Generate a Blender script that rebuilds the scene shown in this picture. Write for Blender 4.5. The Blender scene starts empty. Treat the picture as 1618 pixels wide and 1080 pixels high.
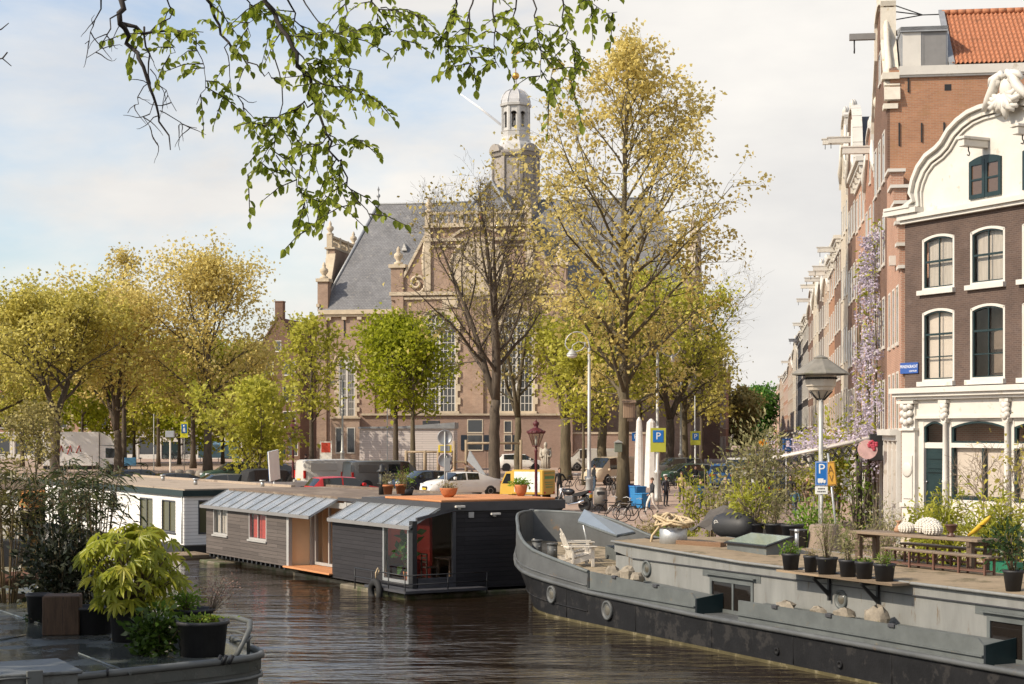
import bpy, math, random
import numpy as np
from mathutils import Vector as V, Matrix, Quaternion
SC = bpy.context.scene
COL = SC.collection
PI = math.pi
R = math.radians
# ---- measured camera: 1618 px wide photograph, focal 2700 px, eye 5.2 m above the water (z = 0), horizon at row 683
F, CX, HY, CZ = 2700.0, 809.0, 683.0, 5.2
def at(px, py, Y): return V(((px - CX) / F * Y, Y, CZ - (py - HY) / F * Y))
def gz(Y):
    sm = lambda a, b: (lambda t: t*t*(3-2*t))(min(1, max(0, (Y-a)/(b-a))))
    return 1.1 + .4*sm(78, 102) + .4*sm(102, 165)
def gp(px, Y): return V(((px - CX) / F * Y, Y, gz(Y)))      # a spot on the quay or square seen at column px
def rz_of(d): return math.atan2(d[1], d[0])
def on_plane(O, d, px):                                     # metres along a vertical plane where column px meets it
    k = (px - CX) / F
    return (k * O[1] - O[0]) / (d[0] - k * d[1])

# ---------------------------------------------------------------- meshes
class MB:
    def __init__(s): s.v = []; s.f = []; s.m = []; s.s = []
    def add(s, vs, fs, mi=0, smooth=False):
        n = len(s.v); s.v.extend([tuple(p) for p in vs])
        for f in fs: s.f.append(tuple(i + n for i in f)); s.m.append(mi); s.s.append(smooth)
        return s
    def box(s, x0, x1, y0, y1, z0, z1, mi=0, T=None):
        if x0 > x1: x0, x1 = x1, x0
        if y0 > y1: y0, y1 = y1, y0
        if z0 > z1: z0, z1 = z1, z0
        vs = [V(p) for p in ((x0,y0,z0),(x1,y0,z0),(x1,y1,z0),(x0,y1,z0),(x0,y0,z1),(x1,y0,z1),(x1,y1,z1),(x0,y1,z1))]
        if T: vs = [T @ p for p in vs]
        return s.add(vs, [(0,3,2,1),(4,5,6,7),(0,1,5,4),(1,2,6,5),(2,3,7,6),(3,0,4,7)], mi)
    def rbox(s, x0, x1, y0, y1, z0, z1, b=.02, mi=0, T=None):   # box with chamfered edges
        a = []; X = (x0, x1); Y = (y0, y1); Z = (z0, z1)
        bm = MB(); vs = []; idx = {}
        for i in (0, 1):
            for j in (0, 1):
                for k in (0, 1):
                    sx, sy, sz = (1, -1)[i], (1, -1)[j], (1, -1)[k]
                    for ax in range(3):
                        p = [X[i], Y[j], Z[k]]
                        for q, sg in enumerate((sx, sy, sz)):
                            if q != ax: p[q] += sg * b
                        idx[(i, j, k, ax)] = len(vs); vs.append(V(p))
        F_ = []
        for ax in range(3):
            for e in (0, 1):
                o = [q for q in range(3) if q != ax]
                quad = []
                for (u, w) in ((0,0),(1,0),(1,1),(0,1)):
                    c = [0,0,0]; c[ax] = e; c[o[0]] = u; c[o[1]] = w
                    quad.append(tuple(c))
                # face with normal +-ax uses the verts whose kept axis is ax
                F_.append(([idx[c + (ax,)] for c in quad], ax, e))
        fs = [tuple(q) for q, ax, e in F_]
        for ax in range(3):
            o = [q for q in range(3) if q != ax]
            for u in (0, 1):
                for w in (0, 1):
                    c0 = [0,0,0]; c0[o[0]] = u; c0[o[1]] = w; c1 = list(c0); c1[ax] = 1
                    fs.append((idx[tuple(c0) + (o[0],)], idx[tuple(c1) + (o[0],)], idx[tuple(c1) + (o[1],)], idx[tuple(c0) + (o[1],)]))
        for i in (0, 1):
            for j in (0, 1):
                for k in (0, 1): fs.append(tuple(idx[(i, j, k, q)] for q in range(3)))
        c = V(((x0+x1)/2, (y0+y1)/2, (z0+z1)/2)); out = []
        for f in fs:
            P = [vs[i] for i in f]; nrm = (P[1]-P[0]).cross(P[2]-P[0]); m = sum(P, V())/len(P)
            out.append(f if nrm.dot(m-c) > 0 else tuple(reversed(f)))
        if T: vs = [T @ p for p in vs]
        return s.add(vs, out, mi)
    def prism(s, pts, ext, mi=0, mi_side=None):                  # planar outline pushed along ext
        n = len(pts); pts = [V(p) for p in pts]; e = V(ext)
        nrm = V()
        for i in range(n): nrm += pts[i].cross(pts[(i+1) % n])
        if nrm.dot(e) > 0: pts = pts[::-1]
        vs = pts + [p + e for p in pts]
        ms = mi if mi_side is None else mi_side
        s.add(vs, [tuple(range(n)), tuple(range(2*n-1, n-1, -1))], mi)
        b = len(s.v) - 2*n
        for i in range(n):
            j = (i+1) % n
            s.f.append((b+i, b+n+i, b+n+j, b+j)); s.m.append(ms); s.s.append(False)
        return s
    def tube(s, pts, r, n=8, mi=0, cap=True, smooth=True):
        pts = [V(p) for p in pts]; k = len(pts)
        rs = r if hasattr(r, '__len__') else [r]*k
        vs = []; up = None
        for i, p in enumerate(pts):
            t = (pts[min(i+1, k-1)] - pts[max(i-1, 0)])
            if t.length < 1e-9: t = V((0,0,1))
            t.normalize()
            if up is None:
                up = V((0,0,1)) if abs(t.z) < .9 else V((1,0,0))
            a = t.cross(up)
            if a.length < 1e-6: a = t.orthogonal()
            a.normalize(); b = a.cross(t).normalized(); up = b
            for j in range(n):
                q = 2*PI*j/n
                vs.append(p + (a*math.cos(q) + b*math.sin(q))*rs[i])
        fs = []
        for i in range(k-1):
            for j in range(n):
                fs.append((i*n+j, (i+1)*n+j, (i+1)*n+(j+1) % n, i*n+(j+1) % n))
        s.add(vs, fs, mi, smooth)
        if cap:
            b = len(s.v) - len(vs)
            s.f.append(tuple(b+j for j in range(n))); s.m.append(mi); s.s.append(False)
            s.f.append(tuple(b+(k-1)*n+j for j in range(n-1, -1, -1))); s.m.append(mi); s.s.append(False)
        return s
    def cyl(s, p0, p1, r0, r1=None, n=12, mi=0): return s.tube([p0, p1], [r0, r0 if r1 is None else r1], n, mi)
    def lathe(s, prof, n=16, c=(0,0,0), mi=0, smooth=True, T=None, ph=0):
        vs = []; k = len(prof)
        for (r, z) in prof:
            for j in range(n):
                q = 2*PI*j/n + ph; p = V((c[0]+r*math.cos(q), c[1]+r*math.sin(q), c[2]+z)); vs.append(T @ p if T else p)
        fs = [(i*n+j, i*n+(j+1) % n, (i+1)*n+(j+1) % n, (i+1)*n+j) for i in range(k-1) for j in range(n)]
        s.add(vs, fs, mi, smooth); b = len(s.v)-len(vs)
        if prof[0][0] > 1e-4: s.f.append(tuple(b+j for j in range(n-1, -1, -1))); s.m.append(mi); s.s.append(False)
        if prof[-1][0] > 1e-4: s.f.append(tuple(b+(k-1)*n+j for j in range(n))); s.m.append(mi); s.s.append(False)
        return s
    def ell(s, c, rx, ry, rz, n=14, k=9, mi=0, T=None, jit=0, rnd=None):
        c = V(c); vs = []
        for i in range(k+1):
            th = PI*i/k
            for j in range(n):
                q = 2*PI*j/n; f = 1 + (rnd.uniform(-jit, jit) if jit else 0)
                p = V((rx*math.sin(th)*math.cos(q)*f, ry*math.sin(th)*math.sin(q)*f, -rz*math.cos(th)*f))
                vs.append(T @ (c+p) if T else c+p)
        fs = [(i*n+j, i*n+(j+1) % n, (i+1)*n+(j+1) % n, (i+1)*n+j) for i in range(k) for j in range(n)]
        return s.add(vs, fs, mi, True)
    def quad(s, a, b, c, d, mi=0): return s.add([a, b, c, d], [(0,1,2,3)], mi)
    def xform(s, M): s.v = [tuple(M @ V(p)) for p in s.v]; return s
    def build(s, name, mats, parent=None, loc=None, rz=0, sharp=None, uv=True):
        me = bpy.data.meshes.new(name); me.from_pydata(s.v, [], s.f)
        for m in (mats if isinstance(mats, (list, tuple)) else [mats]): me.materials.append(m)
        nf = len(s.f)
        me.polygons.foreach_set('material_index', np.array(s.m, dtype=np.int32))
        if sharp is not None:
            me.polygons.foreach_set('use_smooth', np.ones(nf, dtype=bool)); me.update(); me.set_sharp_from_angle(angle=R(sharp))
        else: me.polygons.foreach_set('use_smooth', np.array(s.s, dtype=bool))
        if uv and nf < 60000: box_uv(me)
        me.update()
        return put(name, me, parent, loc, rz)
def box_uv(me):
    uvl = me.uv_layers.new(name='UVMap'); nl = len(me.loops)
    co = np.zeros(len(me.vertices)*3); me.vertices.foreach_get('co', co); co = co.reshape(-1, 3)
    vi = np.zeros(nl, dtype=np.int32); me.loops.foreach_get('vertex_index', vi)
    nr = np.zeros(len(me.polygons)*3); me.polygons.foreach_get('normal', nr); nr = nr.reshape(-1, 3)
    lt = np.zeros(len(me.polygons), dtype=np.int32); me.polygons.foreach_get('loop_total', lt)
    n = np.repeat(nr, lt, axis=0); p = co[vi]
    h = np.hypot(n[:,0], n[:,1]) + 1e-9
    flat = np.abs(n[:,2]) > .8
    u = np.where(flat, p[:,0], (-n[:,1]*p[:,0] + n[:,0]*p[:,1])/h)
    sl = np.where(flat, 1, 1/np.maximum(h, .2)); v = np.where(flat, p[:,1], p[:,2]*sl)
    uvl.data.foreach_set('uv', np.stack([u, v], 1).ravel())
def put(name, data, parent=None, loc=None, rz=0):
    o = bpy.data.objects.new(name, data); COL.objects.link(o)
    if parent is not None: o.parent = parent
    if loc is not None: o.location = loc
    if rz: o.rotation_euler = (0, 0, rz)
    return o
def tag(o, label=None, cat=None, group=None, kind=None):
    if label: o['label'] = label
    if cat: o['category'] = cat
    if group: o['group'] = group
    if kind: o['kind'] = kind
    return o
def thing(name, label, cat, loc=(0,0,0), rz=0, group=None):
    o = put(name, None, None, loc, rz); o.empty_display_size = .1
    return tag(o, label, cat, group)
def kids(o): return [c for c in bpy.data.objects if c.parent == o]
def copy_tree(o, loc=None, rz=None, label=None, parent=None):
    c = o.copy(); COL.objects.link(c)
    if parent is not None: c.parent = parent
    if loc is not None: c.location = loc
    if rz is not None: c.rotation_euler = (0, 0, rz)
    if label: c['label'] = label
    for ch in kids(o): copy_tree(ch, parent=c)
    return c
def text(name, s, size, mat, parent, loc, rot=(PI/2,0,0), align='CENTER', ext=.002, sx=1):
    cu = bpy.data.curves.new(name, 'FONT'); cu.body = s; cu.size = size; cu.align_x = align; cu.align_y = 'CENTER'; cu.extrude = ext
    cu.materials.append(mat); cu.resolution_u = 3
    q = put(name, cu); me = bpy.data.meshes.new_from_object(q.evaluated_get(bpy.context.evaluated_depsgraph_get())); bpy.data.objects.remove(q)
    if not me.materials: me.materials.append(mat)
    o = put(name, me, parent, loc); o.rotation_euler = rot; o.scale = (sx, 1, 1); return o
def arc(cx, cz, r, a0, a1, n, y=0): return [V((cx + r*math.cos(R(a0+(a1-a0)*i/n)), y, cz + r*math.sin(R(a0+(a1-a0)*i/n)))) for i in range(n+1)]

# ---------------------------------------------------------------- materials
MATS = {}
def mk(name):
    m = bpy.data.materials.new(name); m.use_nodes = True; nt = m.node_tree
    return m, nt, nt.nodes['Principled BSDF'], nt.nodes['Material Output']
def nd(nt, t, **k):
    n = nt.nodes.new(t)
    for a, b in k.items():
        if a in n.inputs: n.inputs[a].default_value = b
        else: setattr(n, a, b)
    return n
def ramp(nt, stops, interp='LINEAR'):
    n = nt.nodes.new('ShaderNodeValToRGB'); e = n.color_ramp; e.interpolation = interp
    while len(e.elements) < len(stops): e.elements.new(.5)
    for el, (p, c) in zip(e.elements, stops): el.position = p; el.color = (*c, 1)
    return n
def c4(c): return (c[0], c[1], c[2], 1)
def mul(c, k): return tuple(min(1, x*k) for x in c)
def mat(name, col, rough=.7, metal=0, var=.18, scale=3.0, bump=0, bscale=30, spec=.4, rand=0, stain=None, stain_scale=1.2, stain_at=.58, stretch=None):
    """plain painted / stone / metal surface: noise variation, fine bump, optional stains with a shape of their own"""
    if name in MATS: return MATS[name]
    m, nt, p, out = mk(name); L = nt.links
    tc = nd(nt, 'ShaderNodeTexCoord'); src = tc.outputs['Object']
    if stretch:
        mp = nd(nt, 'ShaderNodeMapping'); mp.inputs['Scale'].default_value = stretch; L.new(src, mp.inputs[0]); src = mp.outputs[0]
    n1 = nd(nt, 'ShaderNodeTexNoise', Scale=scale, Detail=6.0, Roughness=.65); L.new(src, n1.inputs['Vector'])
    rp = ramp(nt, [(.25, mul(col, 1-var)), (.75, mul(col, 1+var))]); L.new(n1.outputs['Fac'], rp.inputs[0]); c = rp.outputs[0]
    if stain:
        n2 = nd(nt, 'ShaderNodeTexNoise', Scale=stain_scale, Detail=8.0, Roughness=.7); L.new(src, n2.inputs['Vector'])
        r2 = ramp(nt, [(stain_at, (0,0,0)), (stain_at+.07, (1,1,1))]); L.new(n2.outputs['Fac'], r2.inputs[0])
        mx = nd(nt, 'ShaderNodeMix', data_type='RGBA'); L.new(r2.outputs[0], mx.inputs[0]); L.new(c, mx.inputs[6]); mx.inputs[7].default_value = c4(stain); c = mx.outputs[2]
    if rand:
        oi = nd(nt, 'ShaderNodeObjectInfo'); hs = nd(nt, 'ShaderNodeHueSaturation'); mr = nd(nt, 'ShaderNodeMapRange')
        mr.inputs[3].default_value = 1-rand; mr.inputs[4].default_value = 1+rand
        L.new(oi.outputs['Random'], mr.inputs[0]); L.new(mr.outputs[0], hs.inputs['Value']); L.new(c, hs.inputs['Color']); c = hs.outputs[0]
    L.new(c, p.inputs['Base Color'])
    p.inputs['Roughness'].default_value = rough; p.inputs['Metallic'].default_value = metal; p.inputs['Specular IOR Level'].default_value = spec
    if bump:
        n3 = nd(nt, 'ShaderNodeTexNoise', Scale=bscale, Detail=4.0); L.new(src, n3.inputs['Vector'])
        b = nd(nt, 'ShaderNodeBump', Strength=bump, Distance=.02); L.new(n3.outputs['Fac'], b.inputs['Height']); L.new(b.outputs[0], p.inputs['Normal'])
    MATS[name] = m; return m
def brick(name, c1, c2, mortar, bw=.22, bh=.065, ms=.009, var=.25, bump=.3, patch=None):
    if name in MATS: return MATS[name]
    m, nt, p, out = mk(name); L = nt.links
    tc = nd(nt, 'ShaderNodeTexCoord')
    b = nd(nt, 'ShaderNodeTexBrick', Scale=1.0); b.inputs['Brick Width'].default_value = bw; b.inputs['Row Height'].default_value = bh
    b.inputs['Mortar Size'].default_value = ms; b.inputs['Mortar Smooth'].default_value = .2; b.inputs['Bias'].default_value = -.1
    b.inputs['Color1'].default_value = c4(c1); b.inputs['Color2'].default_value = c4(c2); b.inputs['Mortar'].default_value = c4(mortar)
    L.new(tc.outputs['UV'], b.inputs['Vector'])
    n = nd(nt, 'ShaderNodeTexNoise', Scale=.55, Detail=9.0, Roughness=.72); L.new(tc.outputs['UV'], n.inputs['Vector'])
    mr = nd(nt, 'ShaderNodeMapRange'); mr.inputs[1].default_value = .25; mr.inputs[2].default_value = .75; mr.inputs[3].default_value = 1-var; mr.inputs[4].default_value = 1+var
    L.new(n.outputs['Fac'], mr.inputs[0])
    hs = nd(nt, 'ShaderNodeHueSaturation'); L.new(mr.outputs[0], hs.inputs['Value']); L.new(b.outputs['Color'], hs.inputs['Color']); c = hs.outputs[0]
    if patch:
        n2 = nd(nt, 'ShaderNodeTexNoise', Scale=1.6, Detail=8.0, Roughness=.7); L.new(tc.outputs['UV'], n2.inputs['Vector'])
        r2 = ramp(nt, [(.56, (0,0,0)), (.66, (.8,.8,.8))]); L.new(n2.outputs['Fac'], r2.inputs[0])
        mx = nd(nt, 'ShaderNodeMix', data_type='RGBA'); L.new(r2.outputs[0], mx.inputs[0]); L.new(c, mx.inputs[6]); mx.inputs[7].default_value = c4(patch); c = mx.outputs[2]
    L.new(c, p.inputs['Base Color']); p.inputs['Roughness'].default_value = .88; p.inputs['Specular IOR Level'].default_value = .25
    bp = nd(nt, 'ShaderNodeBump', Strength=bump, Distance=.012); bp.invert = True; L.new(b.outputs['Fac'], bp.inputs['Height']); L.new(bp.outputs[0], p.inputs['Normal'])
    MATS[name] = m; return m
def boards(name, col, w=.16, axis='z', var=.22, rough=.75, groove=.5, wash=None):
    """boarding: every board its own tone, dark gap between; w = board width in metres"""
    if name in MATS: return MATS[name]
    m, nt, p, out = mk(name); L = nt.links
    tc = nd(nt, 'ShaderNodeTexCoord'); b = nd(nt, 'ShaderNodeTexBrick', Scale=1.0)
    mp = nd(nt, 'ShaderNodeMapping'); L.new(tc.outputs['UV'], mp.inputs[0]); L.new(mp.outputs[0], b.inputs['Vector'])
    if axis == 'x': mp.inputs['Rotation'].default_value = (0, 0, PI/2)
    b.inputs['Brick Width'].default_value = 3.7; b.inputs['Row Height'].default_value = w; b.inputs['Mortar Size'].default_value = w*.035
    b.inputs['Color1'].default_value = c4(mul(col, 1-var)); b.inputs['Color2'].default_value = c4(mul(col, 1+var)); b.inputs['Mortar'].default_value = c4(mul(col, .25))
    n = nd(nt, 'ShaderNodeTexNoise', Scale=2.0, Detail=8.0, Roughness=.7)
    m2 = nd(nt, 'ShaderNodeMapping'); L.new(tc.outputs['UV'], m2.inputs[0]); m2.inputs['Scale'].default_value = (.6, 9, 1) if axis != 'x' else (9, .6, 1); L.new(m2.outputs[0], n.inputs['Vector'])
    mr = nd(nt, 'ShaderNodeMapRange'); mr.inputs[1].default_value = .25; mr.inputs[2].default_value = .75; mr.inputs[3].default_value = 1-var; mr.inputs[4].default_value = 1+var
    L.new(n.outputs['Fac'], mr.inputs[0]); hs = nd(nt, 'ShaderNodeHueSaturation'); L.new(mr.outputs[0], hs.inputs['Value']); L.new(b.outputs['Color'], hs.inputs['Color']); c = hs.outputs[0]
    if wash:
        n2 = nd(nt, 'ShaderNodeTexNoise', Scale=.9, Detail=9.0, Roughness=.75); L.new(m2.outputs[0], n2.inputs['Vector'])
        r2 = ramp(nt, [(.55, (0,0,0)), (.7, (.7,.7,.7))]); L.new(n2.outputs['Fac'], r2.inputs[0])
        mx = nd(nt, 'ShaderNodeMix', data_type='RGBA'); L.new(r2.outputs[0], mx.inputs[0]); L.new(c, mx.inputs[6]); mx.inputs[7].default_value = c4(wash); c = mx.outputs[2]
    L.new(c, p.inputs['Base Color']); p.inputs['Roughness'].default_value = rough; p.inputs['Specular IOR Level'].default_value = .3
    bp = nd(nt, 'ShaderNodeBump', Strength=groove, Distance=.02); bp.invert = True; L.new(b.outputs['Fac'], bp.inputs['Height']); L.new(bp.outputs[0], p.inputs['Normal'])
    MATS[name] = m; return m
def leafm(name, col, col2, trans=.45, rough=.55, scale=1.5, rnd=True):
    """leaf: two hues mixed over the crown by noise plus a different tone for each leaf; light passes through"""
    if name in MATS: return MATS[name]
    m, nt, p, out = mk(name); L = nt.links
    g = nd(nt, 'ShaderNodeNewGeometry'); tc = nd(nt, 'ShaderNodeTexCoord')
    n = nd(nt, 'ShaderNodeTexNoise', Scale=scale, Detail=3.0); L.new(tc.outputs['Object'], n.inputs['Vector'])
    ad = nd(nt, 'ShaderNodeMath', operation='ADD'); L.new(n.outputs['Fac'], ad.inputs[0])
    mr = nd(nt, 'ShaderNodeMapRange'); mr.inputs[3].default_value = -.3; mr.inputs[4].default_value = .3; L.new(g.outputs['Random Per Island'], mr.inputs[0]); L.new(mr.outputs[0], ad.inputs[1])
    rp = ramp(nt, [(.2, mul(col, .75)), (.5, col), (.85, col2)]); L.new(ad.outputs[0], rp.inputs[0])
    L.new(rp.outputs[0], p.inputs['Base Color']); p.inputs['Roughness'].default_value = rough; p.inputs['Specular IOR Level'].default_value = .35
    t = nd(nt, 'ShaderNodeBsdfTranslucent'); L.new(rp.outputs[0], t.inputs[0])
    mx = nd(nt, 'ShaderNodeMixShader'); mx.inputs[0].default_value = trans; L.new(p.outputs[0], mx.inputs[1]); L.new(t.outputs[0], mx.inputs[2]); L.new(mx.outputs[0], out.inputs[0])
    MATS[name] = m; return m
def glassm(name, col=(.03,.035,.04), rough=.04, spec=.7):
    if name in MATS: return MATS[name]
    m, nt, p, out = mk(name)
    p.inputs['Base Color'].default_value = c4(col); p.inputs['Roughness'].default_value = rough; p.inputs['Specular IOR Level'].default_value = spec
    L = nt.links; tc = nd(nt, 'ShaderNodeTexCoord'); n = nd(nt, 'ShaderNodeTexNoise', Scale=.8, Detail=1.0); L.new(tc.outputs['Object'], n.inputs['Vector'])
    b = nd(nt, 'ShaderNodeBump', Strength=.05, Distance=.05); L.new(n.outputs['Fac'], b.inputs['Height']); L.new(b.outputs[0], p.inputs['Normal'])
    MATS[name] = m; return m
def clearm(name, tint=(.95,.94,.93), refl=.12):
    """see-through pane: mostly transparent, mirror-like at grazing angles"""
    if name in MATS: return MATS[name]
    m, nt, p, out = mk(name); L = nt.links
    t = nd(nt, 'ShaderNodeBsdfTransparent'); t.inputs[0].default_value = c4(tint); g = nd(nt, 'ShaderNodeBsdfGlossy', Roughness=.03)
    fr = nd(nt, 'ShaderNodeFresnel', IOR=1.45); mx = nd(nt, 'ShaderNodeMixShader'); g2 = nd(nt, 'ShaderNodeNewGeometry'); k_ = nd(nt, 'ShaderNodeMath', operation='SUBTRACT'); k_.inputs[0].default_value = 1; L.new(g2.outputs['Backfacing'], k_.inputs[1]); k2 = nd(nt, 'ShaderNodeMath', operation='MULTIPLY'); L.new(k_.outputs[0], k2.inputs[0]); L.new(fr.outputs[0], k2.inputs[1]); L.new(k2.outputs[0], mx.inputs[0]); L.new(t.outputs[0], mx.inputs[1]); L.new(g.outputs[0], mx.inputs[2]); L.new(mx.outputs[0], out.inputs[0])
    MATS[name] = m; return m

WHITE = mat('white_paint', (.58,.555,.505), .55, var=.12, scale=1.1, stain=(.47,.43,.36), stain_scale=2.2, stain_at=.58)
CREAM = mat('cream_paint', (.62,.54,.42), .6, var=.08, scale=2)
STONE = mat('sandstone', (.46,.40,.31), .85, var=.25, scale=1.5, bump=.2, bscale=14, stain=(.24,.21,.17), stain_at=.62)
BLACK = mat('black_iron', (.02,.02,.021), .5, var=.3)
RUBBER = mat('rubber', (.018,.018,.018), .8, var=.3)
STEEL = mat('galvanised_steel', (.42,.43,.43), .42, .6, var=.15, scale=8)
CHROME = mat('chrome', (.6,.6,.6), .18, 1, var=.05)
DKGREEN = mat('dark_green_paint', (.012,.028,.03), .35, var=.2)
TERRA = mat('terracotta', (.42,.15,.06), .75, var=.2, scale=6, stain=(.5,.32,.22), stain_at=.62, stain_scale=5)
PLASTIC = mat('black_plastic_pot', (.025,.025,.027), .55, var=.25, scale=5)
SOIL = mat('potting_soil', (.05,.035,.022), .95, var=.4, scale=20, bump=.6, bscale=40)
WOOD = boards('weathered_wood', (.23,.17,.11), .12, var=.3)
DARKWOOD = mat('dark_weathered_wood', (.11,.075,.05), .75, var=.35, scale=4, stretch=(1.5, 12, 12), bump=.2)
SKIN = mat('skin', (.55,.33,.24), .5, var=.06)
GLASS = glassm('window_glass')
# ================================================================ camera, light, sky
cam = bpy.data.cameras.new('camera'); cam.sensor_width = 36; cam.lens = 36*F/1618; cam.shift_y = (HY-540)/1618; cam.clip_start = .5; cam.clip_end = 9000
co = put('camera', cam, None, (0, 0, CZ)); co.rotation_euler = (PI/2, 0, 0); SC.camera = co
SUN = V((-.70, -.33, .60)).normalized()
sl = bpy.data.lights.new('sun', 'SUN'); sl.energy = 3.35; sl.angle = R(.5); sl.color = (1.0, .88, .71)
so = put('sun', sl, None, (-60, -40, 80)); so.rotation_euler = SUN.to_track_quat('Z', 'Y').to_euler()
w = bpy.data.worlds.new('World'); SC.world = w; w.use_nodes = True
nt = w.node_tree; L = nt.links; bg = nt.nodes['Background']; bg.inputs[1].default_value = .125
sky = nd(nt, 'ShaderNodeTexSky', sky_type='NISHITA'); sky.sun_disc = False; sky.sun_elevation = math.asin(SUN.z); sky.sun_rotation = math.atan2(SUN.x, SUN.y); sky.dust_density = 1.6; sky.air_density = 1.0; sky.ozone_density = 1.4
tc = nd(nt, 'ShaderNodeTexCoord'); sx = nd(nt, 'ShaderNodeSeparateXYZ'); L.new(tc.outputs['Generated'], sx.inputs[0])
mp = nd(nt, 'ShaderNodeMapping'); mp.inputs['Scale'].default_value = (1, 1, 2.6); mp.inputs['Location'].default_value = (3.1, .4, .35); L.new(tc.outputs['Generated'], mp.inputs[0])
n1 = nd(nt, 'ShaderNodeTexNoise', Scale=3.4, Detail=9.0, Roughness=.56, Distortion=.25); L.new(mp.outputs[0], n1.inputs['Vector'])
# cloud bank: thick low in the sky, thinning upward and towards the west (left)
a = nd(nt, 'ShaderNodeMath', operation='MULTIPLY_ADD'); L.new(sx.outputs['Z'], a.inputs[0]); a.inputs[1].default_value = -1.5; a.inputs[2].default_value = .62
b = nd(nt, 'ShaderNodeMath', operation='MULTIPLY_ADD'); L.new(sx.outputs['X'], b.inputs[0]); b.inputs[1].default_value = 1.35; L.new(a.outputs[0], b.inputs[2])
c = nd(nt, 'ShaderNodeMath', operation='MULTIPLY_ADD'); L.new(n1.outputs['Fac'], c.inputs[0]); c.inputs[1].default_value = 1.5; L.new(b.outputs[0], c.inputs[2])
cr = ramp(nt, [(.70, (.22,.22,.22)), (1.20, (1,1,1))]); L.new(c.outputs[0], cr.inputs[0])
hi = nd(nt, 'ShaderNodeMapRange'); hi.inputs[1].default_value = .32; hi.inputs[2].default_value = .75; hi.inputs[3].default_value = .97; hi.inputs[4].default_value = .55; L.new(sx.outputs['Z'], hi.inputs[0])
fm = nd(nt, 'ShaderNodeMath', operation='MULTIPLY'); L.new(cr.outputs[0], fm.inputs[0]); L.new(hi.outputs[0], fm.inputs[1])
n2 = nd(nt, 'ShaderNodeTexNoise', Scale=5.5, Detail=7.0, Roughness=.55); L.new(mp.outputs[0], n2.inputs['Vector'])
cc = ramp(nt, [(.3, (6.3, 6.15, 6.0)), (.7, (8.0, 7.7, 7.35))]); L.new(n2.outputs['Fac'], cc.inputs[0])
for e, v in zip(cc.color_ramp.elements, ((.41,.40,.39), (.53,.507,.472))): e.color = (*v, 1)
vs = nd(nt, 'ShaderNodeVectorMath', operation='SCALE'); vs.inputs['Scale'].default_value = 10.0; L.new(cc.outputs[0], vs.inputs[0])
sv = nd(nt, 'ShaderNodeVectorMath', operation='SCALE'); sv.inputs['Scale'].default_value = 1.0; L.new(sky.outputs[0], sv.inputs[0])
mx = nd(nt, 'ShaderNodeMix', data_type='RGBA'); L.new(fm.outputs[0], mx.inputs[0]); L.new(sv.outputs[0], mx.inputs[6]); L.new(vs.outputs[0], mx.inputs[7]); L.new(mx.outputs[2], bg.inputs[0])
SC.view_settings.view_transform = 'Standard'; SC.view_settings.look = 'None'; SC.view_settings.exposure = .64; SC.view_settings.gamma = 1
cy = SC.cycles; cy.max_bounces = 6; cy.diffuse_bounces = 3; cy.glossy_bounces = 3; cy.transmission_bounces = 4; cy.transparent_max_bounces = 8; cy.caustics_reflective = False; cy.caustics_refractive = False
cy.use_adaptive_sampling = True; cy.adaptive_threshold = .015; cy.use_denoising = True; cy.denoiser = 'OPENIMAGEDENOISE'; cy.sample_clamp_indirect = 6
SC.render.use_persistent_data = False

# ================================================================ ground, quay, water
QO, QD = V((2.3, 56.9, 0)), V((.47, -.883, 0)).normalized(); QP = V((-QD.y, QD.x, 0))      # quay line, towards us, and inland
def qp(t, s, dz=0): p = QO + QD*t + QP*s; p.z = gz(p.y) + dz; return p
RZQ = rz_of(QD)
def sheet(name, ts, ss, m, dz=0, kind='structure', fn=None):
    mb = MB(); n = len(ss); fn = fn or qp
    mb.add([fn(t, s, dz) for t in ts for s in ss], [(i*n+j, i*n+j+1, (i+1)*n+j+1, (i+1)*n+j) for i in range(len(ts)-1) for j in range(n-1)])
    return tag(mb.build(name, m), kind=kind)
PAVE = brick('clinker_paving', (.42,.30,.235), (.35,.255,.20), (.28,.24,.20), .21, .105, .008, var=.22, patch=(.48,.40,.34))
ROADM = brick('road_clinkers', (.30,.215,.18), (.25,.185,.16), (.2,.17,.15), .21, .07, .006, var=.22, patch=(.27,.24,.21))
KERB = mat('kerb_stone', (.38,.35,.31), .85, var=.2, scale=4, bump=.2)
tl = [70, 45, 30] + list(range(24, -60, -4)) + list(range(-60, -200, -10)) + [-260, -400, -900, -3000]
sl_ = [0, 1, 3, 6, 9, 12, 16, 20] + list(range(25, 130, 5)) + [160, 220, 320, 500, 900, 4000]
sheet('ground', sorted(tl), sl_, PAVE)
sheet('quay_road', [i*4 for i in range(-22, 8)], [3.9, 5.3, 6.7, 8.1], ROADM, .006)
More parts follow.
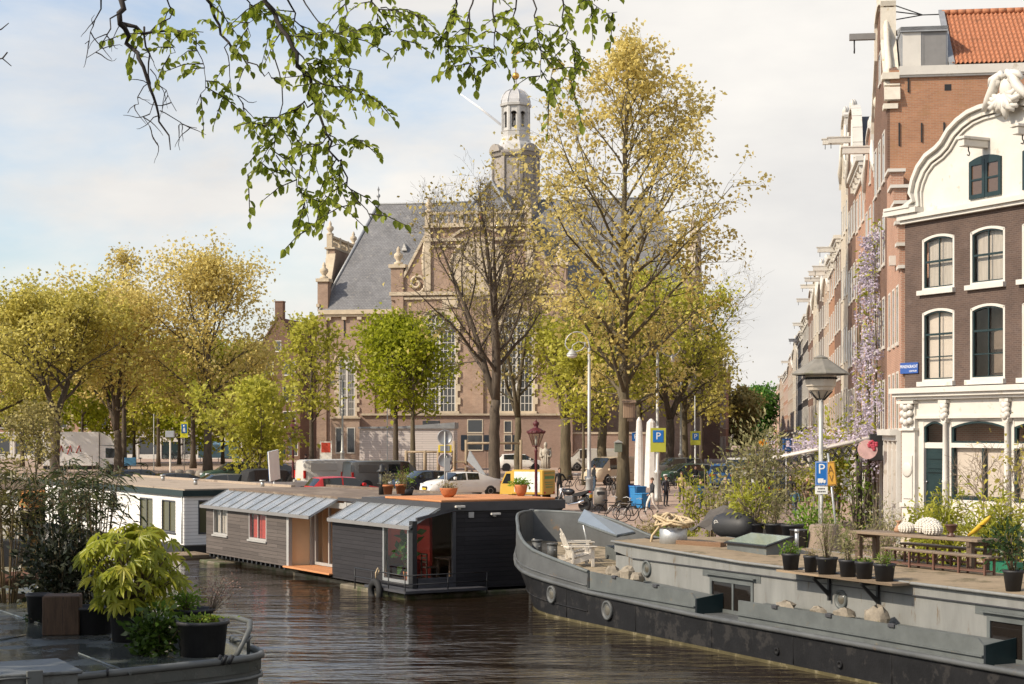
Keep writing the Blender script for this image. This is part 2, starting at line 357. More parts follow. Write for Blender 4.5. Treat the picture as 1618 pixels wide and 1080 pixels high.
# street beside the church: carriageway, kerb, pavement
SO, SD = V((13.8, 60, 0)), V((.139, .99, 0)).normalized(); SP = V((-.99, .139, 0)).normalized()   # facade line, away from us, out into the street
def sp(t, s, dz=0): p = SO + SD*t + SP*s; p.z = gz(p.y) + dz; return p
ts = [i*6 for i in range(0, 30)] + [200, 260, 330, 420, 520]
sheet('street', ts, [3.2, 5.5, 8.2], ROADM, .012, fn=sp)
mb = MB()
for i in range(len(ts)-1):
    for (s0, s1) in ((0.0, 3.05),):
        a, b_ = ts[i], ts[i+1]
        A = [sp(a, s0, .13), sp(a, s1, .13), sp(b_, s1, .13), sp(b_, s0, .13)]
        mb.quad(*A); mb.quad(sp(a, s1, .13), sp(a, s1, -.05), sp(b_, s1, -.05), sp(b_, s1, .13))
tag(mb.build('pavement', PAVE), kind='structure')
mb = MB()
for i in range(len(ts)-1):
    a, b_ = ts[i], ts[i+1]
    P = [sp(a, 3.06, .134), sp(a, 3.2, .134), sp(b_, 3.2, .134), sp(b_, 3.06, .134)]
    mb.quad(*P); mb.quad(P[1], P[1]-V((0,0,.2)), P[2]-V((0,0,.2)), P[2])
tag(mb.build('kerb', KERB), kind='structure')
# quay wall with its stone coping
QW = brick('quay_brick', (.13,.085,.06), (.10,.07,.055), (.12,.11,.10), .22, .07, .01, var=.4, patch=(.08,.09,.05))
mb = MB(); wt = list(range(-120, 61, 4)); H_ = [gz((QO+QD*t).y)-1.1 for t in wt]
for i in range(len(wt)-1): mb.quad((wt[i],0,-2), (wt[i+1],0,-2), (wt[i+1],0,.98+H_[i+1]), (wt[i],0,.98+H_[i]))
tag(mb.build('quay_wall', QW, None, QO, RZQ), 'low brick canal wall behind the houseboats and barge', 'quay wall', kind='thing')
mb = MB()
for i in range(-60, 30): h = gz((QO+QD*(i*2+1)).y)-1.1; mb.rbox(i*2+.01, i*2+1.99, -.06, .5, .97+h, 1.13+h, .02)
tag(mb.build('quay_coping', KERB, None, QO, RZQ), 'long pale stone edging on top of the canal wall', 'quay edge', kind='thing')
# water: long low ripples
m, nt, p, out = mk('canal_water'); L = nt.links
p.inputs['Base Color'].default_value = (.018, .011, .0065, 1); p.inputs['Roughness'].default_value = .03; p.inputs['IOR'].default_value = 1.33; p.inputs['Specular IOR Level'].default_value = .5
tc = nd(nt, 'ShaderNodeTexCoord'); prev = None
for (sc, st, dist, rot, asp, det) in ((.22, .5, .25, 18, 2.2, 2.0), (.9, .55, .07, 8, 3.0, 3.0), (3.2, .35, .022, -10, 2.2, 3.0)):
    mpn = nd(nt, 'ShaderNodeMapping'); mpn.inputs['Scale'].default_value = (sc, sc*asp, 1); mpn.inputs['Rotation'].default_value = (0, 0, R(rot)); L.new(tc.outputs['Object'], mpn.inputs[0])
    nn = nd(nt, 'ShaderNodeTexNoise', Scale=1.0, Detail=det, Roughness=.5, Distortion=.4); L.new(mpn.outputs[0], nn.inputs['Vector'])
    bn = nd(nt, 'ShaderNodeBump', Strength=st, Distance=dist); L.new(nn.outputs['Fac'], bn.inputs['Height'])
    if prev: L.new(prev.outputs[0], bn.inputs['Normal'])
    prev = bn
L.new(prev.outputs[0], p.inputs['Normal'])
mb = MB(); mb.quad((-400,-60,0), (80,-60,0), (80,300,0), (-400,300,0)); tag(mb.build('canal_water', m, uv=False), kind='structure')
# ================================================================ houseboats
HG = boards('grey_boarding', (.105,.088,.078), .135, var=.2, groove=.8, wash=(.16,.14,.125))
HB = boards('black_boarding', (.026,.024,.026), .145, var=.2, groove=.8, wash=(.042,.04,.04))
HW = boards('white_boarding', (.80,.78,.74), .15, var=.03, groove=.5)
GREYP = mat('grey_paint', (.21,.205,.20), .55, var=.1)
PGREY = mat('pale_grey_paint', (.36,.35,.33), .55, var=.08)
DGREY = mat('dark_grey_paint', (.055,.055,.06), .5, var=.15)
ROOFT = mat('gravel_roofing', (.36,.29,.22), .95, var=.2, scale=9, bump=.3, stain=(.22,.17,.13), stain_scale=.7, stain_at=.55)
ROOFD = mat('felt_roofing', (.16,.12,.09), .92, var=.3, scale=3, stain=(.25,.2,.15), stain_scale=.9, stain_at=.52)
DECKO = boards('orange_decking', (.56,.245,.105), .12, axis='z', var=.12, groove=.5)
ZINC = mat('zinc_glazing', (.42,.45,.46), .25, .35, var=.16, scale=1.3, stain=(.55,.56,.55), stain_at=.5)
ALU = mat('aluminium', (.5,.5,.49), .4, .7, var=.08)
PONT = mat('wet_concrete', (.15,.125,.085), .7, var=.35, scale=2, stain=(.07,.075,.03), stain_at=.5, bump=.3)
REDW = mat('red_wall_paint', (.45,.065,.05), .6, var=.06)
CREAMW = mat('interior_cream', (.78,.58,.36), .7, var=.05)
CLEAR = clearm('clear_glass')
CURT = mat('net_curtain', (.45,.42,.37), .8, var=.25, scale=14, stretch=(1, 1, .05))
def window_unit(parent, x0, x1, z0, z1, y, fw=.07, bars=((.5,), ()), fm=PGREY, gm=GLASS, back=None, sill=True, name='window', proud=.05, depth=.06):
    """frame ring with glazing bars, pane set behind it; facing -y"""
    mb = MB(); ya, yb = y-proud, y+depth
    mb.box(x0, x1, ya, yb, z1-fw, z1); mb.box(x0, x1, ya, yb, z0, z0+fw); mb.box(x0, x0+fw, ya, yb, z0+fw, z1-fw); mb.box(x1-fw, x1, ya, yb, z0+fw, z1-fw)
    for f in bars[0]: c = x0+(x1-x0)*f; mb.box(c-fw*.4, c+fw*.4, ya+.012, yb-.012, z0+fw, z1-fw)
    for f in bars[1]: c = z0+(z1-z0)*f; mb.box(x0+fw, x1-fw, ya+.018, yb-.018, c-fw*.3, c+fw*.3)
    w_ = mb.build(name, fm, parent)
    g = MB(); g.box(x0+fw*.6, x1-fw*.6, y+.005, y+.02, z0+fw*.6, z1-fw*.6); g.build('pane', gm, w_)
    if back:
        g = MB(); g.box(x0+fw, x1-fw, y+.12, y+.14, z0+fw, z1-fw); g.build('curtain', back, w_)
    if sill:
        g = MB(); g.box(x0-.06, x1+.06, y-proud-.06, y+.02, z0-.07, z0-.003); g.build('sill', fm, w_)
    return w_
def wall_holes(mb, x0, x1, z0, z1, holes, y=0, depth=.2, mi=0):
    """wall skin facing -y, openings left free, with reveals"""
    xs = sorted({x0, x1, *[h[0] for h in holes], *[h[1] for h in holes]}); zs = sorted({z0, z1, *[h[2] for h in holes], *[h[3] for h in holes]})
    for i in range(len(xs)-1):
        for j in range(len(zs)-1):
            cx, cz = (xs[i]+xs[i+1])/2, (zs[j]+zs[j+1])/2
            if any(h[0] < cx < h[1] and h[2] < cz < h[3] for h in holes): continue
            mb.quad((xs[i],y,zs[j]), (xs[i+1],y,zs[j]), (xs[i+1],y,zs[j+1]), (xs[i],y,zs[j+1]), mi)
    for (a, b, c, d) in holes:
        e = y+depth
        mb.quad((a,y,c), (a,y,d), (a,e,d), (a,e,c), mi); mb.quad((b,y,d), (b,y,c), (b,e,c), (b,e,d), mi)
        mb.quad((a,y,d), (b,y,d), (b,e,d), (a,e,d), mi); mb.quad((b,y,c), (a,y,c), (a,e,c), (b,e,c), mi)
    return mb
HO, HD = V((-12.4, 69.3, 0)), V((.508, -.862, 0)); HR = rz_of(HD)
hb = thing('houseboat', 'long grey and black timber houseboat with two glazed lean-to roofs', 'houseboat', HO, HR)
LEN, WID, ZR = 18.32, 5.56, 2.98
# float
mb = MB(); mb.box(-.2, 8.2, .5, 5.3, -1, .14); mb.box(8.2, 18.0, .3, 5.5, -1, .10); mb.rbox(13.6, 18.5, -.35, 5.7, -.6, .13, .04); mb.rbox(.4, 2.6, -.45, .5, -.4, .10, .04); mb.build('float', PONT, hb)
# grey part: face with two windows
w1 = (.8, 2.35, 1.13, 2.18); w2 = (4.6, 6.35, 1.13, 2.17)
mb = MB(); wall_holes(mb, 0, 8.25, .33, 2.28, [w1, w2]); mb.quad((0,5.5,.33), (0,0,.33), (0,0,2.28), (0,5.5,2.28)); mb.quad((0,0,.33), (0,5.5,.33), (8.25,5.5,.33), (8.25,0,.33))
mb.prism([(0,0,2.28), (0,1.1,2.86), (0,5.5,2.86), (0,5.5,2.28)], (.05,0,0)); mb.quad((0,5.5,.33), (0,5.5,2.8), (12.2,5.5,2.8), (12.2,5.5,.33))
mb.build('grey_wall', HG, hb)
window_unit(hb, *w1[:2], *w1[2:], .05, fm=PGREY, gm=CLEAR, back=CURT)
window_unit(hb, *w2[:2], *w2[2:], .05, fm=PGREY, gm=CLEAR, back=REDW)
mb = MB()
for i in range(18): mb.box(.3+i*.45, .42+i*.45, .02, .3, .2, .33)
mb.build('joist_end', BLACK, hb)
# black part
g0 = (16.16, 18.0, .42, 2.26)
mb = MB(); wall_holes(mb, 12.25, 18.3, .22, 2.3, [g0]); mb.quad((12.25,5.5,.22), (12.25,0,.22), (12.25,0,2.3), (12.25,5.5,2.3)); mb.prism([(12.252,0,2.3), (12.252,1.1,2.86), (12.252,1.1,2.3)], (.05,0,0))
mb.quad((12.25,0,.22), (12.25,5.5,.22), (18.3,5.5,.22), (18.3,0,.22)); mb.quad((12.25,5.5,.22), (12.25,5.5,2.8), (18.3,5.5,2.8), (18.3,5.5,.22))
# end face (x = LEN): boards right of the big glass
mb.quad((LEN,1.5,.22), (LEN,WID-.06,.22), (LEN,WID-.06,2.7), (LEN,1.5,2.7)); mb.build('black_wall', HB, hb)
mb = MB(); mb.quad((12.3,1.6,.43), (12.3,5.4,.43), (12.3,5.4,2.85), (12.3,1.6,2.85)); mb.quad((12.3,5.4,.43), (18.2,5.4,.43), (18.2,5.4,2.85), (12.3,5.4,2.85)); mb.build('interior_wall', CREAMW, hb)
mb = MB(); mb.box(15.0, 18.2, 3.5, 3.55, .42, 2.75); mb.build('interior_wall', CREAMW, hb)
mb = MB(); mb.box(14.6, 16.9, 3.44, 3.49, 1.3, 2.7); mb.box(12.6, 16.2, 1.7, 1.8, .42, 2.7);  mb.build('red_partition', REDW, hb)
mb = MB(); mb.box(12.3, 18.25, .1, 5.4, .36, .42); mb.build('interior_floor', WOOD, hb)
# corner post, glazed corner
mb = MB(); mb.box(18.12, 18.36, -.04, .12, .22, 2.42); mb.build('corner_post', BLACK, hb)
wu = window_unit(hb, g0[0], g0[1], g0[2], g0[3], .05, fw=.09, bars=((), ()), fm=ALU, gm=CLEAR, sill=False)
mb = MB(); mb.box(LEN-.06, LEN+.05, .16, 1.42, .55, .62); mb.box(LEN-.06, LEN+.05, 1.40, 1.5, .3, 2.68); mb.prism([(LEN-.06,.12,2.42), (LEN-.06,.12,2.52), (LEN-.06,1.42,2.8), (LEN-.06,1.42,2.7)], (.11,0,0)); mb.box(LEN-.05, LEN+.04, .16, 1.4, .25, .55); ef = mb.build('window', DGREY, hb)
mb = MB(); mb.prism([(LEN,.14,.6), (LEN,1.42,.6), (LEN,1.42,2.74), (LEN,.14,2.45)], (.012,0,0)); mb.build('pane', CLEAR, ef)
mb = MB(); mb.box(LEN-.03, LEN+.02, .2, 1.38, .28, .5); mb.build('lower_panel', ALU, ef)
# awning roofs of glass strips
def leanto(x0, x1, n, yv=-.12, ze=2.24, zr=2.9):
    mb = MB(); mb.prism([(x0,yv,ze), (x0,1.12,zr), (x0,1.12,zr-.05), (x0,yv,ze-.05)], (x1-x0,0,0)); lo = mb.build('glazed_canopy', ZINC, hb)
    mb = MB(); sl = V((0, 1.12-yv, zr-ze)); nrm = V((0, -(zr-ze), 1.12-yv)).normalized()
    for i in range(n+1):
        x = x0+(x1-x0)*i/n; p0 = V((x-.018, yv-.01, ze)) ; mb.prism([p0, p0+V((.026,0,0)), p0+V((.026,0,0))+nrm*.022, p0+nrm*.022], sl)
    mb.box(x0-.02, x1+.02, yv-.05, yv, ze-.09, ze+.03); mb.build('glazing_bar', GREYP, lo)
nt = ZINC.node_tree; o_ = nt.nodes['Material Output']; tr_ = nd(nt, 'ShaderNodeBsdfTransparent'); ms_ = nd(nt, 'ShaderNodeMixShader'); ms_.inputs[0].default_value = .35; nt.links.new(nt.nodes['Principled BSDF'].outputs[0], ms_.inputs[1]); nt.links.new(tr_.outputs[0], ms_.inputs[2]); nt.links.new(ms_.outputs[0], o_.inputs[0])
leanto(-.3, 10.6, 11); leanto(12.2, 18.34, 6)
# porch: door frames, deck, post
mb = MB(); mb.rbox(8.25, 12.3, -.15, 1.6, .30, .36, .01); mb.build('porch_deck', DECKO, hb)
mb = MB(); mb.box(8.25, 8.45, 0, .14, .36, 2.2); mb.box(8.3, 8.42, .9, 1.02, .36, 2.6); mb.box(11.05, 11.25, 1.0, 1.15, .36, 2.75); mb.box(11.25, 12.25, 1.02, 1.12, 2.62, 2.75); mb.box(8.3, 11.05, 1.02, 1.12, 2.6, 2.7); mb.build('door_post', PGREY, hb)
mb = MB(); mb.prism([(8.27,.145,.36), (8.27,.145,2.28), (8.27,1.1,2.80), (8.27,5.4,2.80), (8.27,5.4,.36)], (.02,0,0)); mb.box(8.5, 12.2, 3.2, 3.25, .36, 2.8); mb.box(8.5, 8.6, 1.3, 3.2, .36, 2.8); mb.build('interior_wall', CREAMW, hb)
mb = MB(); mb.box(10.4, 10.9, 3.05, 3.12, .9, 2.7); mb.box(11.7, 12.1, 3.05, 3.12, .9, 2.4); mb.build('red_partition', REDW, hb)
mb = MB(); mb.box(8.9, 9.3, 2.2, 2.6, .36, 1.4); mb.build('stove', BLACK, hb)
window_unit(hb, 8.5, 11.05, .38, 2.6, 1.05, fw=.10, bars=((.48,), ()), fm=PGREY, gm=CLEAR, sill=False, name='door')
window_unit(hb, 11.3, 12.2, .38, 2.55, 1.05, fw=.09, bars=((), ()), fm=PGREY, gm=CLEAR, sill=False, name='door')
# roofs
mb = MB(); mb.box(-.1, 12.3, 1.0, WID, 2.84, 2.92); mb.box(12.3, 13.0, 1.0, WID, 2.84, 2.92); mb.box(-.15, 13.0, WID-.2, WID+.05, 2.92, 3.0); mb.build('roof', ROOFD, hb)
mb = MB(); mb.box(12.6, LEN+.05, .95, WID+.05, 2.70, ZR); mb.box(10.62, 12.6, .95, 1.02, 2.78, 2.9); mb.build('roof_fascia', DGREY, hb)
mb = MB(); mb.rbox(14.2, LEN-.1, 1.05, WID-.25, ZR+.003, ZR+.075, .01); mb.build('roof_deck', DECKO, hb)
mb = MB(); mb.cyl((9.6,3.2,2.9), (9.6,3.2,3.75), .12, .12, 12); mb.cyl((9.6,3.2,3.3), (9.6,3.2,3.34), .17, .17, 12); mb.lathe([(.12,0),(.19,.02),(.19,.08),(.1,.14),(.1,.26),(.0,.32)], 12, (9.6,3.2,3.72)); mb.build('flue_pipe', BLACK, hb)
# small fittings of the end wall
mb = MB(); mb.box(LEN+.0, LEN+.05, 1.98, 2.16, 2.48, 2.66); mb.build('vent_grille', PGREY, hb)
for y in (1.45, 2.75):
    mb = MB(); z = 2.86 if y < 2 else 2.6
    mb.rbox(LEN+.06, LEN+.16, y, y+.34, z-.05, z+.02, .01); mb.box(LEN, LEN+.1, y+.12, y+.2, z-.1, z-.02); mb.build('wall_lamp', WHITE, hb)
# gallery with rail round the glazed corner
mb = MB(); mb.box(16.1, 19.0, -.62, -.08, .22, .30); mb.box(LEN+.05, 19.0, -.08, 2.3, .22, .30); mb.build('gallery', DGREY, hb)
mb = MB(); rl = [(15.3,-.6), (18.95,-.6), (18.95,2.35)]
for z in (.78, .5):
    mb.tube([(a, b, z) for a, b in rl], .022, 6)
for (a, b) in ((15.35,-.6), (16.6,-.6), (17.8,-.6), (18.95,-.6), (18.95,.9), (18.95,2.3)): mb.cyl((a,b,.1), (a,b,.79), .022, .022, 6)
mb.build('railing', BLACK, hb)
def potted(name, label, cat, loc, pot_prof, potm, group=None, soil_r=None, soil_z=None, n=18):
    t = thing(name, label, cat, loc, 0, group); mb = MB(); mb.lathe(pot_prof, n); mb.build('pot', potm, t)
    zz = max(z for r, z in pot_prof); rr = soil_r or pot_prof[-1][0]*.9
    mb = MB(); mb.lathe([(rr, zz*.86), (rr*.5, zz*.9), (0, zz*.91)], 12); mb.build('soil', SOIL, t); return t
def hp(x, y, z): return HO + HD*x + V((-HD.y, HD.x, 0))*y + V((0,0,z))
# tyre fender hanging at the corner
t = thing('tyre_fender', 'black car tyre hanging from rope at the corner of the black houseboat', 'tyre', hp(17.1, -.72, .15), HR)
mb = MB(); vs = []
for i in range(24):
    for j in range(10):
        a, q = 2*PI*i/24, 2*PI*j/10; r = .31+.12*math.cos(q); vs.append((r*math.cos(a), .1*math.sin(q), r*math.sin(a)))
mb.add(vs, [(i*10+j, ((i+1) % 24)*10+j, ((i+1) % 24)*10+(j+1) % 10, i*10+(j+1) % 10) for i in range(24) for j in range(10)], 0, True); mb.build('tyre', RUBBER, t)
ROPE = mat('rope', (.50,.39,.24), .9, var=.25, scale=25, bump=.4, bscale=60)
mb = MB(); mb.tube([(0,.02,.38), (.03,.0,.6), (-.02,.1,.75), (.03,.12,.66), (0,.04,.5)], .025, 6); mb.build('rope', ROPE, t)
# dining table and chairs behind the corner glass
DK = mat('dark_chair_wood', (.03,.022,.018), .5)
t = thing('dining_table', 'dark dining table inside the corner window of the black houseboat', 'table', hp(17.3, 2.3, .42), HR)
mb = MB(); mb.rbox(-.5, .5, -.75, .75, .68, .74, .01); mb.build('tabletop', DARKWOOD, t)
for x in (-.42, .42):
    for y in (-.66, .66): mb = MB(); mb.box(x-.035, x+.035, y-.035, y+.035, 0, .68); mb.build('leg', DARKWOOD, t)
def dining_chair(loc, rz, label):
    t = thing('dining_chair', label, 'chair', loc, rz, 'chairs behind the houseboat window')
    mb = MB(); mb.rbox(-.2, .2, -.2, .2, .43, .47, .01); mb.build('seat', DK, t)
    for x in (-.18, .18):
        for y in (-.18, .18): mb = MB(); mb.box(x-.02, x+.02, y-.02, y+.02, 0, .43 if y < 0 else .9); mb.build('leg', DK, t)
    mb = MB()
    for z in (.6, .72, .84): mb.box(-.18, .18, .17, .19, z, z+.06)
    mb.build('backrest', DK, t)
dining_chair(hp(17.3, 1.1, .42), HR+PI, 'dark wooden chair with its back to the houseboat glass'); dining_chair(hp(17.98, 2.25, .42), HR-PI/2, 'dark wooden chair at the right side of the houseboat dining table')
# ---------------- white houseboat
WO = V((-14.1, 73.6, 0)) - V((.508,-.862,0))*22
wb = thing('houseboat', 'white boarded houseboat with dark roof edge and tall windows', 'houseboat', WO, HR)
X = 22; holes = [(X-10.6, X-9.4, 1.57, 2.23), (X-6.05, X-4.2, .84, 2.22), (X-2.98, X-1.15, .82, 2.22), (X-15.5, X-13.8, .84, 2.22), (X-19.5, X-17.8, .84, 2.22)]
mb = MB(); wall_holes(mb, 0, X, .35, 2.45, holes); mb.quad((0,5,.35), (0,0,.35), (0,0,2.45), (0,5,2.45))
def endwall(mb, y0, y1, z0, z1, hs, x):
    ys = sorted({y0, y1, *[h[0] for h in hs], *[h[1] for h in hs]}); zs = sorted({z0, z1, *[h[2] for h in hs], *[h[3] for h in hs]})
    for i in range(len(ys)-1):
        for j in range(len(zs)-1):
            a, b = (ys[i]+ys[i+1])/2, (zs[j]+zs[j+1])/2
            if any(h[0] < a < h[1] and h[2] < b < h[3] for h in hs): continue
            mb.quad((x,ys[i],zs[j]), (x,ys[i+1],zs[j]), (x,ys[i+1],zs[j+1]), (x,ys[i],zs[j+1]))
endwall(mb, 0, 5, .35, 2.45, [(.62, 2.0, .8, 2.27)], X); mb.quad((0,5,.35), (0,5,2.45), (X,5,2.45), (X,5,.35)); mb.box(X-.06, X+.03, -.03, .1, .35, 2.45)
mb.build('wall', HW, wb)
OLIV = glassm('olive_blind_glass', (.10,.095,.05), .06)
for k, h in enumerate(holes): window_unit(wb, h[0], h[1], h[2], h[3], .06, fw=.055, bars=((.5,), ()), fm=DGREY, gm=OLIV, back=None, sill=True)
mb = MB()
for (a, b, c, d) in ((.62,.68,.8,2.27), (1.94,2.0,.8,2.27), (.68,1.94,2.2,2.27), (.68,1.94,.8,.87)): mb.box(X-.05, X+.02, a, b, c, d)
e = mb.build('window', DGREY, wb); mb = MB(); mb.box(X-.03, X-.015, .66, 1.96, .85, 2.22); mb.build('pane', OLIV, e)
mb = MB(); mb.box(-.1, X+.12, -.12, 5.1, 2.45, 2.70); mb.build('roof_fascia', DKGREEN, wb)
mb = MB(); mb.box(0, X, 0, 5, 2.70, 2.76); mb.box(-.1, X+.12, 4.9, 5.1, 2.7, 2.86); mb.build('roof', ROOFT, wb)
for (x, y) in ((9, 3.5), (16.5, 2.5), (20.5, 4.2)):
    mb = MB(); mb.cyl((x,y,2.75), (x,y,3.0), .09, .09, 10); mb.cyl((x,y,3.0), (x,y,3.06), .15, .15, 10); mb.build('roof_vent', STEEL, wb)
mb = MB(); mb.cyl((X-.16,-.06,.4), (X-.16,-.06,2.5), .035, .035, 8); mb.build('drainpipe', STEEL, wb)
mb = MB(); mb.box(-.2, X+.4, -.25, 5.2, -.8, .34); mb.build('float', mat('dark_hull', (.025,.024,.022), .6, var=.3), wb)
# rope mooring post between the two boats is left to the water; a wooden landing stage lies in front
t = thing('landing_stage', 'low wet timber float in the water before the white houseboat', 'pontoon', V((-12.6, 70.3, 0)), HR); mb = MB(); mb.rbox(-2.4, -.4, -1.0, .4, -.3, .16, .03); mb.build('deck', WOOD, t); mb = MB(); mb.box(-2.3, -.5, -.9, .3, -.7, -.31); mb.build('float', PONT, t)
# ---------------- small cabin cruiser beyond
CO = V((-26.6, 92.5, 0)) - HD*7.5
t = thing('cabin_cruiser', 'white cabin cruiser moored behind the white houseboat', 'motorboat', CO, HR)
mb = MB(); st = []
for i in range(9):
    f = i/8; x = f*7; hw = 1.3*(1-(1-min(1, f*2.2))**2)+.05; st.append([(x-(.5*(1-f)), 1.4-hw, 1.2-.25*f), (x, 1.4-hw*.85, 0), (x, 1.4+hw*.85, 0), (x-(.5*(1-f)), 1.4+hw, 1.2-.25*f)])
mb.add([p for s_ in st for p in s_], [(i*4+j, (i+1)*4+j, (i+1)*4+(j+1) % 4, i*4+(j+1) % 4) for i in range(8) for j in range(4)]); mb.build('hull', WHITE, t)
mb = MB(); mb.prism([(1.6,.5,1.1), (2.6,.5,1.9), (5.6,.5,1.9), (5.9,.5,1.0)], (0,1.8,0)); mb.build('cabin', WHITE, t)
mb = MB(); mb.prism([(2.3,.48,1.4), (2.75,.48,1.78), (5.4,.48,1.78), (5.5,.48,1.4)], (0,1.84,0)); mb.build('window', GLASS, t)
mb = MB(); mb.prism([(5.6,.4,1.1), (5.6,.4,2.0), (6.9,.4,1.9), (6.95,.4,1.1)], (0,2.0,0)); mb.build('cockpit_cover', mat('orange_tarpaulin', (.5,.2,.05), .7), t)
# ================================================================ steel barge
BO, BD = V((.65, 54.8, 0)), V((.438, -.899, 0)); BP = V((.899, .438, 0)); BR = rz_of(BD)
def bp(u, v, z): return BO + BD*u + BP*v + V((0,0,z))
def broof(px, py, z=2.13):                                  # the spot on the cabin roof (height z) seen at a pixel
    Y = (CZ-z)*F/(py-HY); p = at(px, py, Y); d = p-BO; return V((d.dot(BD), d.dot(BP), z))
HULLB = mat('black_hull_paint', (.012,.012,.013), .65, var=.35, spec=.2, scale=2.2, stain=(.030,.028,.027), stain_scale=2.6, stain_at=.53, bump=.25, bscale=18)
HULLG = mat('grey_hull_paint', (.09,.094,.094), .55, var=.3, scale=1.3, stain=(.16,.11,.07), stain_scale=3.0, stain_at=.62, bump=.12, bscale=10)
CABP = mat('pale_grey_cabin_paint', (.205,.207,.195), .6, var=.22, scale=1.1, stain=(.14,.11,.075), stain_scale=2.0, stain_at=.6, bump=.15, stretch=(2.2,2.2,.45))
CABG = mat('slate_green_paint', (.105,.115,.112), .55, var=.28, scale=1.6, stain=(.17,.13,.08), stain_scale=3, stain_at=.62)
ALGAE = mat('algae_waterline', (.085,.07,.03), .6, var=.4, scale=3, stain=(.20,.17,.10), stain_scale=3, stain_at=.56)
BROOF = mat('mossy_roof_paint', (.27,.205,.13), .85, var=.22, scale=3, stain=(.14,.11,.06), stain_scale=1.1, stain_at=.54, bump=.3, bscale=60)
DECKW = mat('worn_deck', (.30,.24,.16), .85, var=.3, scale=4, stain=(.16,.13,.08), stain_scale=1.4, stain_at=.5)
def lerp(tab, u):
    for (a, x), (b, y) in zip(tab, tab[1:]):
        if u <= b: return x + (y-x)*max(0, (u-a))/(b-a)
    return tab[-1][1]
RB = [(0,.04),(.25,.45),(.6,.75),(1,1.02),(1.5,1.3),(2,1.55),(3,2.0),(4,2.32),(5,2.5),(6,2.56),(8,2.58),(30,2.58),(33,2.4)]
WB = [(0,.0),(.25,.05),(1,.3),(2,.85),(3,1.42),(4,1.92),(5,2.28),(6,2.48),(7,2.55),(30,2.55),(33,2.3)]
RZ_ = [(0,2.66),(1.2,2.62),(2,2.52),(2.6,2.36),(3.3,2.12),(4,1.94),(5,1.78),(6.4,1.63),(8.46,1.42),(8.5,1.42)]
BZ = [(0,1.75),(1,1.5),(2,1.33),(4,1.14),(6,1.03),(8.5,.90),(14,.80),(33,.80)]
DZ = [(0,1.75),(2,1.62),(5,1.45),(8.6,1.32)]
us = [0,.12,.25,.4,.6,.8,1,1.25,1.5,1.75,2,2.3,2.6,3,3.4,3.8,4.2,4.6,5,5.5,6,6.7,7.5,8.46]
us2 = [8.46, 9.5, 11, 12.5, 14, 16, 18, 20, 22, 24, 26, 28, 30, 31.5, 33]
barge = thing('barge', 'grey and black steel barge with bluff bow and long pale cabin', 'barge', BO, BR)
def rings(ul, fn): return [[fn(u, sg) for u in ul] for sg in (-1, 1)]
def skin(mb, ul, levels, mi=0, flip=None):
    """levels: list of fn(u) -> (halfbreadth, z)"""
    for sg in (-1, 1):
        n = len(levels); vs = [(u, sg*l(u)[0], l(u)[1]) for u in ul for l in levels]; fs = []
        for i in range(len(ul)-1):
            for j in range(n-1):
                q = (i*n+j, (i+1)*n+j, (i+1)*n+j+1, i*n+j+1); fs.append(q if sg < 0 else q[::-1])
        mb.add(vs, fs, mi, True)
allu = us + us2[1:]
wl = lambda f: (lambda u: (lerp(WB, u) + (lerp(RB, u)-lerp(WB, u))*f, None))
def lev(zf):
    def g(u):
        zb = lerp(BZ, u); z = zf(u); f = max(0, min(1, (z+.1)/(zb+.1))) ; return (lerp(WB, u)*(1-f)**1 + lerp(RB, u)*f, z)
    return g
mb = MB(); skin(mb, allu, [lev(lambda u: -.8), lev(lambda u: -.02)]); skin(mb, allu, [lev(lambda u: -.02), lev(lambda u: .04), lev(lambda u: .075)], 1)
skin(mb, allu, [lev(lambda u, k=k: .075+(lerp(BZ, u)-.075)*k) for k in (0, .2, .4, .6, .8, 1)], 0); mb.build('lower_hull', [HULLB, ALGAE], barge)
mb = MB(); skin(mb, us, [lambda u: (lerp(RB, u), lerp(BZ, u)), lambda u: (lerp(RB, u)+.015, (lerp(BZ, u)+lerp(RZ_, u))/2), lambda u: (lerp(RB, u), lerp(RZ_, u))])
for sg in (-1, 1):                                           # inner face of the bulwark and its edge
    n = 2; vs = []; fs = []
    for u in us: b_ = lerp(RB, u); vs += [(u+.06, sg*max(0, b_-.09), lerp(RZ_, u)), (u+.06, sg*max(0, b_-.09), lerp(DZ, u)-.05)]
    for i in range(len(us)-1):
        q = (i*2, i*2+1, (i+1)*2+1, (i+1)*2); fs.append(q if sg > 0 else q[::-1])
    mb.add(vs, fs, 0, True)
# wall closing the bulwark at the step down
for sg in (-1, 1): mb.prism([(8.47, sg*2.58, .88), (8.47, sg*2.58, 1.42), (8.47, sg*2.46, 1.42), (8.47, sg*2.46, .88)], (.03,0,0))
mb.build('bulwark', HULLG, barge)
for sg in (-1, 1):                                           # rail, rubbing strake, chine bead
    mb = MB(); mb.tube([(u, sg*(lerp(RB, u)-.03), lerp(RZ_, u)+.02) for u in us], .055, 8); mb.build('rail', CABG, barge)
    mb = MB(); mb.tube([(u-.02, sg*(lerp(RB, u)+.02), lerp(BZ, u)) for u in allu], .065, 8); mb.tube([(u-.02, sg*(lerp(RB, u)+.02), lerp(BZ, u)+.17) for u in us], .022, 6); mb.build('rubbing_strake', HULLG, barge)
    mb = MB(); f = lev(lambda u: lerp(BZ, u)*.42); mb.tube([(u-.02, sg*(f(u)[0]+.005), f(u)[1]) for u in us[4:]], .022, 6); mb.build('weld_bead', HULLB, barge)
    for us_ in (7.2, 11.0, 14.6, 17.9, 21.3): mb = MB(); mb.tube([(us_, sg*(lev(lambda u: z)(us_)[0]+.002), z) for z in (.1, .3, .5, lerp(BZ, us_)-.05)], .011, 5); mb.build('plate_seam', HULLB, barge)
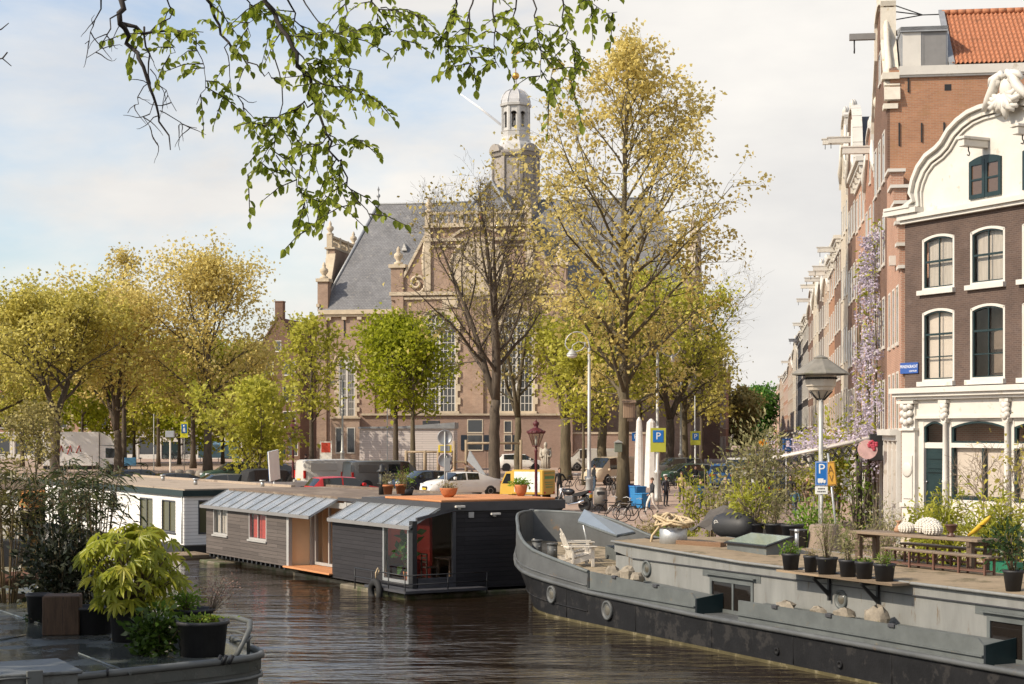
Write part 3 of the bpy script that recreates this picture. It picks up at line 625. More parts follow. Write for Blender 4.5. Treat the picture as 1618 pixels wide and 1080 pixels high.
mb = MB(); mb.tube([(-.05,0,-.6), (-.06,0,1.0), (-.05,0,2.2), (-.02,0,2.74)], .09, 8); mb.build('stem', HULLG, barge)
# foredeck and side decks
mb = MB(); vs = []; fs = []
for u in us: b_ = lerp(RB, u)-.05; vs += [(u, -b_, lerp(DZ, u)), (u, b_, lerp(DZ, u))]
mb.add(vs, [(i*2, (i+1)*2, (i+1)*2+1, i*2+1) for i in range(len(us)-1)]); mb.build('foredeck', DECKW, barge)
mb = MB()
for sg in (-1, 1): mb.box(8.46, 30, sg*1.7, sg*2.56, .74, .80)
mb.build('side_deck', HULLG, barge)
# side boxes (bulwark troughs)
def trough(u0, u1, za, zb, name='side_box'):
    mb = MB(); vs = []
    mb.prism([(u0,-2.56,.84), (u1,-2.56,.84), (u1,-2.56,zb-.12), (u1-.18,-2.56,zb), (u0,-2.56,za)], (0,.05,0)); mb.prism([(u0,-2.51,za-.16), (u1-.1,-2.51,zb-.16), (u1-.1,-1.76,zb-.10), (u0,-1.76,za-.10)], (0,0,-.05))
    mb.prism([(u1,-2.51,.8), (u1,-1.76,.8), (u1,-1.76,zb-.02), (u1,-2.51,zb-.12)], (-.03,0,0), 1)
    mb.box(u0, u1, -2.61, -2.56, .98, 1.01); return mb.build(name, [CABG, DKGREEN], barge)
trough(8.55, 13.86, 1.46, 1.31); trough(15.72, 24.0, 1.32, 1.32)
for (u, z) in ((9.9,1.44),(12.0,1.38),(17.2,1.33),(19.2,1.33),(21.3,1.33)):
    mb = MB(); mb.rbox(u-.1, u+.1, -2.6, -2.5, z-.07, z+.01, .01); mb.build('cleat', DGREY, barge)
# cabin
C0, C1, CV, CT = 8.54, 30.0, 1.75, 2.06
wins = [(13.28, 15.16, .82, 1.65), (23.2, 25.1, .80, 1.65)]
mb = MB(); wall_holes(mb, C0, C1, .78, 1.88, wins, -CV, .12); wall_holes(mb, C0, C1, .78, 1.88, [], CV, 0)
mb.quad((C0,CV,1.2), (C0,-CV,1.2), (C0,-CV,2.2), (C0,CV,2.2)); mb.quad((C1,-CV,.8), (C1,CV,.8), (C1,CV,2.1), (C1,-CV,2.1)); mb.build('cabin_wall', CABP, barge)
mb = MB(); mb.prism([(C0-.02,-CV-.03,1.98), (C0+.9,-CV-.03,1.86), (C1,-CV-.03,1.86), (C1,-CV-.03,2.06), (14.8,-CV-.03,2.06), (C0-.02,-CV-.03,2.2)], (0,.04,0)); mb.build('fascia', CABP, barge)
mb = MB(); mb.box(C0+.9, C1, -CV-.055, -CV-.03, 1.845, 1.865); mb.build('fascia_bead', DGREY, barge)
mb = MB()
def roofz(u): return 2.07 + (.14*(14.8-u)/6.26 if u < 14.8 else 0)
ul = [C0-.06, 11, 14.8, 20, 25, C1]
for i in range(len(ul)-1):
    a, b = ul[i], ul[i+1]; A, B = roofz(a), roofz(b)
    vs = [(u, v, z+dz+(.05 if abs(v) < .1 else 0)) for u, z in ((a, A), (b, B)) for v in (-CV-.09, 0, CV+.09) for dz in (0, .06)]
    mb.add(vs, [(1,7,9,3), (3,9,11,5), (0,2,8,6), (2,4,10,8), (0,6,7,1), (4,5,11,10), (0,1,3,2), (2,3,5,4), (6,8,9,7), (8,10,11,9)])
mb.build('cabin_roof', BROOF, barge)
for sg in (-1, 1):
    mb = MB(); mb.tube([(u, sg*(CV+.1), roofz(u)+.035) for u in ul], .035, 8); mb.build('roof_edge', CABP, barge)
WARM = glassm('dim_cabin_glass', (.015,.012,.010), .06)
for (a, b, c, d) in wins:
    w_ = window_unit(barge, a, b, c, d, -CV, fw=.09, bars=((.53,), ()), fm=CABG, gm=WARM, sill=False, proud=.03)
    mb = MB(); mb.box(a-.12, b+.12, -CV-.10, -CV-.02, d+.06, d+.09); mb.build('drip_strip', CABG, w_)
    mb = MB(); mb.box(a-.35, b+.3, -CV-.012, -CV-.004, d+.005, 1.845); mb.build('surround', CABG, w_)
    mb = MB(); mb.box(a, b+.2, -2.3, -CV-.05, .79, .82); mb.build('sill', HULLG, w_)
def porthole(u, v, z, r, ring=None):
    mb = MB(); T = Matrix.Translation((u, v, z)) @ Matrix.Rotation(PI/2, 4, 'X'); mb.lathe([(r*1.25,-.05),(r*1.25,.05),(r*1.0,.06),(r*.95,.02)], 20, T=T); o = mb.build('porthole', ring or CABP, barge)
    g = MB(); g.lathe([(r*.97,.0),(r*.5,.03),(0,.035)], 20, T=T); g.build('pane', glassm('porthole_glass', (.10,.09,.07), .12), o)
    return o
porthole(10.22, -CV, 1.63, .17, CABG); porthole(18.56, -CV, 1.55, .17, CABG); porthole(28, -CV, 1.55, .17, CABG)
f = lev(lambda u: .65); porthole(6.33, -f(6.33)[0]-.01, .65, .2, HULLG); f = lev(lambda u: .51); porthole(9.58, -f(9.58)[0]-.01, .51, .21, HULLG)
for (px_u, z) in ((17.3,.32), (19.6,.30)):
    mb = MB(); T = Matrix.Translation((px_u, -2.57, z)) @ Matrix.Rotation(PI/2, 4, 'X'); mb.lathe([(.085,-.02),(.085,.03),(.05,.03),(.04,.0),(0,0)], 14, T=T); mb.build('drain_outlet', HULLB, barge)
# shelf bracketed to the roof edge for the row of flower pots
sa, sb = 16.9, 21.0
mb = MB(); mb.box(sa, sb, -2.32, -CV-.10, 2.06, 2.11); mb.build('pot_shelf', WOOD, barge)
for u in (18.2, 19.9):
    mb = MB(); mb.box(u-.03, u+.03, -2.25, -CV-.06, 1.98, 2.055); mb.prism([(u-.02,-CV-.06,1.55), (u-.02,-CV-.0601,1.68), (u-.02,-2.2,2.0), (u-.02,-2.28,2.0)], (.04,0,0)); mb.box(u-.03, u+.03, -CV-.10, -CV-.035, 1.5, 1.98); mb.build('bracket', BLACK, barge)
# twin bollards, foredeck hatch coaming
for (u, v, h) in ((3.5,-1.6,.42), (4.4,-1.55,.42)):
    mb = MB(); z = lerp(DZ, u); mb.cyl((u,v,z), (u,v,z+h), .15, .15, 16); mb.lathe([(.17,0),(.17,.05),(0,.06)], 16, (u,v,z+h)); mb.cyl((u-.25,v,z+h*.65), (u+.25,v,z+h*.65), .03, .03, 8); mb.build('bollard', HULLG, barge)
mb = MB(); z = 1.5; mb.cyl((3.0,-1.45,z), (3.0,-1.45,z+.5), .035, .035, 8); mb.cyl((3.15,-1.5,z), (3.15,-1.5,z+.4), .03, .03, 8); mb.build('mooring_pin', WHITE, barge)
mb = MB(); mb.rbox(4.6, 8.3, .1, 2.05, 1.36, 1.85, .03); mb.build('deck_hatch', CABG, barge)
# opened hatch lid leaning up to the bow
t = thing('hatch_lid', 'blue grey steel hatch lid propped open on the barge foredeck', 'hatch', BO, BR)
P = [at(924,807,51.8), at(914,825,50.6), at(975,847.5,47.7), at(1003,842,48.6)]; Mi = (Matrix.Translation(BO) @ Matrix.Rotation(BR, 4, 'Z')).inverted()
P = [Mi @ p for p in P]; n_ = (P[1]-P[0]).cross(P[2]-P[0]).normalized()*.06
BLUEG = mat('blue_grey_paint', (.20,.235,.27), .35, var=.12, scale=2)
mb = MB(); mb.prism(P, n_); mb.build('lid', BLUEG, t)
mb = MB(); mb.tube(P + [P[0]], .03, 6); mb.build('rim', CABG, t); mb = MB(); q = (P[0]+P[1])/2; mb.cyl(q, (q.x+.3, q.y+.1, 1.6), .03, .03, 8); mb.build('prop', STEEL, t)
# ---------------- garden chairs on the foredeck
CHW = mat('white_garden_wood', (.68,.62,.53), .6, var=.12, scale=5)
def adirondack(loc, rz, label):
    t = thing('adirondack_chair', label, 'garden chair', loc, rz, 'white slatted chairs on the barge bow')
    mb = MB()
    for i in range(6): mb.rbox(-.26, .26, -.28+i*.09, -.21+i*.09, .36-i*.022, .38-i*.022, .004)
    mb.build('seat', CHW, t)
    mb = MB(); T = Matrix.Translation((0,.22,.24)) @ Matrix.Rotation(R(-24), 4, 'X')
    for i in range(5): x = -.24+i*.12; h = .78-.035*(i-2)**2; mb.rbox(x-.05, x+.05, -.01, .012, 0, h, .004, T=T)
    mb.rbox(-.27, .27, .012, .035, .3, .36, .004, T=T); mb.build('backrest', CHW, t)
    for s in (-1, 1):
        mb = MB(); mb.rbox(s*.36-.065, s*.36+.065, -.42, .42, .56, .585, .006); mb.build('armrest', CHW, t)
        mb = MB(); mb.rbox(s*.32-.02, s*.32+.02, -.36, -.27, 0, .56, .004); mb.build('leg', CHW, t)
        mb = MB(); mb.prism([(s*.28-.02,-.36,.26), (s*.28-.02,-.36,.38), (s*.28-.02,.55,.12), (s*.28-.02,.55,0), (s*.28-.02,.42,0)], (.04,0,0)); mb.rbox(s*.32-.018, s*.32+.018, .24, .3, .1, .56, .004); mb.build('leg', CHW, t)
    return t
adirondack(bp(6.15, -1.6, 1.40), R(104), 'white slatted garden chair on the barge bow, the one nearer the rail')
adirondack(bp(5.0, -1.0, 1.45), R(96), 'white slatted garden chair on the barge bow, the one beside the hatch')
t = thing('houseplant', 'tall large leaved houseplant behind the corner window of the black houseboat', 'houseplant', hp(16.95, .55, .43)); mb = MB(); mb.lathe([(.14,0),(.19,.3),(.17,.3),(.16,.26)], 14); mb.build('pot', TERRA, t)
HPL = (t,)
# ---------------- stones on the side boxes
ROCK = mat('rough_stone', (.25,.215,.165), .9, var=.35, scale=6, bump=.6, bscale=12, stain=(.15,.15,.06), stain_at=.6, stain_scale=5)
rng = random.Random(5)
def stone(u, sx, sz, label, v=-2.2, z=1.22, group=None):
    mb = MB(); rr = random.Random(int(u*100)); mb.ell((0,0,sz*.4), sx, .2, sz*.55, 9, 6, jit=.22, rnd=rr); o = mb.build('stone', ROCK, None, bp(u, v, z), BR+rr.uniform(-.5,.5), sharp=28); return tag(o, label, 'stone', group)
stone(9.15, .17, .36, 'tall grey stone standing beside the front corner of the barge cabin', z=1.30)
stone(9.5, .14, .26, 'smallest pale stone wedged in the middle of the cabin corner stones', z=1.29)
stone(9.95, .26, .42, 'biggest brown block of the stones under the round cabin window', z=1.28); stone(10.45, .2, .3, 'rounded stone at the stern end of the row under the round cabin window', z=1.27)
for u, a, b, l in ((17.1, .3, .26, 'flat brown stone nearest the cabin window on the long side box'), (18.3, .27, .24, 'mossy low stone below the second round cabin window'), (19.25, .26, .3, 'squarish mossy stone second from the stern end of the side box'), (20.35, .3, .46, 'largest pointed stone on the long side box')): stone(u, a, b, l, z=1.16)
# ---------------- things on the roof
def on_roof(px, py, z=2.135):
    q = broof(px, py, z); return bp(q.x, q.y, z), q
loc, q = on_roof(1064, 865)
t = thing('winch_drum', 'low galvanised drum on the barge roof carrying a coil of rope', 'drum', loc, BR)
mb = MB(); mb.lathe([(.37,0),(.37,.50),(.34,.52),(0,.52)], 24); mb.build('drum', STEEL, t)
mb = MB(); rr = random.Random(9); pts = []
for i in range(120):
    a = i*.45+.5*math.sin(i*.21); r = .34+.14*math.sin(i*.97)+rr.uniform(-.03,.03); pts.append((r*math.cos(a)*1.3+.06*math.sin(i*.3), r*math.sin(a)*1.0, .55+.24*abs(math.sin(i*.53))*(1-.4*math.cos(a))+rr.uniform(-.02,.03)))
pts += [(-.45,-.2,.5), (-.56,-.32,.3), (-.6,-.36,.02)]
rp_ = MB(); rp_.tube(pts, .034, 6); tag(rp_.build('rope_coil', ROPE, None, loc, BR), 'heap of thick tan mooring rope lying on the galvanised drum', 'rope')
loc, q = on_roof(1105, 868); mb = MB(); mb.rbox(-.78,.78,-.13,.13,0,.22,.012); tag(mb.build('timber_beam', boards('reddish_beam', (.22,.13,.075), .4, var=.3), None, loc, BR+.36), 'short square brown timber beam lying on the barge roof', 'beam')
loc, q = on_roof(1031, 860); mb = MB(); mb.rbox(-.16,.16,-.12,.12,0,.17,.01); mb.rbox(-.18,.18,-.14,.14,.16,.19,.008); tag(mb.build('small_black_box', BLACK, None, loc, BR), 'small black box beside the rope drum on the barge roof', 'box')
loc, q = on_roof(1196, 876)
t = thing('skylight', 'sloping glass skylight in a slate coloured frame on the barge roof', 'skylight', loc, BR)
mb = MB(); mb.prism([(-.9,-.3,0), (-.9,.45,0), (-.9,.45,.44), (-.9,-.3,.24)], (1.75,0,0)); mb.build('frame', CABG, t)
mb = MB(); mb.prism([(-.96,-.36,.235), (.91,-.36,.235), (.91,.50,.465), (-.96,.50,.465)], (0,-.009,.035)); mb.prism([(-.89,-.29,.29), (.84,-.29,.29), (.84,.43,.482), (-.89,.43,.482)], (0,-.004,.012), 1); mb.build('pane', [BLACK, glassm('skylight_glass', (.20,.26,.22), .05, .9)], t)
loc, q = on_roof(1259, 876)
t = thing('parasol_base', 'round concrete foot with a short steel pipe on the barge roof', 'parasol base', loc, BR)
mb = MB(); mb.lathe([(.33,0),(.34,.04),(.28,.09),(.08,.13),(0,.13)], 24); mb.build('foot', mat('concrete', (.24,.21,.17), .9, var=.2, scale=8), t); mb = MB(); mb.cyl((0,0,.12), (0,0,.6), .05, .05, 12); mb.cyl((0,0,.55), (0,0,.64), .062, .062, 12); mb.build('pipe', STEEL, t)
# inflatable tender and tarpaulin at the far edge of the roof
TARP = mat('grey_tarpaulin', (.085,.075,.065), .7, var=.3, scale=2, bump=.4, bscale=4)
INFL = mat('black_inflatable', (.03,.03,.031), .55, var=.2, scale=3)
loc, q = on_roof(1160, 851)
mb = MB(); prof = [(0,-.72),(.16,-.7),(.3,-.6),(.36,-.4),(.37,0),(.36,.4),(.3,.6),(.16,.7),(0,.72)]
T = Matrix.Translation((0,0,.38)) @ Matrix.Rotation(PI/2, 4, 'Y'); mb.lathe(prof, 18, T=T)
t = thing('inflatable_fender', 'fat black inflatable tube with a round white mark on the barge roof', 'inflatable boat', loc, BR+.25); mb.build('tube', INFL, t)
mb = MB(); mb.lathe([(.085,0),(.085,.006),(.06,.006),(.06,.003),(0,.003)], 20, T=Matrix.Translation((-.38,-.345,.46)) @ Matrix.Rotation(PI/2+.25, 4, 'X')); mb.build('emblem', WHITE, t)
mb = MB(); rr = random.Random(3); G = 12; base = bp(q.x-1.1, q.y+.55, 2.1)
hgt = lambda i, j: .95*math.sin(PI*min(1, (i+.6)/G*1.05))**.6*(1-abs(j-5.2)/7.5)+.07*math.sin(i*1.9+j*.8)+rr.uniform(-.03,.03)
vs = [(-1.1+i*.2+.05*math.sin(j), -.9+j*.16+.05*math.sin(i*1.3), max(0, hgt(i, j))) for i in range(G) for j in range(12)]
mb.add(vs, [(i*12+j, (i+1)*12+j, (i+1)*12+j+1, i*12+j+1) for i in range(G-1) for j in range(11)]); tag(mb.build('tarpaulin', TARP, None, base, BR+.15), 'crumpled grey tarpaulin thrown over gear behind the inflatable tube', 'tarpaulin')
POT1 = [(.24,0),(.30,.36),(.32,.37),(.33,.42),(.30,.42),(.29,.38)]
rp2 = random.Random(11)
# ---------------- plants: leaf sprays used everywhere
def leaf_mesh(mb_pts, dirs, size, rnd, wr=.42, fold=.25, droop=.0):
    """diamond leaves at the points; returns vertex and face arrays"""
    n = len(mb_pts); P_ = np.array(mb_pts); D = np.array(dirs); D /= np.linalg.norm(D, axis=1, keepdims=True)+1e-9
    g = np.random.default_rng(rnd); up = g.normal(size=(n, 3)); up[:, 2] += .6; S = np.cross(D, up); S /= np.linalg.norm(S, axis=1, keepdims=True)+1e-9; N = np.cross(S, D)
    L_ = size*g.uniform(.5, 1.55, (n, 1)); W = L_*wr
    D2 = D.copy(); D2[:, 2] -= droop; 
    a = P_; b = P_+D*L_*.5+S*W*.5+N*W*fold; c = P_+D2*L_; d = P_+D*L_*.5-S*W*.5+N*W*fold
    vs = np.stack([a, b, c, d], 1).reshape(-1, 3); return vs
def leaves_obj(name, m, pts, dirs, size, seed, parent, wr=.5, fold=.2, droop=0.):
    vs = leaf_mesh(pts, dirs, size, seed, wr, fold, droop); n = len(vs)//4
    me = bpy.data.meshes.new(name); me.vertices.add(n*4); me.vertices.foreach_set('co', vs.ravel()); me.loops.add(n*4); me.loops.foreach_set('vertex_index', np.arange(n*4, dtype=np.int32))
    me.polygons.add(n); me.polygons.foreach_set('loop_start', np.arange(0, n*4, 4, dtype=np.int32)); me.polygons.foreach_set('loop_total', np.full(n, 4, dtype=np.int32)); me.materials.append(m); me.update(calc_edges=True); me.validate()
    return put(name, me, parent)
STEMM = mat('plant_stem', (.12,.09,.05), .8, var=.3); TWIG = mat('grey_twig', (.20,.155,.11), .85, var=.3)
G_MID = leafm('leaf_mid_green', (.13,.21,.02), (.27,.35,.04)); G_YEL = leafm('leaf_yellow_green', (.34,.36,.04), (.52,.47,.07)); G_DRY = leafm('leaf_olive_dry', (.26,.22,.07), (.42,.33,.13)); G_DARK = leafm('leaf_dark_green', (.028,.055,.014), (.06,.10,.025), .25, .35); G_FRESH = leafm('leaf_fresh_green', (.17,.29,.03), (.30,.43,.05)); G_OLIVE = leafm('leaf_grey_olive', (.28,.27,.12), (.44,.39,.19), .4)
def bush(parent, c, rx, ry, h, n, m, seed, size=.09, stems=8, wr=.5, fill=.55, z0=0., lean=(0,0), droop=.0, stemm=None, sr=.012, name='foliage', upright=.5):
    """stems fanning out of one spot, twigs along them, leaves along the twigs"""
    r = random.Random(seed); mb = MB(); pts = []; dirs = []; tw = []
    for i in range(stems):
        a = r.uniform(0, 2*PI); k = math.sqrt(r.random()); tip = V((c[0]+lean[0]+math.cos(a)*k*rx*.85, c[1]+lean[1]+math.sin(a)*k*ry*.85, z0+h*(1-.55*k*k)*r.uniform(.75, 1.0)))
        b = V((c[0]+math.cos(a)*k*rx*.12, c[1]+math.sin(a)*k*ry*.12, z0)); mid = b.lerp(tip, .5)+V((r.uniform(-.1,.1)*rx, r.uniform(-.1,.1)*ry, h*.08)); L_ = [b, b.lerp(mid, .6), mid, mid.lerp(tip, .5), tip]; mb.tube(L_, [sr*1.3, sr*1.1, sr*.9, sr*.7, sr*.4], 5); tw.append(L_)
    for k in range(n):
        L_ = tw[r.randrange(len(tw))]; f = fill+(1-fill)*r.random() if r.random() < .8 else r.random(); f = max(.12, f); q = f*4; i = min(3, int(q)); p = L_[i].lerp(L_[i+1], q-i)
        o = V((r.gauss(0, 1)*rx*.27, r.gauss(0, 1)*ry*.27, r.gauss(0, 1)*h*.12)); p = p+o
        if p.z < z0+.02: p.z = z0+.02+r.random()*.1*h
        pts.append(tuple(p)); d = o.normalized()*.7+V((r.uniform(-1,1), r.uniform(-1,1), r.uniform(-.4, upright+.4)))*.8; dirs.append(tuple(d))
    mb.build('stems', stemm or STEMM, parent, uv=False); return leaves_obj(name, m, pts, dirs, size, seed, parent, wr, .2, droop)
bush(HPL[0], (0,0), .42, .3, 1.6, 90, leafm('houseplant_leaf', (.05,.13,.02), (.10,.20,.03), .3, .3), 46, .26, 7, .55, .25, .28)
# six pots on the shelf
specs = [(1309,897,.42,'flat green tuft'), (1336,901,.33,'stub of dry grass'), (1364.5,904,.48,'tall thin airy shrub'), (1398.5,908,.41,'slender upright conifer-like sprig'), (1426,911,.40,'low moss'), (1455.5,915,.46,'short grassy tuft')]
for k, (px, py, w, what) in enumerate(specs):
    loc, q = on_roof(px, py, 2.113); u = q.x; loc = bp(u, -2.08, 2.112); s_ = w/.62*1.05
    t = potted('plant_pot', f'black plastic pot holding {what} on the barge side shelf', 'plant pot', loc, [(.23*s_,0),(.28*s_,.31),(.30*s_,.32),(.30*s_,.37),(.27*s_,.37),(.26*s_,.31)], PLASTIC, 'black pots on the barge shelf')
    if k == 0: bush(t, (0,0), .22, .2, .34, 220, G_FRESH, 40, .07, 10, .4, .3, .3)
    elif k == 1: bush(t, (0,0), .15, .15, .3, 60, G_DRY, 41, .09, 8, .15, .3, .28)
    elif k == 2: bush(t, (0,0), .42, .35, 1.35, 620, G_OLIVE, 42, .07, 14, .25, .3, .3, sr=.007)
    elif k == 3: bush(t, (0,0), .22, .22, .95, 420, G_OLIVE, 43, .08, 9, .25, .2, .3, sr=.007)
    elif k == 4: bush(t, (0,0), .2, .2, .12, 110, G_MID, 44, .06, 8, .5, .2, .3)
    else: bush(t, (0,0), .22, .22, .38, 280, G_MID, 45, .08, 12, .2, .2, .3)
# three tubs, pail, stump at the far roof edge
def roof_pot(px, py, w, h, label, name='plant_tub', group='black tubs along the far side of the barge roof'):
    loc, q = on_roof(px, py); return potted(name, label, 'plant tub', loc, [(w*.38,0),(w*.47,h*.86),(w*.5,h*.87),(w*.5,h),(w*.46,h),(w*.45,h*.88)], PLASTIC, group)
t = roof_pot(1191, 852, .62, .46, 'black tub with a knotty rhododendron beside the inflatable tube'); bush(t, (0,0), .62, .55, 1.75, 460, G_YEL, 51, .15, 9, .34, .6, .4, sr=.025, stemm=TWIG)
t = roof_pot(1224, 853, .60, .48, 'black tub with a spiky young pine between two other tubs'); bush(t, (0,0), .3, .3, 1.1, 420, G_OLIVE, 52, .16, 6, .1, .4, .42)
t = roof_pot(1252, 856, .66, .50, 'widest black tub with a double rim on the barge roof')
bush(t, (0,0), .2, .2, .12, 60, G_MID, 53, .06, 6, .5, .2, .42)
loc, q = on_roof(1262, 868); t = thing('pail', 'plain dark grey pail behind the steel pipe on the barge roof', 'pail', loc, BR); mb = MB(); mb.lathe([(.19,0),(.23,.5),(.24,.5),(.24,.53),(.21,.53),(.20,.1),(0,.1)], 18); mb.build('body', DGREY, t); mb = MB(); mb.tube([(.235*math.cos(a), 0, .52-.16*math.sin(a)) for a in [i*PI/10 for i in range(11)]], .008, 5); mb.build('handle', STEEL, t)
BARK = mat('tree_bark', (.105,.085,.052), .9, var=.45, scale=7, bump=.8, bscale=22, stretch=(1,1,.25), stain=(.14,.15,.07), stain_scale=2, stain_at=.58)
BARKD = mat('dark_tree_bark', (.085,.066,.048), .9, var=.4, scale=7, bump=.8, bscale=22, stretch=(1,1,.25))
loc, q = on_roof(1302, 868)
mb = MB(); mb.lathe([(.46,0),(.42,.25),(.38,.62),(.34,.66),(0,.66)], 16); tag(mb.build('tree_stump', mat('grey_driftwood', (.24,.185,.14), .85, var=.3, scale=5, stretch=(3,3,.4), bump=.5), None, loc, BR+.5, sharp=40), 'thick grey weathered stump standing on the barge roof', 'tree stump')
# table, benches
TBW = boards('table_boards', (.20,.15,.105), .11, axis='z', var=.25, groove=.4, wash=(.3,.26,.2)); RUST = mat('rusty_iron', (.13,.065,.045), .8, var=.3, scale=6)
t = thing('garden_table', 'long weathered plank table on the barge roof', 'table', bp(17.9, 1.05, 2.135), BR+.09)
mb = MB(); mb.rbox(-2.1,2.0,-.38,.38,.66,.73,.012); mb.build('tabletop', TBW, t)
for x in (-1.85, 1.7):
    for y in (-.27, .27): mb = MB(); mb.rbox(x-.075,x+.075,y-.06,y+.06,0,.66,.008); mb.build('leg', DARKWOOD, t)
    mb = MB(); mb.box(x-.05,x+.05,-.36,.36,.56,.655); mb.build('crossbar', DARKWOOD, t)
for v, lab in ((.30, 'long plank bench with rusty legs in front of the garden table'), (1.72, 'plank bench on the far side of the garden table')):
    b_ = thing('bench', lab, 'bench', bp(19.3 if v < 1 else 18.2, v, 2.135), BR+.02)
    mb = MB(); mb.rbox(-1.75,1.75,-.17,.17,.40,.45,.01); mb.build('seat', TBW, b_)
    for x in (-1.6, -.8, 0, .8, 1.6):
        for y in (-.13, .13): mb = MB(); mb.box(x-.022,x+.022,y-.022,y+.022,0,.40); mb.build('leg', RUST, b_)
    mb = MB(); mb.box(-1.6,1.6,-.12,.12,.10,.13); mb.build('stretcher', RUST, b_)
# on the table
KNIT = mat('white_knobbly_stone', (.62,.58,.51), .8, var=.1)
def knob(loc, r, label):
    mb = MB(); mb.ell((0,0,r*.55), r, r*.8, r*.6, 16, 9)
    for i in range(9):
        th = PI*(i+.5)/12
        for j in range(int(18*math.sin(th))+1):
            a = 2*PI*j/(int(18*math.sin(th))+1); mb.ell((r*math.sin(th)*math.cos(a), r*.8*math.sin(th)*math.sin(a), r*.55+r*.6*math.cos(th)), r*.13, r*.13, r*.11, 6, 4)
    tag(mb.build('knobbly_ornament', KNIT, None, loc, BR, uv=False), label, 'ornament', 'knobbly white ornaments on the garden table')
zt = 2.135+.732
knob(bp(17.35,1.02,zt), .21, 'small white knobbly ornament at the bow end of the garden table'); knob(bp(17.85,1.22,zt), .31, 'largest white knobbly ornament on the garden table'); knob(bp(18.3,.98,zt), .24, 'white knobbly ornament beside the brown urn')
t = thing('urn', 'small brown footed urn on the garden table', 'urn', bp(18.85,1.05,zt)); mb = MB(); mb.lathe([(.09,0),(.1,.03),(.05,.06),(.05,.10),(.11,.16),(.12,.23),(.15,.25),(.15,.27),(.11,.27),(.1,.22),(0,.2)], 16); mb.build('body', mat('brown_glaze', (.10,.05,.035), .4), t)
mb = MB(); mb.lathe([(.10,0),(.12,.06),(.05,.16),(.035,.22),(.09,.27),(.08,.27),(.02,.2)], 14); tag(mb.build('vase', mat('clay_vase', (.38,.22,.13), .7), None, bp(16.95,1.1,zt)), 'small pale clay vase with a narrow neck on the garden table', 'vase')
mb = MB(); mb.tube([(-.36,0,.04),(-.2,.02,.14),(0,.04,.28),(.15,.06,.4),(.26,.08,.5)], [.03,.05,.06,.055,.02], 8); tag(mb.build('yellow_gourd', mat('yellow_gourd_skin', (.55,.36,.03), .5), None, bp(19.6,1.2,zt), BR), 'long curved yellow gourd leaning at the table end', 'gourd')
# pot with an oleander at the stern end, green crate under the bench
loc, q = on_roof(1601, 934); t = potted('plant_pot', 'tall black pot with a leathery dark shrub at the roof edge by the bench', 'plant pot', loc, [(.14,0),(.19,.36),(.205,.37),(.205,.41),(.18,.41),(.17,.37)], PLASTIC); bush(t, (0,0), .5, .45, 1.15, 520, G_DARK, 61, .12, 9, .3, .5, .36)
loc, q = on_roof(1590, 905); t = thing('green_crate', 'dark green plastic crate under the plank bench', 'crate', loc, BR); mb = MB(); wall = .02
mb.box(-.3,.3,-.2,.2,0,.02); mb.box(-.3,.3,-.2,-.18,.02,.24); mb.box(-.3,.3,.18,.2,.02,.24); mb.box(-.3,-.28,-.18,.18,.02,.24); mb.box(.28,.3,-.18,.18,.02,.24); mb.build('body', mat('green_plastic', (.02,.14,.08), .5), t)
# ================================================================ houses
BRK = {'brown': brick('brown_brick', (.105,.07,.055), (.08,.055,.046), (.13,.10,.085), var=.32, patch=(.135,.10,.085)),
 'orange': brick('orange_brick', (.39,.19,.105), (.32,.15,.085), (.33,.24,.17), var=.2, patch=(.30,.17,.085)),
 'red': brick('red_brick', (.34,.15,.09), (.27,.11,.07), (.34,.26,.2), var=.22), 'rose': brick('rose_brick', (.40,.21,.14), (.33,.165,.11), (.42,.34,.27), var=.2),
 'pale': brick('pale_brick', (.40,.29,.21), (.34,.24,.17), (.42,.36,.29), var=.18), 'umber': brick('umber_brick', (.16,.085,.055), (.12,.065,.045), (.2,.15,.12), var=.25), 'cream': brick('cream_render', (.52,.46,.37), (.50,.44,.35), (.48,.42,.34), 2., 1., .004, var=.1), 'black': brick('black_brick', (.03,.027,.026), (.025,.022,.021), (.06,.05,.045), var=.25)}
TILE = mat('orange_pantile', (.37,.15,.075), .8, var=.25, scale=5, stain=(.26,.11,.055), stain_at=.58, stain_scale=2, bump=.2)
TILED = mat('dark_red_tile', (.13,.045,.03), .8, var=.3, scale=4); SLATE = mat('roof_slate', (.10,.105,.115), .6, var=.2, scale=3)
LEAD = mat('lead_sheet', (.30,.31,.32), .5, .3, var=.2, scale=2, stain=(.38,.25,.15), stain_at=.66)
PANE = glassm('house_pane', (.045,.05,.055), .05, .8); PANEL_ = glassm('house_pane_pale', (.30,.28,.25), .12, .6)
WCACHE = {}
def wmesh(w, h, nx, nz, fm=None, pm=None):
    k = (round(w, 2), round(h, 2), nx, nz, fm and fm.name, pm and pm.name)
    if k in WCACHE: return WCACHE[k]
    mb = MB(); f = .08; y0, y1 = -.03, .04
    mb.box(0, w, y0, y1, h-f, h); mb.box(0, w, y0-.03, y1, -.08, f*.6); mb.box(0, f, y0, y1, f*.6, h-f); mb.box(w-f, w, y0, y1, f*.6, h-f)
    for i in range(1, nx): c = w*i/nx; mb.box(c-.025, c+.025, y0+.02, y1, f*.6, h-f)
    for i in range(1, nz): c = h*i/nz; mb.box(f, w-f, y0+.025, y1, c-.022, c+.022)
    a = mb.build('window', fm or WHITE); g = MB(); g.box(f*.5, w-f*.5, -.012, .0, f*.4, h-f*.5); b = g.build('pane', pm or PANE)
    WCACHE[k] = (a.data, b.data); bpy.data.objects.remove(a); bpy.data.objects.remove(b); return WCACHE[k]
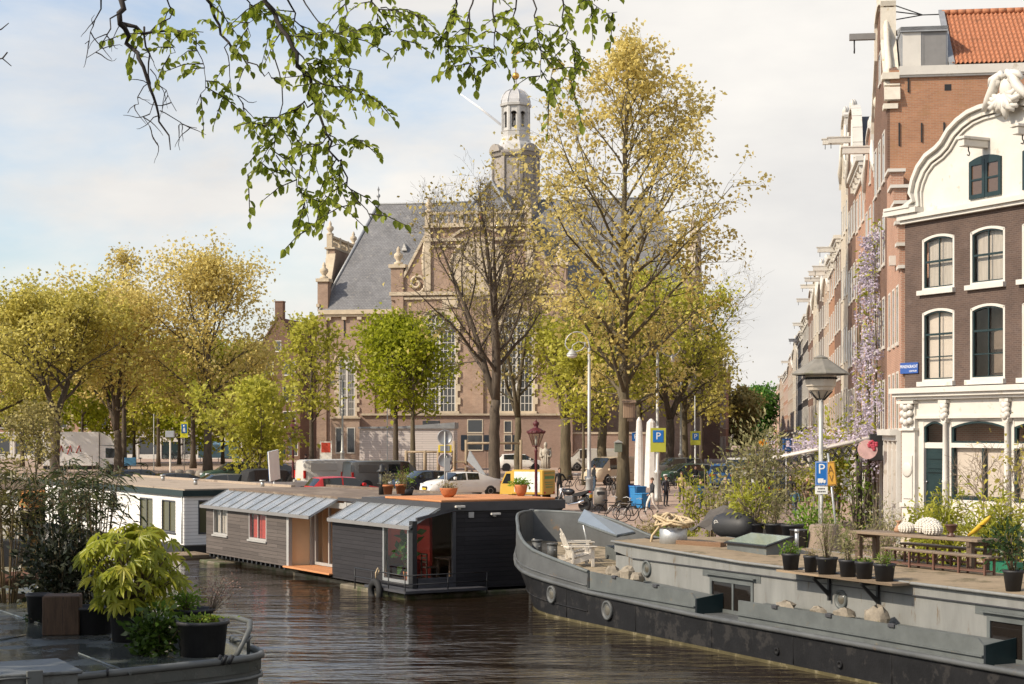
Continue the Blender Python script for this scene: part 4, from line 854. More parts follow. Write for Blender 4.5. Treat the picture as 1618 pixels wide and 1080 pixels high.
def put_window(par, x, z, w, h, nx=2, nz=3, y=0, fm=None, pm=None):
    a, b = wmesh(w, h, nx, nz, fm, pm); o = put('window', a, par, (x, y-.002, z)); put('pane', b, o); return o
def gable_outline(kind, w, ze, zt):
    """outline of a front wall above the eave: list of (x, z), left to right"""
    c = w/2
    if kind == 'step':
        n = 5; L_ = [(0, ze)]
        for i in range(n): x = c*(i)/n*.86; z = ze+(zt-ze)*(i+1)/n; L_ += [(x, z), (c*(i+1)/n*.86, z)]
        return L_ + [(w-x, z) for x, z in L_[::-1]]
    if kind == 'neck':
        nw = w*.23; zn = zt-.5; zs = ze+.5
        L_ = [(0, ze), (.1, zs)] + [(c-nw-(c-nw-.1)*math.cos(PI/2*i/6)**1.0*(1-.0), zs+(zn-zs)*.62*(1-math.cos(PI/2*i/6))) for i in range(1, 7)] + [(c-nw, zn), (c-nw-.12, zn+.08), (c-nw*.6, zt-.15), (c, zt)]
        return L_ + [(w-x, z) for x, z in L_[:-1][::-1]]
    if kind == 'bell':
        L_ = [(0, ze)] + [(c*(f**1.7)*.95, ze+(zt-ze)*math.sin(PI/2*f)**.9) for f in (.12,.25,.4,.55,.7,.85)] + [(c*.97, zt-.1), (c, zt)]
        return L_ + [(w-x, z) for x, z in L_[:-1][::-1]]
    if kind == 'point': return [(0, ze), (c, zt), (w, ze)]
    return [(0, zt), (w, zt)]
def house(label, O, rz, w, depth, zb, ze, zt, kind, wm, nb, nf, gf='plain', trim=None, beam=True, roofm=None, doorm=None, win=(1.05, 1.75), pm=None, group=None, name='canal_house', cornice=.45, z0=None):
    trim = trim or WHITE; t = thing(name, label, 'house', (O[0], O[1], zb), rz, group); ze -= zb; zt -= zb
    ol = gable_outline(kind, w, ze, zt); mb = MB(); mb.prism([(0,0,0), *[(x,0,z) for x, z in ol], (w,0,0)], (0,.35,0)); mb.box(0, w, .35, depth, 0, ze); mb.build('wall', wm, t)
    if kind in ('flat', 'cornice'):
        mb = MB(); mb.box(-.05, w+.05, -cornice, .35, zt-.1, zt+.12); mb.box(0, w, -cornice*.7, .02, zt-.3, zt-.1); mb.box(.02, w-.02, -.1, -.003, zt-.75, zt-.3)
        for i in range(5): x = .2+(w-.4)*i/4; mb.box(x-.09, x+.09, -cornice*.6, -.1, zt-.65, zt-.3)
        mb.build('cornice', trim, t); mb = MB(); mb.box(.1, w-.1, .4, depth, ze, zt-.1); mb.build('roof', roofm or LEAD, t)
    else:
        mb = MB()
        for (a, za), (b, zb_) in zip(ol, ol[1:]):
            d = V((b-a, 0, zb_-za)); L_ = d.length
            if L_ < .05: continue
            d.normalize(); n_ = V((-d.z, 0, d.x))
            if n_.z < -.01: n_ = -n_
            A, B = V((a,-.12,za)), V((b,-.12,zb_)); mb.prism([A, B, B+n_*.16, A+n_*.16], (0,.5,0))
        c = w/2
        if kind in ('neck', 'bell'):
            mb.ell((c,.1,zt+.2), .5,.2,.35, 10, 7); mb.tube([(c-.5,0,zt-.05),(c-.6,0,zt+.25),(c-.3,0,zt+.4)], .1, 6); mb.tube([(c+.5,0,zt-.05),(c+.6,0,zt+.25),(c+.3,0,zt+.4)], .1, 6)
            for s in (-1, 1): mb.tube([(c+s*w*.46,-.02,ze+.35),(c+s*w*.42,-.08,ze+.9),(c+s*w*.33,-.08,ze+1.3),(c+s*w*.27,-.06,zt-.9)], [.12,.17,.13,.08], 7)
        elif kind == 'step': mb.ell((c,.1,zt+.3), .22,.22,.35, 8, 6)
        mb.build('gable_coping', trim, t)
        zr = zt-.4 if kind != 'point' else zt-.05; mb = MB(); mb.prism([(0,.36,ze), (c,.36,zr), (w,.36,ze)], (0, depth-.4, 0)); mb.build('roof', roofm or TILED, t)
    # floors
    g = 3.4 if gf != 'none' else 0; fh = (ze-g)/nf; pitch = w/nb; ww = min(win[0], pitch*.66)
    for f_ in range(nf):
        hh = min(win[1]*(1-.08*f_), fh*.72)
        for i in range(nb): put_window(t, pitch*(i+.5)-ww/2, g+fh*f_+fh*.18, ww, hh, 2, 3 if hh > 1.5 else 2, pm=pm)
    if kind not in ('flat', 'cornice') and zt-ze > 1.8: put_window(t, w/2-.4, ze+.3, .8, min(1.3, (zt-ze)*.4), 2, 2, pm=pm)
    if gf == 'shop':
        mb = MB(); mb.box(-.02, w+.02, -.16, -.003, 2.75, 3.2); mb.box(-.05, w+.05, -.34, -.003, 3.2, 3.36)
        for x in (.0, w*.36, w*.68, w-.24): mb.box(x, x+.24, -.14, -.003, 0, 2.75)
        mb.box(.24, w*.36, -.08, -.003, 0, .5); mb.box(w*.68+.24, w-.24, -.08, -.003, 0, .5); mb.build('shopfront', trim, t)
        for (a, b, z) in ((.28, w*.36-.04, .52), (w*.68+.28, w-.28, .52)): put_window(t, a, z, b-a, 2.2, 2, 2, pm=pm)
        x = w*.36+.3; b = w*.68-.06
    elif gf == 'plain':
        for i in range(nb):
            if i != nb//2: put_window(t, pitch*(i+.5)-ww/2, .9, ww, 1.9, 2, 3, pm=pm)
        x = pitch*(nb//2+.5)-.5; b = x+1.0
    if gf != 'none':
        mb = MB(); mb.box(x-.1, b+.1, -.1, -.003, 2.15, 2.7); mb.box(x-.1, x, -.1, -.003, 0, 2.15); mb.box(b, b+.1, -.1, -.003, 0, 2.15); mb.box(x, b, -.05, -.004, 0, 2.15, 1); d = mb.build('door', [trim, doorm or DKGREEN], t)
        h = MB(); h.ell((b-.12,-.08,1.05), .035,.04,.035, 8, 5); h.build('handle', CHROME, d)
    if beam:
        mb = MB(); z = (ze+zt)/2+.25 if kind not in ('flat', 'cornice') else zt-.5; mb.box(w/2-.13, w/2+.13, -1.25, -.02, z, z+.28); mb.box(w/2-.16, w/2+.16, -1.32, -.02, z+.28, z+.34); h = mb.build('hoist_beam', trim, t); k = MB(); k.tube([(w/2,-1.1,z), (w/2,-1.1,z-.12), (w/2+.06,-1.1,z-.2), (w/2,-1.1,z-.27), (w/2-.06,-1.1,z-.2)], .02, 5); k.build('hook', BLACK, h)
    return t
# ---------------------------------------------------------------- corner house with the white gable
KO, KD = V((13.8, 60, 0)), V((.438, -.899, 0)); KR = rz_of(KD); KP = V((.899, .438, 0)); KW = 10.8
def uz(px, py):
    u = on_plane(KO, KD, px); Y = KO.y+KD.y*u; return u, CZ-(py-HY)*Y/F
ch = thing('corner_house', 'dark brown brick corner house with white curved gable and white shopfront', 'house', KO, KR)
wx = [(.90+2.45*i, 2.58+2.45*i) for i in range(4)]; rows = [(6.95, 9.46), (10.1, 12.0)]; RISE = .13
def arcp(x0, x1, zs, rise, n=8): return [(x0+(x1-x0)*i/n, zs+rise*(1-(2*i/n-1)**2)) for i in range(n+1)]
holes = [(a, b, c, d) for a, b in wx for c, d in rows]
mb = MB(); wall_holes(mb, 0, KW, 6.4, 12.5, holes, 0, .16)
for (a, b, c, d) in holes:
    ap = arcp(a, b, d-RISE, RISE); m_ = len(ap)//2
    mb.prism([(a,.0,d), *[(x,.0,z) for x, z in ap[:m_+1]][::1]], (0,.15,0)); mb.prism([(b,.0,d), *[(x,.0,z) for x, z in ap[m_:]][::-1]], (0,.15,0))
back = [(0,0), (KW,0), (KW,9), (4.2,9)]
side = [(KP.dot(SD*0), 0)]
mb.build('brick_wall', BRK['brown'], ch)
# the body behind: left wall runs along the side street
q = SD*6.2; ql = V((q.dot(KD), q.dot(KP), 0)); mb = MB(); P = [(0.02,1.1), (KW,1.1), (KW,9), (ql.x+.1, 9), (ql.x+.05, ql.y)]
mb.prism([(x, y, 1.0) for x, y in P], (0,0,11.4)); mb.build('side_wall', BRK['rose'], ch)
mb = MB(); mb.prism([(x*.98+.1, y+.2, 12.4) for x, y in P], (0,0,.5)); mb.build('roof', LEAD, ch)
def arched_window(par, x0, x1, z0, z1, rise, y, fw, sash, fm, sm, gm, nx, zb, curtain=None, sill=True):
    def ring(mb, a, b, c, d, r, th, y0, y1):
        out = arcp(a, b, d-r, r); inn = arcp(a+th, b-th, d-r-th*.9, r)
        for (p, q, s_, u) in zip(out, out[1:], inn, inn[1:]): mb.prism([(p[0],y0,p[1]), (q[0],y0,q[1]), (u[0],y0,u[1]), (s_[0],y0,s_[1])], (0,y1-y0,0))
        zt_ = d-r; mb.box(a, a+th, y0, y1, c, zt_-th*.9); mb.box(b-th, b, y0, y1, c, zt_-th*.9); mb.box(a, a+.0001+th, y0, y1, zt_-th*.9, zt_-.002); mb.box(b-th, b, y0, y1, zt_-th*.9, zt_-.002); mb.box(a+th, b-th, y0, y1, c, c+th*.8)
    mb = MB(); ring(mb, x0+.004, x1-.004, z0+.004, z1-.006, rise, fw, y-.0, y+.11); w_ = mb.build('window', fm, par)
    a, b, c, d = x0+fw, x1-fw, z0+fw*.8, z1-fw*.9-.01
    mb = MB(); ring(mb, a+.003, b-.003, c+.003, d, rise*.8, sash, y+.04, y+.10)
    for i in range(1, nx): x = a+(b-a)*i/nx; mb.box(x-.022, x+.022, y+.05, y+.09, c+sash, d-sash-.0)
    for i, f in enumerate(zb): z = c+(d-c)*f; th = .035 if i == 0 else .02; mb.box(a+sash, b-sash, y+.035 if i == 0 else y+.052, y+.088, z-th, z+th)
    s_ = mb.build('sash', sm, w_); g = MB(); g.prism([(a+.02,y+.10,c+.02), *[(p, y+.10, q) for p, q in arcp(a+.02, b-.02, d-.02-rise*.8, rise*.8)][::1], (b-.02,y+.10,c+.02)], (0,.01,0)); g.build('pane', gm, s_)
    if curtain: g = MB(); g.box(a, b, y+.22, y+.24, c, d+.05); g.build('curtain', curtain, w_)
    if sill: g = MB(); g.box(x0-.12, x1+.06, -.14, y+.12, z0-.16, z0); g.build('sill', fm, w_)
    return w_
CURW = mat('cream_roller_blind', (.60,.545,.475), .8, var=.05, scale=2); BL2 = CURT
for i, (a, b) in enumerate(wx):
    arched_window(ch, a, b, *rows[0], RISE, .01, .095, .055, WHITE, DKGREEN, CLEAR, 2, (.66, .33), CURW if i in (0, 3) else None)
    arched_window(ch, a, b, *rows[1], RISE, .01, .095, .055, WHITE, DKGREEN, CLEAR, 2, (.52,), CURT)
mb = MB(); mb.box(.4, KW-.3, .9, 1.0, 6.6, 12.2); mb.build('interior_wall', mat('dim_interior', (.22,.18,.15), .9), ch)
# white cornice, gable field, curved coping, crest
mb = MB(); mb.box(-.12, KW+.12, -.28, .16, 12.62, 12.78); mb.box(-.06, KW+.06, -.18, .16, 12.5, 12.62); mb.build('cornice', WHITE, ch)
cur = [uz(*p) for p in ((1436,330),(1452,318),(1448,305),(1452,285),(1460,265),(1472,248),(1488,236),(1497,226),(1508,207),(1522,192),(1538,180),(1556,172),(1580,166))]
cur = [(-.05, 12.9)] + [(x, z) for x, z in cur[1:]] + [(5.4, 16.12)]
full = cur + [(10.8-x, z) for x, z in cur[:-1][::-1]]
mb = MB(); mb.prism([(0,.0,12.78), *[(max(.0, min(KW, x)), .0, z) for x, z in full], (KW,.0,12.78)], (0,.3,0)); gw = mb.build('gable_wall', WHITE, ch)
def band(pts, th, y0, y1, name, mt, off=0):
    mb = MB(); P = [V((x, 0, z)) for x, z in pts]; N = []
    for i, p in enumerate(P):
        d = (P[min(i+1, len(P)-1)]-P[max(i-1, 0)]).normalized(); n_ = V((d.z, 0, -d.x)); N.append(n_)
    for i in range(len(P)-1):
        a, b = P[i]+N[i]*off, P[i+1]+N[i+1]*off; c, d = P[i+1]+N[i+1]*(off+th), P[i]+N[i]*(off+th); mb.prism([a+V((0,y0,0)), b+V((0,y0,0)), c+V((0,y0,0)), d+V((0,y0,0))], (0,y1-y0,0))
    return mb.build(name, mt, ch)
band(full, .14, -.30, .33, 'gable_coping', WHITE, -.12); band(full, .20, -.16, -.01, 'gable_moulding', WHITE, .03); band(full, .08, -.08, -.005, 'gable_moulding', WHITE, .27)
mb = MB(); mb.box(-.75, 1.0, -.38, .2, 12.82, 13.0); mb.box(-.6, .9, -.28, .2, 12.785, 12.82); mb.box(-.68, .7, -.42, .3, 13.0, 13.1); mb.build('gable_shoulder', WHITE, ch)
mb = MB(); rr = random.Random(4)
for s in (-1, 1):
    c = 5.4
    mb.tube([(c+s*1.5,-.35,15.75),(c+s*1.1,-.45,16.15),(c+s*.75,-.5,16.5),(c+s*.55,-.5,16.95),(c+s*.2,-.5,17.15),(c+s*.05,-.5,16.95)], [.12,.2,.24,.22,.18,.1], 9)
    mb.tube([(c+s*1.05,-.4,16.75),(c+s*.85,-.5,17.0),(c+s*.5,-.5,17.1),(c+s*.35,-.5,16.8),(c+s*.55,-.5,16.6)], [.1,.16,.18,.14,.08], 8)
    for k in range(7): a = k*.33; q = rr.uniform(.7,1.15); mb.tube([(c+s*.15,-.45,16.2),(c+s*(.2+.5*q*math.sin(a)),-.5-.12*rr.random(),16.0-.45*q*math.cos(a)),(c+s*(.3+.75*q*math.sin(a)),-.45,16.0-.6*q*math.cos(a)+.05*k),(c+s*(.2+.8*q*math.sin(a)),-.38,16.15-.6*q*math.cos(a))], [.17,.15,.11,.05], 7)
mb.ell((5.4,-.3,16.5), .45,.3,.6, 12, 8); mb.tube([(5.4,-.4,16.2),(5.4,-.45,15.5),(5.4,-.4,15.1)], [.25,.2,.06], 8); mb.xform(Matrix.Translation((5.4,0,15.75)) @ Matrix.Scale(.72,4) @ Matrix.Translation((-5.4,0,-15.75))); mb.build('gable_crest', WHITE, ch)
for u in (4.15, 6.65):
    mb = MB(); mb.rbox(u-.13, u+.13, -1.05, -.002, 14.55, 14.78, .015); mb.rbox(u-.19, u+.19, -1.1, -.002, 14.78, 14.88, .015); h = mb.build('hoist_beam', WHITE, ch)
    mb = MB(); mb.tube([(u,-.75,14.56), (u,-.75,14.42), (u+.06,-.75,14.34), (u+.03,-.75,14.26), (u-.06,-.75,14.3)], .022, 6); mb.build('hook', BLACK, h)
for (a, b) in ((3.38, 4.9), (5.9, 7.42)):
    mb = MB(); z0, z1 = 12.95, 14.2
    for (x0, x1) in ((a, (a+b)/2-.01), ((a+b)/2+.01, b)):
        ol = [(x0, z0), *arcp(x0, x1, z1, .02, 1), (x1, z0)]
        mb.box(x0, x0+.12, -.07, -.002, z0, z1); mb.box(x1-.12, x1, -.07, -.002, z0, z1); mb.box(x0+.12, x1-.12, -.07, -.002, z0, z0+.14); mb.box(x0+.12, x1-.12, -.07, -.002, z1-.14, z1); mb.box(x0+.12, x1-.12, -.06, -.002, (z0+z1)/2-.03, (z0+z1)/2+.03)
    mb.prism([(x, -.06, z) for x, z in arcp(a, b, z1, .14)], (0,.058,0)); w_ = mb.build('window', DKGREEN, ch); g = MB(); g.box(a+.1, b-.1, -.03, -.012, z0+.1, z1-.1); g.build('pane', glassm('brown_glass', (.10,.06,.04), .08), w_)
# shopfront
mb = MB(); mb.box(-.30, KW+.1, -.48, .1, 6.56, 6.74); mb.box(-.24, KW+.1, -.38, .1, 6.44, 6.56); mb.box(-.18, KW+.1, -.26, .1, 6.34, 6.44); mb.box(-.02, KW, -.08, .1, 5.78, 6.34); mb.box(-.04, KW, -.14, .1, 5.68, 5.78); mb.build('shop_cornice', WHITE, ch)
sh = [(1.0, 2.08, 2.1, 5.6), (2.42, 5.05, 2.94, 5.6), (5.45, 8.1, 2.94, 5.6), (8.45, 9.5, 2.1, 5.6)]
mb = MB(); wall_holes(mb, 0, KW, 1.05, 5.68, sh, 0, .2); mb.box(2.35, 8.15, -.06, -.003, 1.1, 2.0); mb.box(2.35, 8.15, -.14, -.003, 2.0, 2.12); mb.build('shopfront', WHITE, ch)
def capital(mb, x0, x1, y, zt, h):
    mb.box(x0-.1, x1+.1, y-.12, -.003, zt-.1, zt); c = (x0+x1)/2
    for k in range(3): z = zt-.18-k*h*.27; w_ = (x1-x0)*.62; mb.ell((c-w_*.45, y-.05, z), .13,.1,.12, 8, 5); mb.ell((c+w_*.45, y-.05, z), .13,.1,.12, 8, 5); mb.ell((c, y-.07, z-.06), .12,.1,.12, 8, 5)
    mb.box(x0-.05, x1+.05, y-.06, -.003, zt-h-.08, zt-h)
mb = MB(); mb.box(.02, .72, -.16, -.003, 1.05, 6.34); mb.box(.12, .62, -.20, -.161, 2.9, 4.4); mb.box(-.04, .78, -.22, -.003, 2.6, 2.75); mb.box(-.04, .78, -.22, -.003, 1.05, 1.6); capital(mb, .02, .72, -.2, 6.3, .95); mb.lathe([(.26,0),(.26,.02),(.2,.04),(0,.05)], 16, T=Matrix.Translation((.37,-.2,3.9)) @ Matrix.Rotation(PI/2,4,'X')); mb.build('pilaster', WHITE, ch)
for x in (2.25, 5.25, 8.28):
    mb = MB(); mb.lathe([(.13,0),(.13,.25),(.10,.3),(.09,1.2),(.11,1.25),(.09,1.3),(.075,3.2),(.1,3.25)], 12, (x,-.12,2.3)); mb.box(x-.12, x+.12, -.2, -.003, 1.05, 2.3); mb.box(x-.12, x+.12, -.2, -.003, 5.55, 5.75); capital(mb, x-.1, x+.1, -.14, 6.3, .6); mb.build('column', WHITE, ch)
def shopwin(a, b, c, d, zt, div):
    mb = MB(); f = .09; mb.box(a, a+f, .04, .14, c, d); mb.box(b-f, b, .04, .14, c, d); mb.box(a+f, b-f, .04, .14, c, c+.14)
    for x in div: mb.box(x-.06, x+.06, .04, .14, c+.14, zt-.06)
    ol = arcp(a, b, d-.22, .2); 
    for (p, q) in zip(ol, ol[1:]): mb.prism([(p[0],.03,p[1]), (q[0],.03,q[1]), (q[0],.03,q[1]-.07), (p[0],.03,p[1]-.07)], (0,.11,0))
    mb.box(a+f, b-f, .045, .135, zt+.1, zt+.16); w_ = mb.build('window', DKGREEN, ch)
    m2 = MB(); m2.prism([(a,.02,d), *[(x,.02,z) for x, z in ol][:5]], (0,.15,0)); m2.prism([(b,.02,d), *[(x,.02,z) for x, z in ol][4:][::-1]], (0,.15,0)); m2.box(a, b, .0, .16, zt-.06, zt+.1); m2.build('transom', WHITE, w_)
    g = MB(); g.box(a+.04, b-.04, .10, .115, c+.05, d-.06); g.build('pane', CLEAR, w_); g = MB(); g.box(a, b, .2, .22, c, zt); g.build('blind', CURW, w_)
    return w_
shopwin(2.42, 5.05, 2.94, 5.6, 4.75, (3.95,)); shopwin(5.45, 8.1, 2.94, 5.6, 4.75, (6.9,))
for a, b in ((1.0, 2.08), (8.45, 9.5)):
    mb = MB(); mb.box(a+.02, b-.02, .1, .15, 2.1, 4.66)
    for (z0, z1) in ((2.35, 2.75), (2.95, 3.75), (3.95, 4.12), (4.28, 4.5)): mb.rbox(a+.16, b-.16, .07, .11, z0, z1, .012)
    mb.box(a+.1, b-.1, .05, .1, 3.83, 3.88); d_ = mb.build('door', DKGREEN, ch)
    g = MB(); g.box(a+.4, b-.4, .045, .07, 3.02, 3.12); g.build('letterbox', CHROME, d_); g = MB(); g.ell((a+.1,.06,3.5), .04,.05,.04, 8, 5); g.build('handle', CHROME, d_)
    mb = MB(); mb.box(a, b, .06, .16, 4.66, 4.86, 1); ol = arcp(a, b, 5.4, .18); mb.box(a, a+.08, .04, .14, 4.86, 5.4); mb.box(b-.08, b, .04, .14, 4.86, 5.4)
    for (p, q) in zip(ol, ol[1:]): mb.prism([(p[0],.03,p[1]), (q[0],.03,q[1]), (q[0],.03,q[1]-.07), (p[0],.03,p[1]-.07)], (0,.11,0))
    mb.prism([(a,.02,5.6), *[(x,.02,z) for x, z in ol][:5]], (0,.15,0), 1); mb.prism([(b,.02,5.6), *[(x,.02,z) for x, z in ol][4:][::-1]], (0,.15,0), 1); w_ = mb.build('fanlight', [DKGREEN, WHITE], ch); g = MB(); g.box(a+.04, b-.04, .1, .115, 4.88, 5.56); g.build('pane', CLEAR, w_)
mb = MB(); mb.box(.75, 2.3, -1.1, -.07, 1.1, 1.35); mb.box(.75, 2.3, -.8, -.07, 1.35, 1.6); mb.box(.75, 2.3, -.5, -.07, 1.6, 1.85); mb.box(.75, 2.3, -.25, -.07, 1.85, 2.08); mb.build('stoop', STONE, ch)
# street name plate
BLUE = mat('enamel_blue', (.03,.085,.30), .35, var=.08); SIGNW = mat('enamel_white', (.80,.80,.78), .4, var=.02)
sn = thing('street_sign', 'blue enamel street name plate on the corner of the brown house', 'street sign', KO + KD*.28 - KP*.03 + V((0,0,7.45)), KR)
mb = MB(); mb.rbox(-.48, .48, -.03, 0, -.19, .19, .008); mb.build('plate', BLUE, sn); text('lettering', 'PRINSENGRACHT', .15, SIGNW, sn, (0,-.033,.05), sx=.8); text('lettering', 'CENTRUM', .085, SIGNW, sn, (.22,-.033,-.11))
# ---------------------------------------------------------------- step gabled house in the side street
SR = rz_of(-SD)
def so_(t, z=0): p = SO + SD*t; return V((p.x, p.y, z))
st = thing('step_gable_house', 'narrow red brick house with white capped steps beside the brown corner house', 'house', so_(6.55, 1.1), SR)
prof = [(0, 15.1), (1.55, 15.1), (1.55, 14.3), (2.9, 14.3), (2.9, 13.5), (4.45, 13.5), (4.45, 12.7), (4.95, 12.7), (4.95, 11.86), (5.5, 11.86), (5.5, 10.98), (6.35, 10.98)]
mb = MB(); mb.prism([(0,-.12,0), *[(x,-.12,z-1.1) for x, z in prof], (6.35,-.12,0)], (0,.5,0)); mb.build('wall', BRK['rose'], st)
last = 0
for (x0, z) in [(prof[i][0], prof[i][1]) for i in range(1, len(prof), 2)]: mb = MB(); mb.box(last-.02, x0+.12, -.22, .45, z-1.1, z-.98); last = x0; mb.build('step_cap', WHITE, st)
for x in (1.0, 2.9, 4.6):
    for z in (5.2, 8.3): put_window(st, x, z-1.1+.1, .85, 2.1, 2, 3, -.12)
mb = MB(); mb.box(.0, 6.35, -.5, -.123, 4.0, 4.22); mb.box(0, 6.35, -.3, -.123, 3.8, 4.0)
for x in (0, 2.0, 4.0, 6.0): mb.box(x, x+.35, -.26, -.123, 0, 3.8)
mb.build('shopfront', WHITE, st)
for x in (.5, 2.5, 4.5): put_window(st, x, .7, 1.35, 2.8, 2, 2, -.13)
mb = MB(); mb.box(3.9, 4.25, -.35, -.124, 10.2, 10.55); mb.build('keystone', WHITE, st)
# ---------------------------------------------------------------- tall house with the orange side wall and tile roof
th = thing('tall_house', 'tall orange brick house with red pantile roof above the white curved gable', 'house', so_(14.0, 1.1), SR)
W_, D_, ZE, ZR_ = 7.4, 15, 18.2, 21.15
mb = MB(); mb.box(0, W_, .0, D_, 0, ZE); wallo = mb.build('wall', BRK['orange'], th)
c = W_/2; gol = gable_outline('neck', W_, ZE-1.2, 21.6); mb = MB(); mb.prism([(0,-.10,0), *[(x,-.10,z) for x, z in gol], (W_,-.10,0)], (0,.098,0)); mb.prism([(0,0,ZE+.004), *[(x,0,z) for x, z in gol if z > ZE], (W_,0,ZE+.004)], (0,.3,0)); mb.build('front_wall', BRK['umber'], th)
mb = MB()
for (a, za), (b, zb_) in zip(gol, gol[1:]):
    d = V((b-a, 0, zb_-za))
    if d.length < .05: continue
    d.normalize(); n_ = V((-d.z, 0, d.x)); n_ = n_ if n_.z >= -.01 else -n_; A, B = V((a,-.22,za)), V((b,-.22,zb_)); mb.prism([A, B, B+n_*.2, A+n_*.2], (0,.6,0))
mb.tube([(c-.35,.05,21.5),(c-.2,.05,21.9),(c+.1,.05,22.1),(c+.35,.05,21.8)], [.2,.3,.3,.15], 8)
for s in (-1, 1): mb.tube([(c+s*3.3,0,ZE-.6),(c+s*3.1,0,ZE+.3),(c+s*2.3,0,ZE+1.2),(c+s*1.9,0,ZE+2.1),(c+s*1.6,0,ZE+2.9)], [.12,.15,.14,.12,.1], 8); mb.ell((c+s*3.0,0,ZE+.1), .3,.2,.35, 10, 7)
mb.box(W_-.5, W_+.14, -.3, .35, ZE-.35, ZE-.1); mb.box(W_-.5, W_+.1, -.25, .3, ZE-1.5, ZE-1.3); mb.build('gable_coping', STONE if False else mat('weathered_white_stone', (.62,.57,.48), .8, var=.15, scale=3, stain=(.42,.33,.16), stain_scale=2.5, stain_at=.6), th)
mb = MB(); mb.box(W_-.02, W_+.16, .35, D_+.1, ZE-.22, ZE+.12); mb.box(W_-.02, W_+.1, .35, D_+.1, ZE-.3, ZE-.22); mb.build('eaves_board', WHITE, th)
# pantiles on the slope that faces us
n_c, n_r = 72, 13; y0r = 2.35; mb = MB(); vs = []; per = 5; ncol = n_c*per+1
for r_ in range(n_r):
    for e in (0, 1):
        f = (r_+e)/n_r; x = W_+.14-(W_/2+.14)*f; z = ZE+.14+(ZR_-ZE-.1)*f+(.045 if e == 0 else 0)
        for k in range(ncol): ph = 2*PI*k/per; vs.append((x, y0r+(D_-y0r)*k/(ncol-1), z+.04*math.sin(ph)))
mb.add(vs, [((i)*ncol+k, i*ncol+k+1, (i+1)*ncol+k+1, (i+1)*ncol+k) for i in range(2*n_r-1) for k in range(ncol-1)]); mb.prism([(W_,y0r+.02,ZE), (0,y0r+.02,ZE), (c,y0r+.02,ZR_-.05)], (0,D_-y0r-.1,0)); ro = mb.build('tile_roof', TILE, th, sharp=50)
mb = MB()
for i in range(40): y = y0r+.02+i*.32; mb.tube([(c,y,ZR_+.1), (c,y+.34,ZR_+.12)], [.13,.11], 8)
mb.build('ridge_tile', TILE, th)
mb = MB(); mb.prism([(W_+.1,y0r-.12,ZE+.1), (W_+.1,y0r+.1,ZE+.1), (c,y0r+.1,ZR_+.1), (c,y0r-.12,ZR_+.1)], (0,0,.14)); mb.build('verge_flashing', LEAD, th)
mb = MB(); mb.box(c-1.2, W_-.2, .45, y0r-.14, ZE, 19.75); mb.box(c-1.3, W_-.08, .42, y0r-.13, 19.75, 19.9); mb.prism([(W_-.08,.42,19.9), (W_-.08,y0r-.13,19.9), (c+1.2,y0r-.13,20.3), (c+1.2,.42,20.3)], (0,0,-.2)); mb.build('dormer', [LEAD], th)
mb = MB(); mb.box(W_-.2, W_-.17, .5, 1.2, ZE+.14, 19.7); mb.build('dormer_panel', WHITE, th); mb = MB(); mb.box(W_-.2, W_-.165, 1.24, 1.3, ZE+.14, 19.7); mb.box(W_-.2, W_-.18, 1.3, y0r-.2, ZE+.14, 19.7); mb.build('dormer_window', GREYP, th)
mb = MB(); mb.box(c-.12, c+.12, -1.35, -.3, 20.25, 20.5); h = mb.build('hoist_beam', GREYP, th); k = MB(); k.tube([(c,-1.15,20.25),(c,-1.15,19.98),(c+.1,-1.15,19.85),(c,-1.15,19.72),(c-.1,-1.15,19.82)], .03, 6); k.build('hook', BLACK, h)
mb = MB(); mb.tube([(c,.3,21.7),(c,1.6,21.2),(c,2.4,21.2)], .025, 6); mb.tube([(c-.4,.3,21.1),(c,1.6,21.2)], .025, 6); mb.tube([(c+.4,.3,21.3),(c,1.6,21.2)], .025, 6); mb.build('tie_rod', BLACK, th)
for (y, z, l) in ((.35,15.7,.9),(1.2,15.75,.75),(2.05,15.75,.75),(1.2,13.6,.6),(.7,17.6,.55)):
    mb = MB(); mb.rbox(W_+.003, W_+.05, y-.03, y+.03, z-l/2, z+l/2, .01); mb.build('wall_anchor', BLACK, th)
for y in (2.2, 4.45): mb = MB(); mb.box(W_+.002, W_+.006, y-.13, y+.13, 17.35, 17.6); mb.build('vent_opening', BLACK, th)
for f_ in range(4):
    for i in range(3): put_window(th, .7+i*2.2, 4.2+f_*3.3, 1.15, 2.0, 2, 3, -.10)
put_window(th, c-.5, 18.4, 1.0, 1.3, 2, 2, -.10)
mb = MB(); mb.box(0, W_, -.25, -.103, 3.2, 3.6)
for x in (0, 2.2, 4.6, W_-.3): mb.box(x, x+.3, -.22, -.103, 0, 3.2)
mb.build('shopfront', WHITE, th)
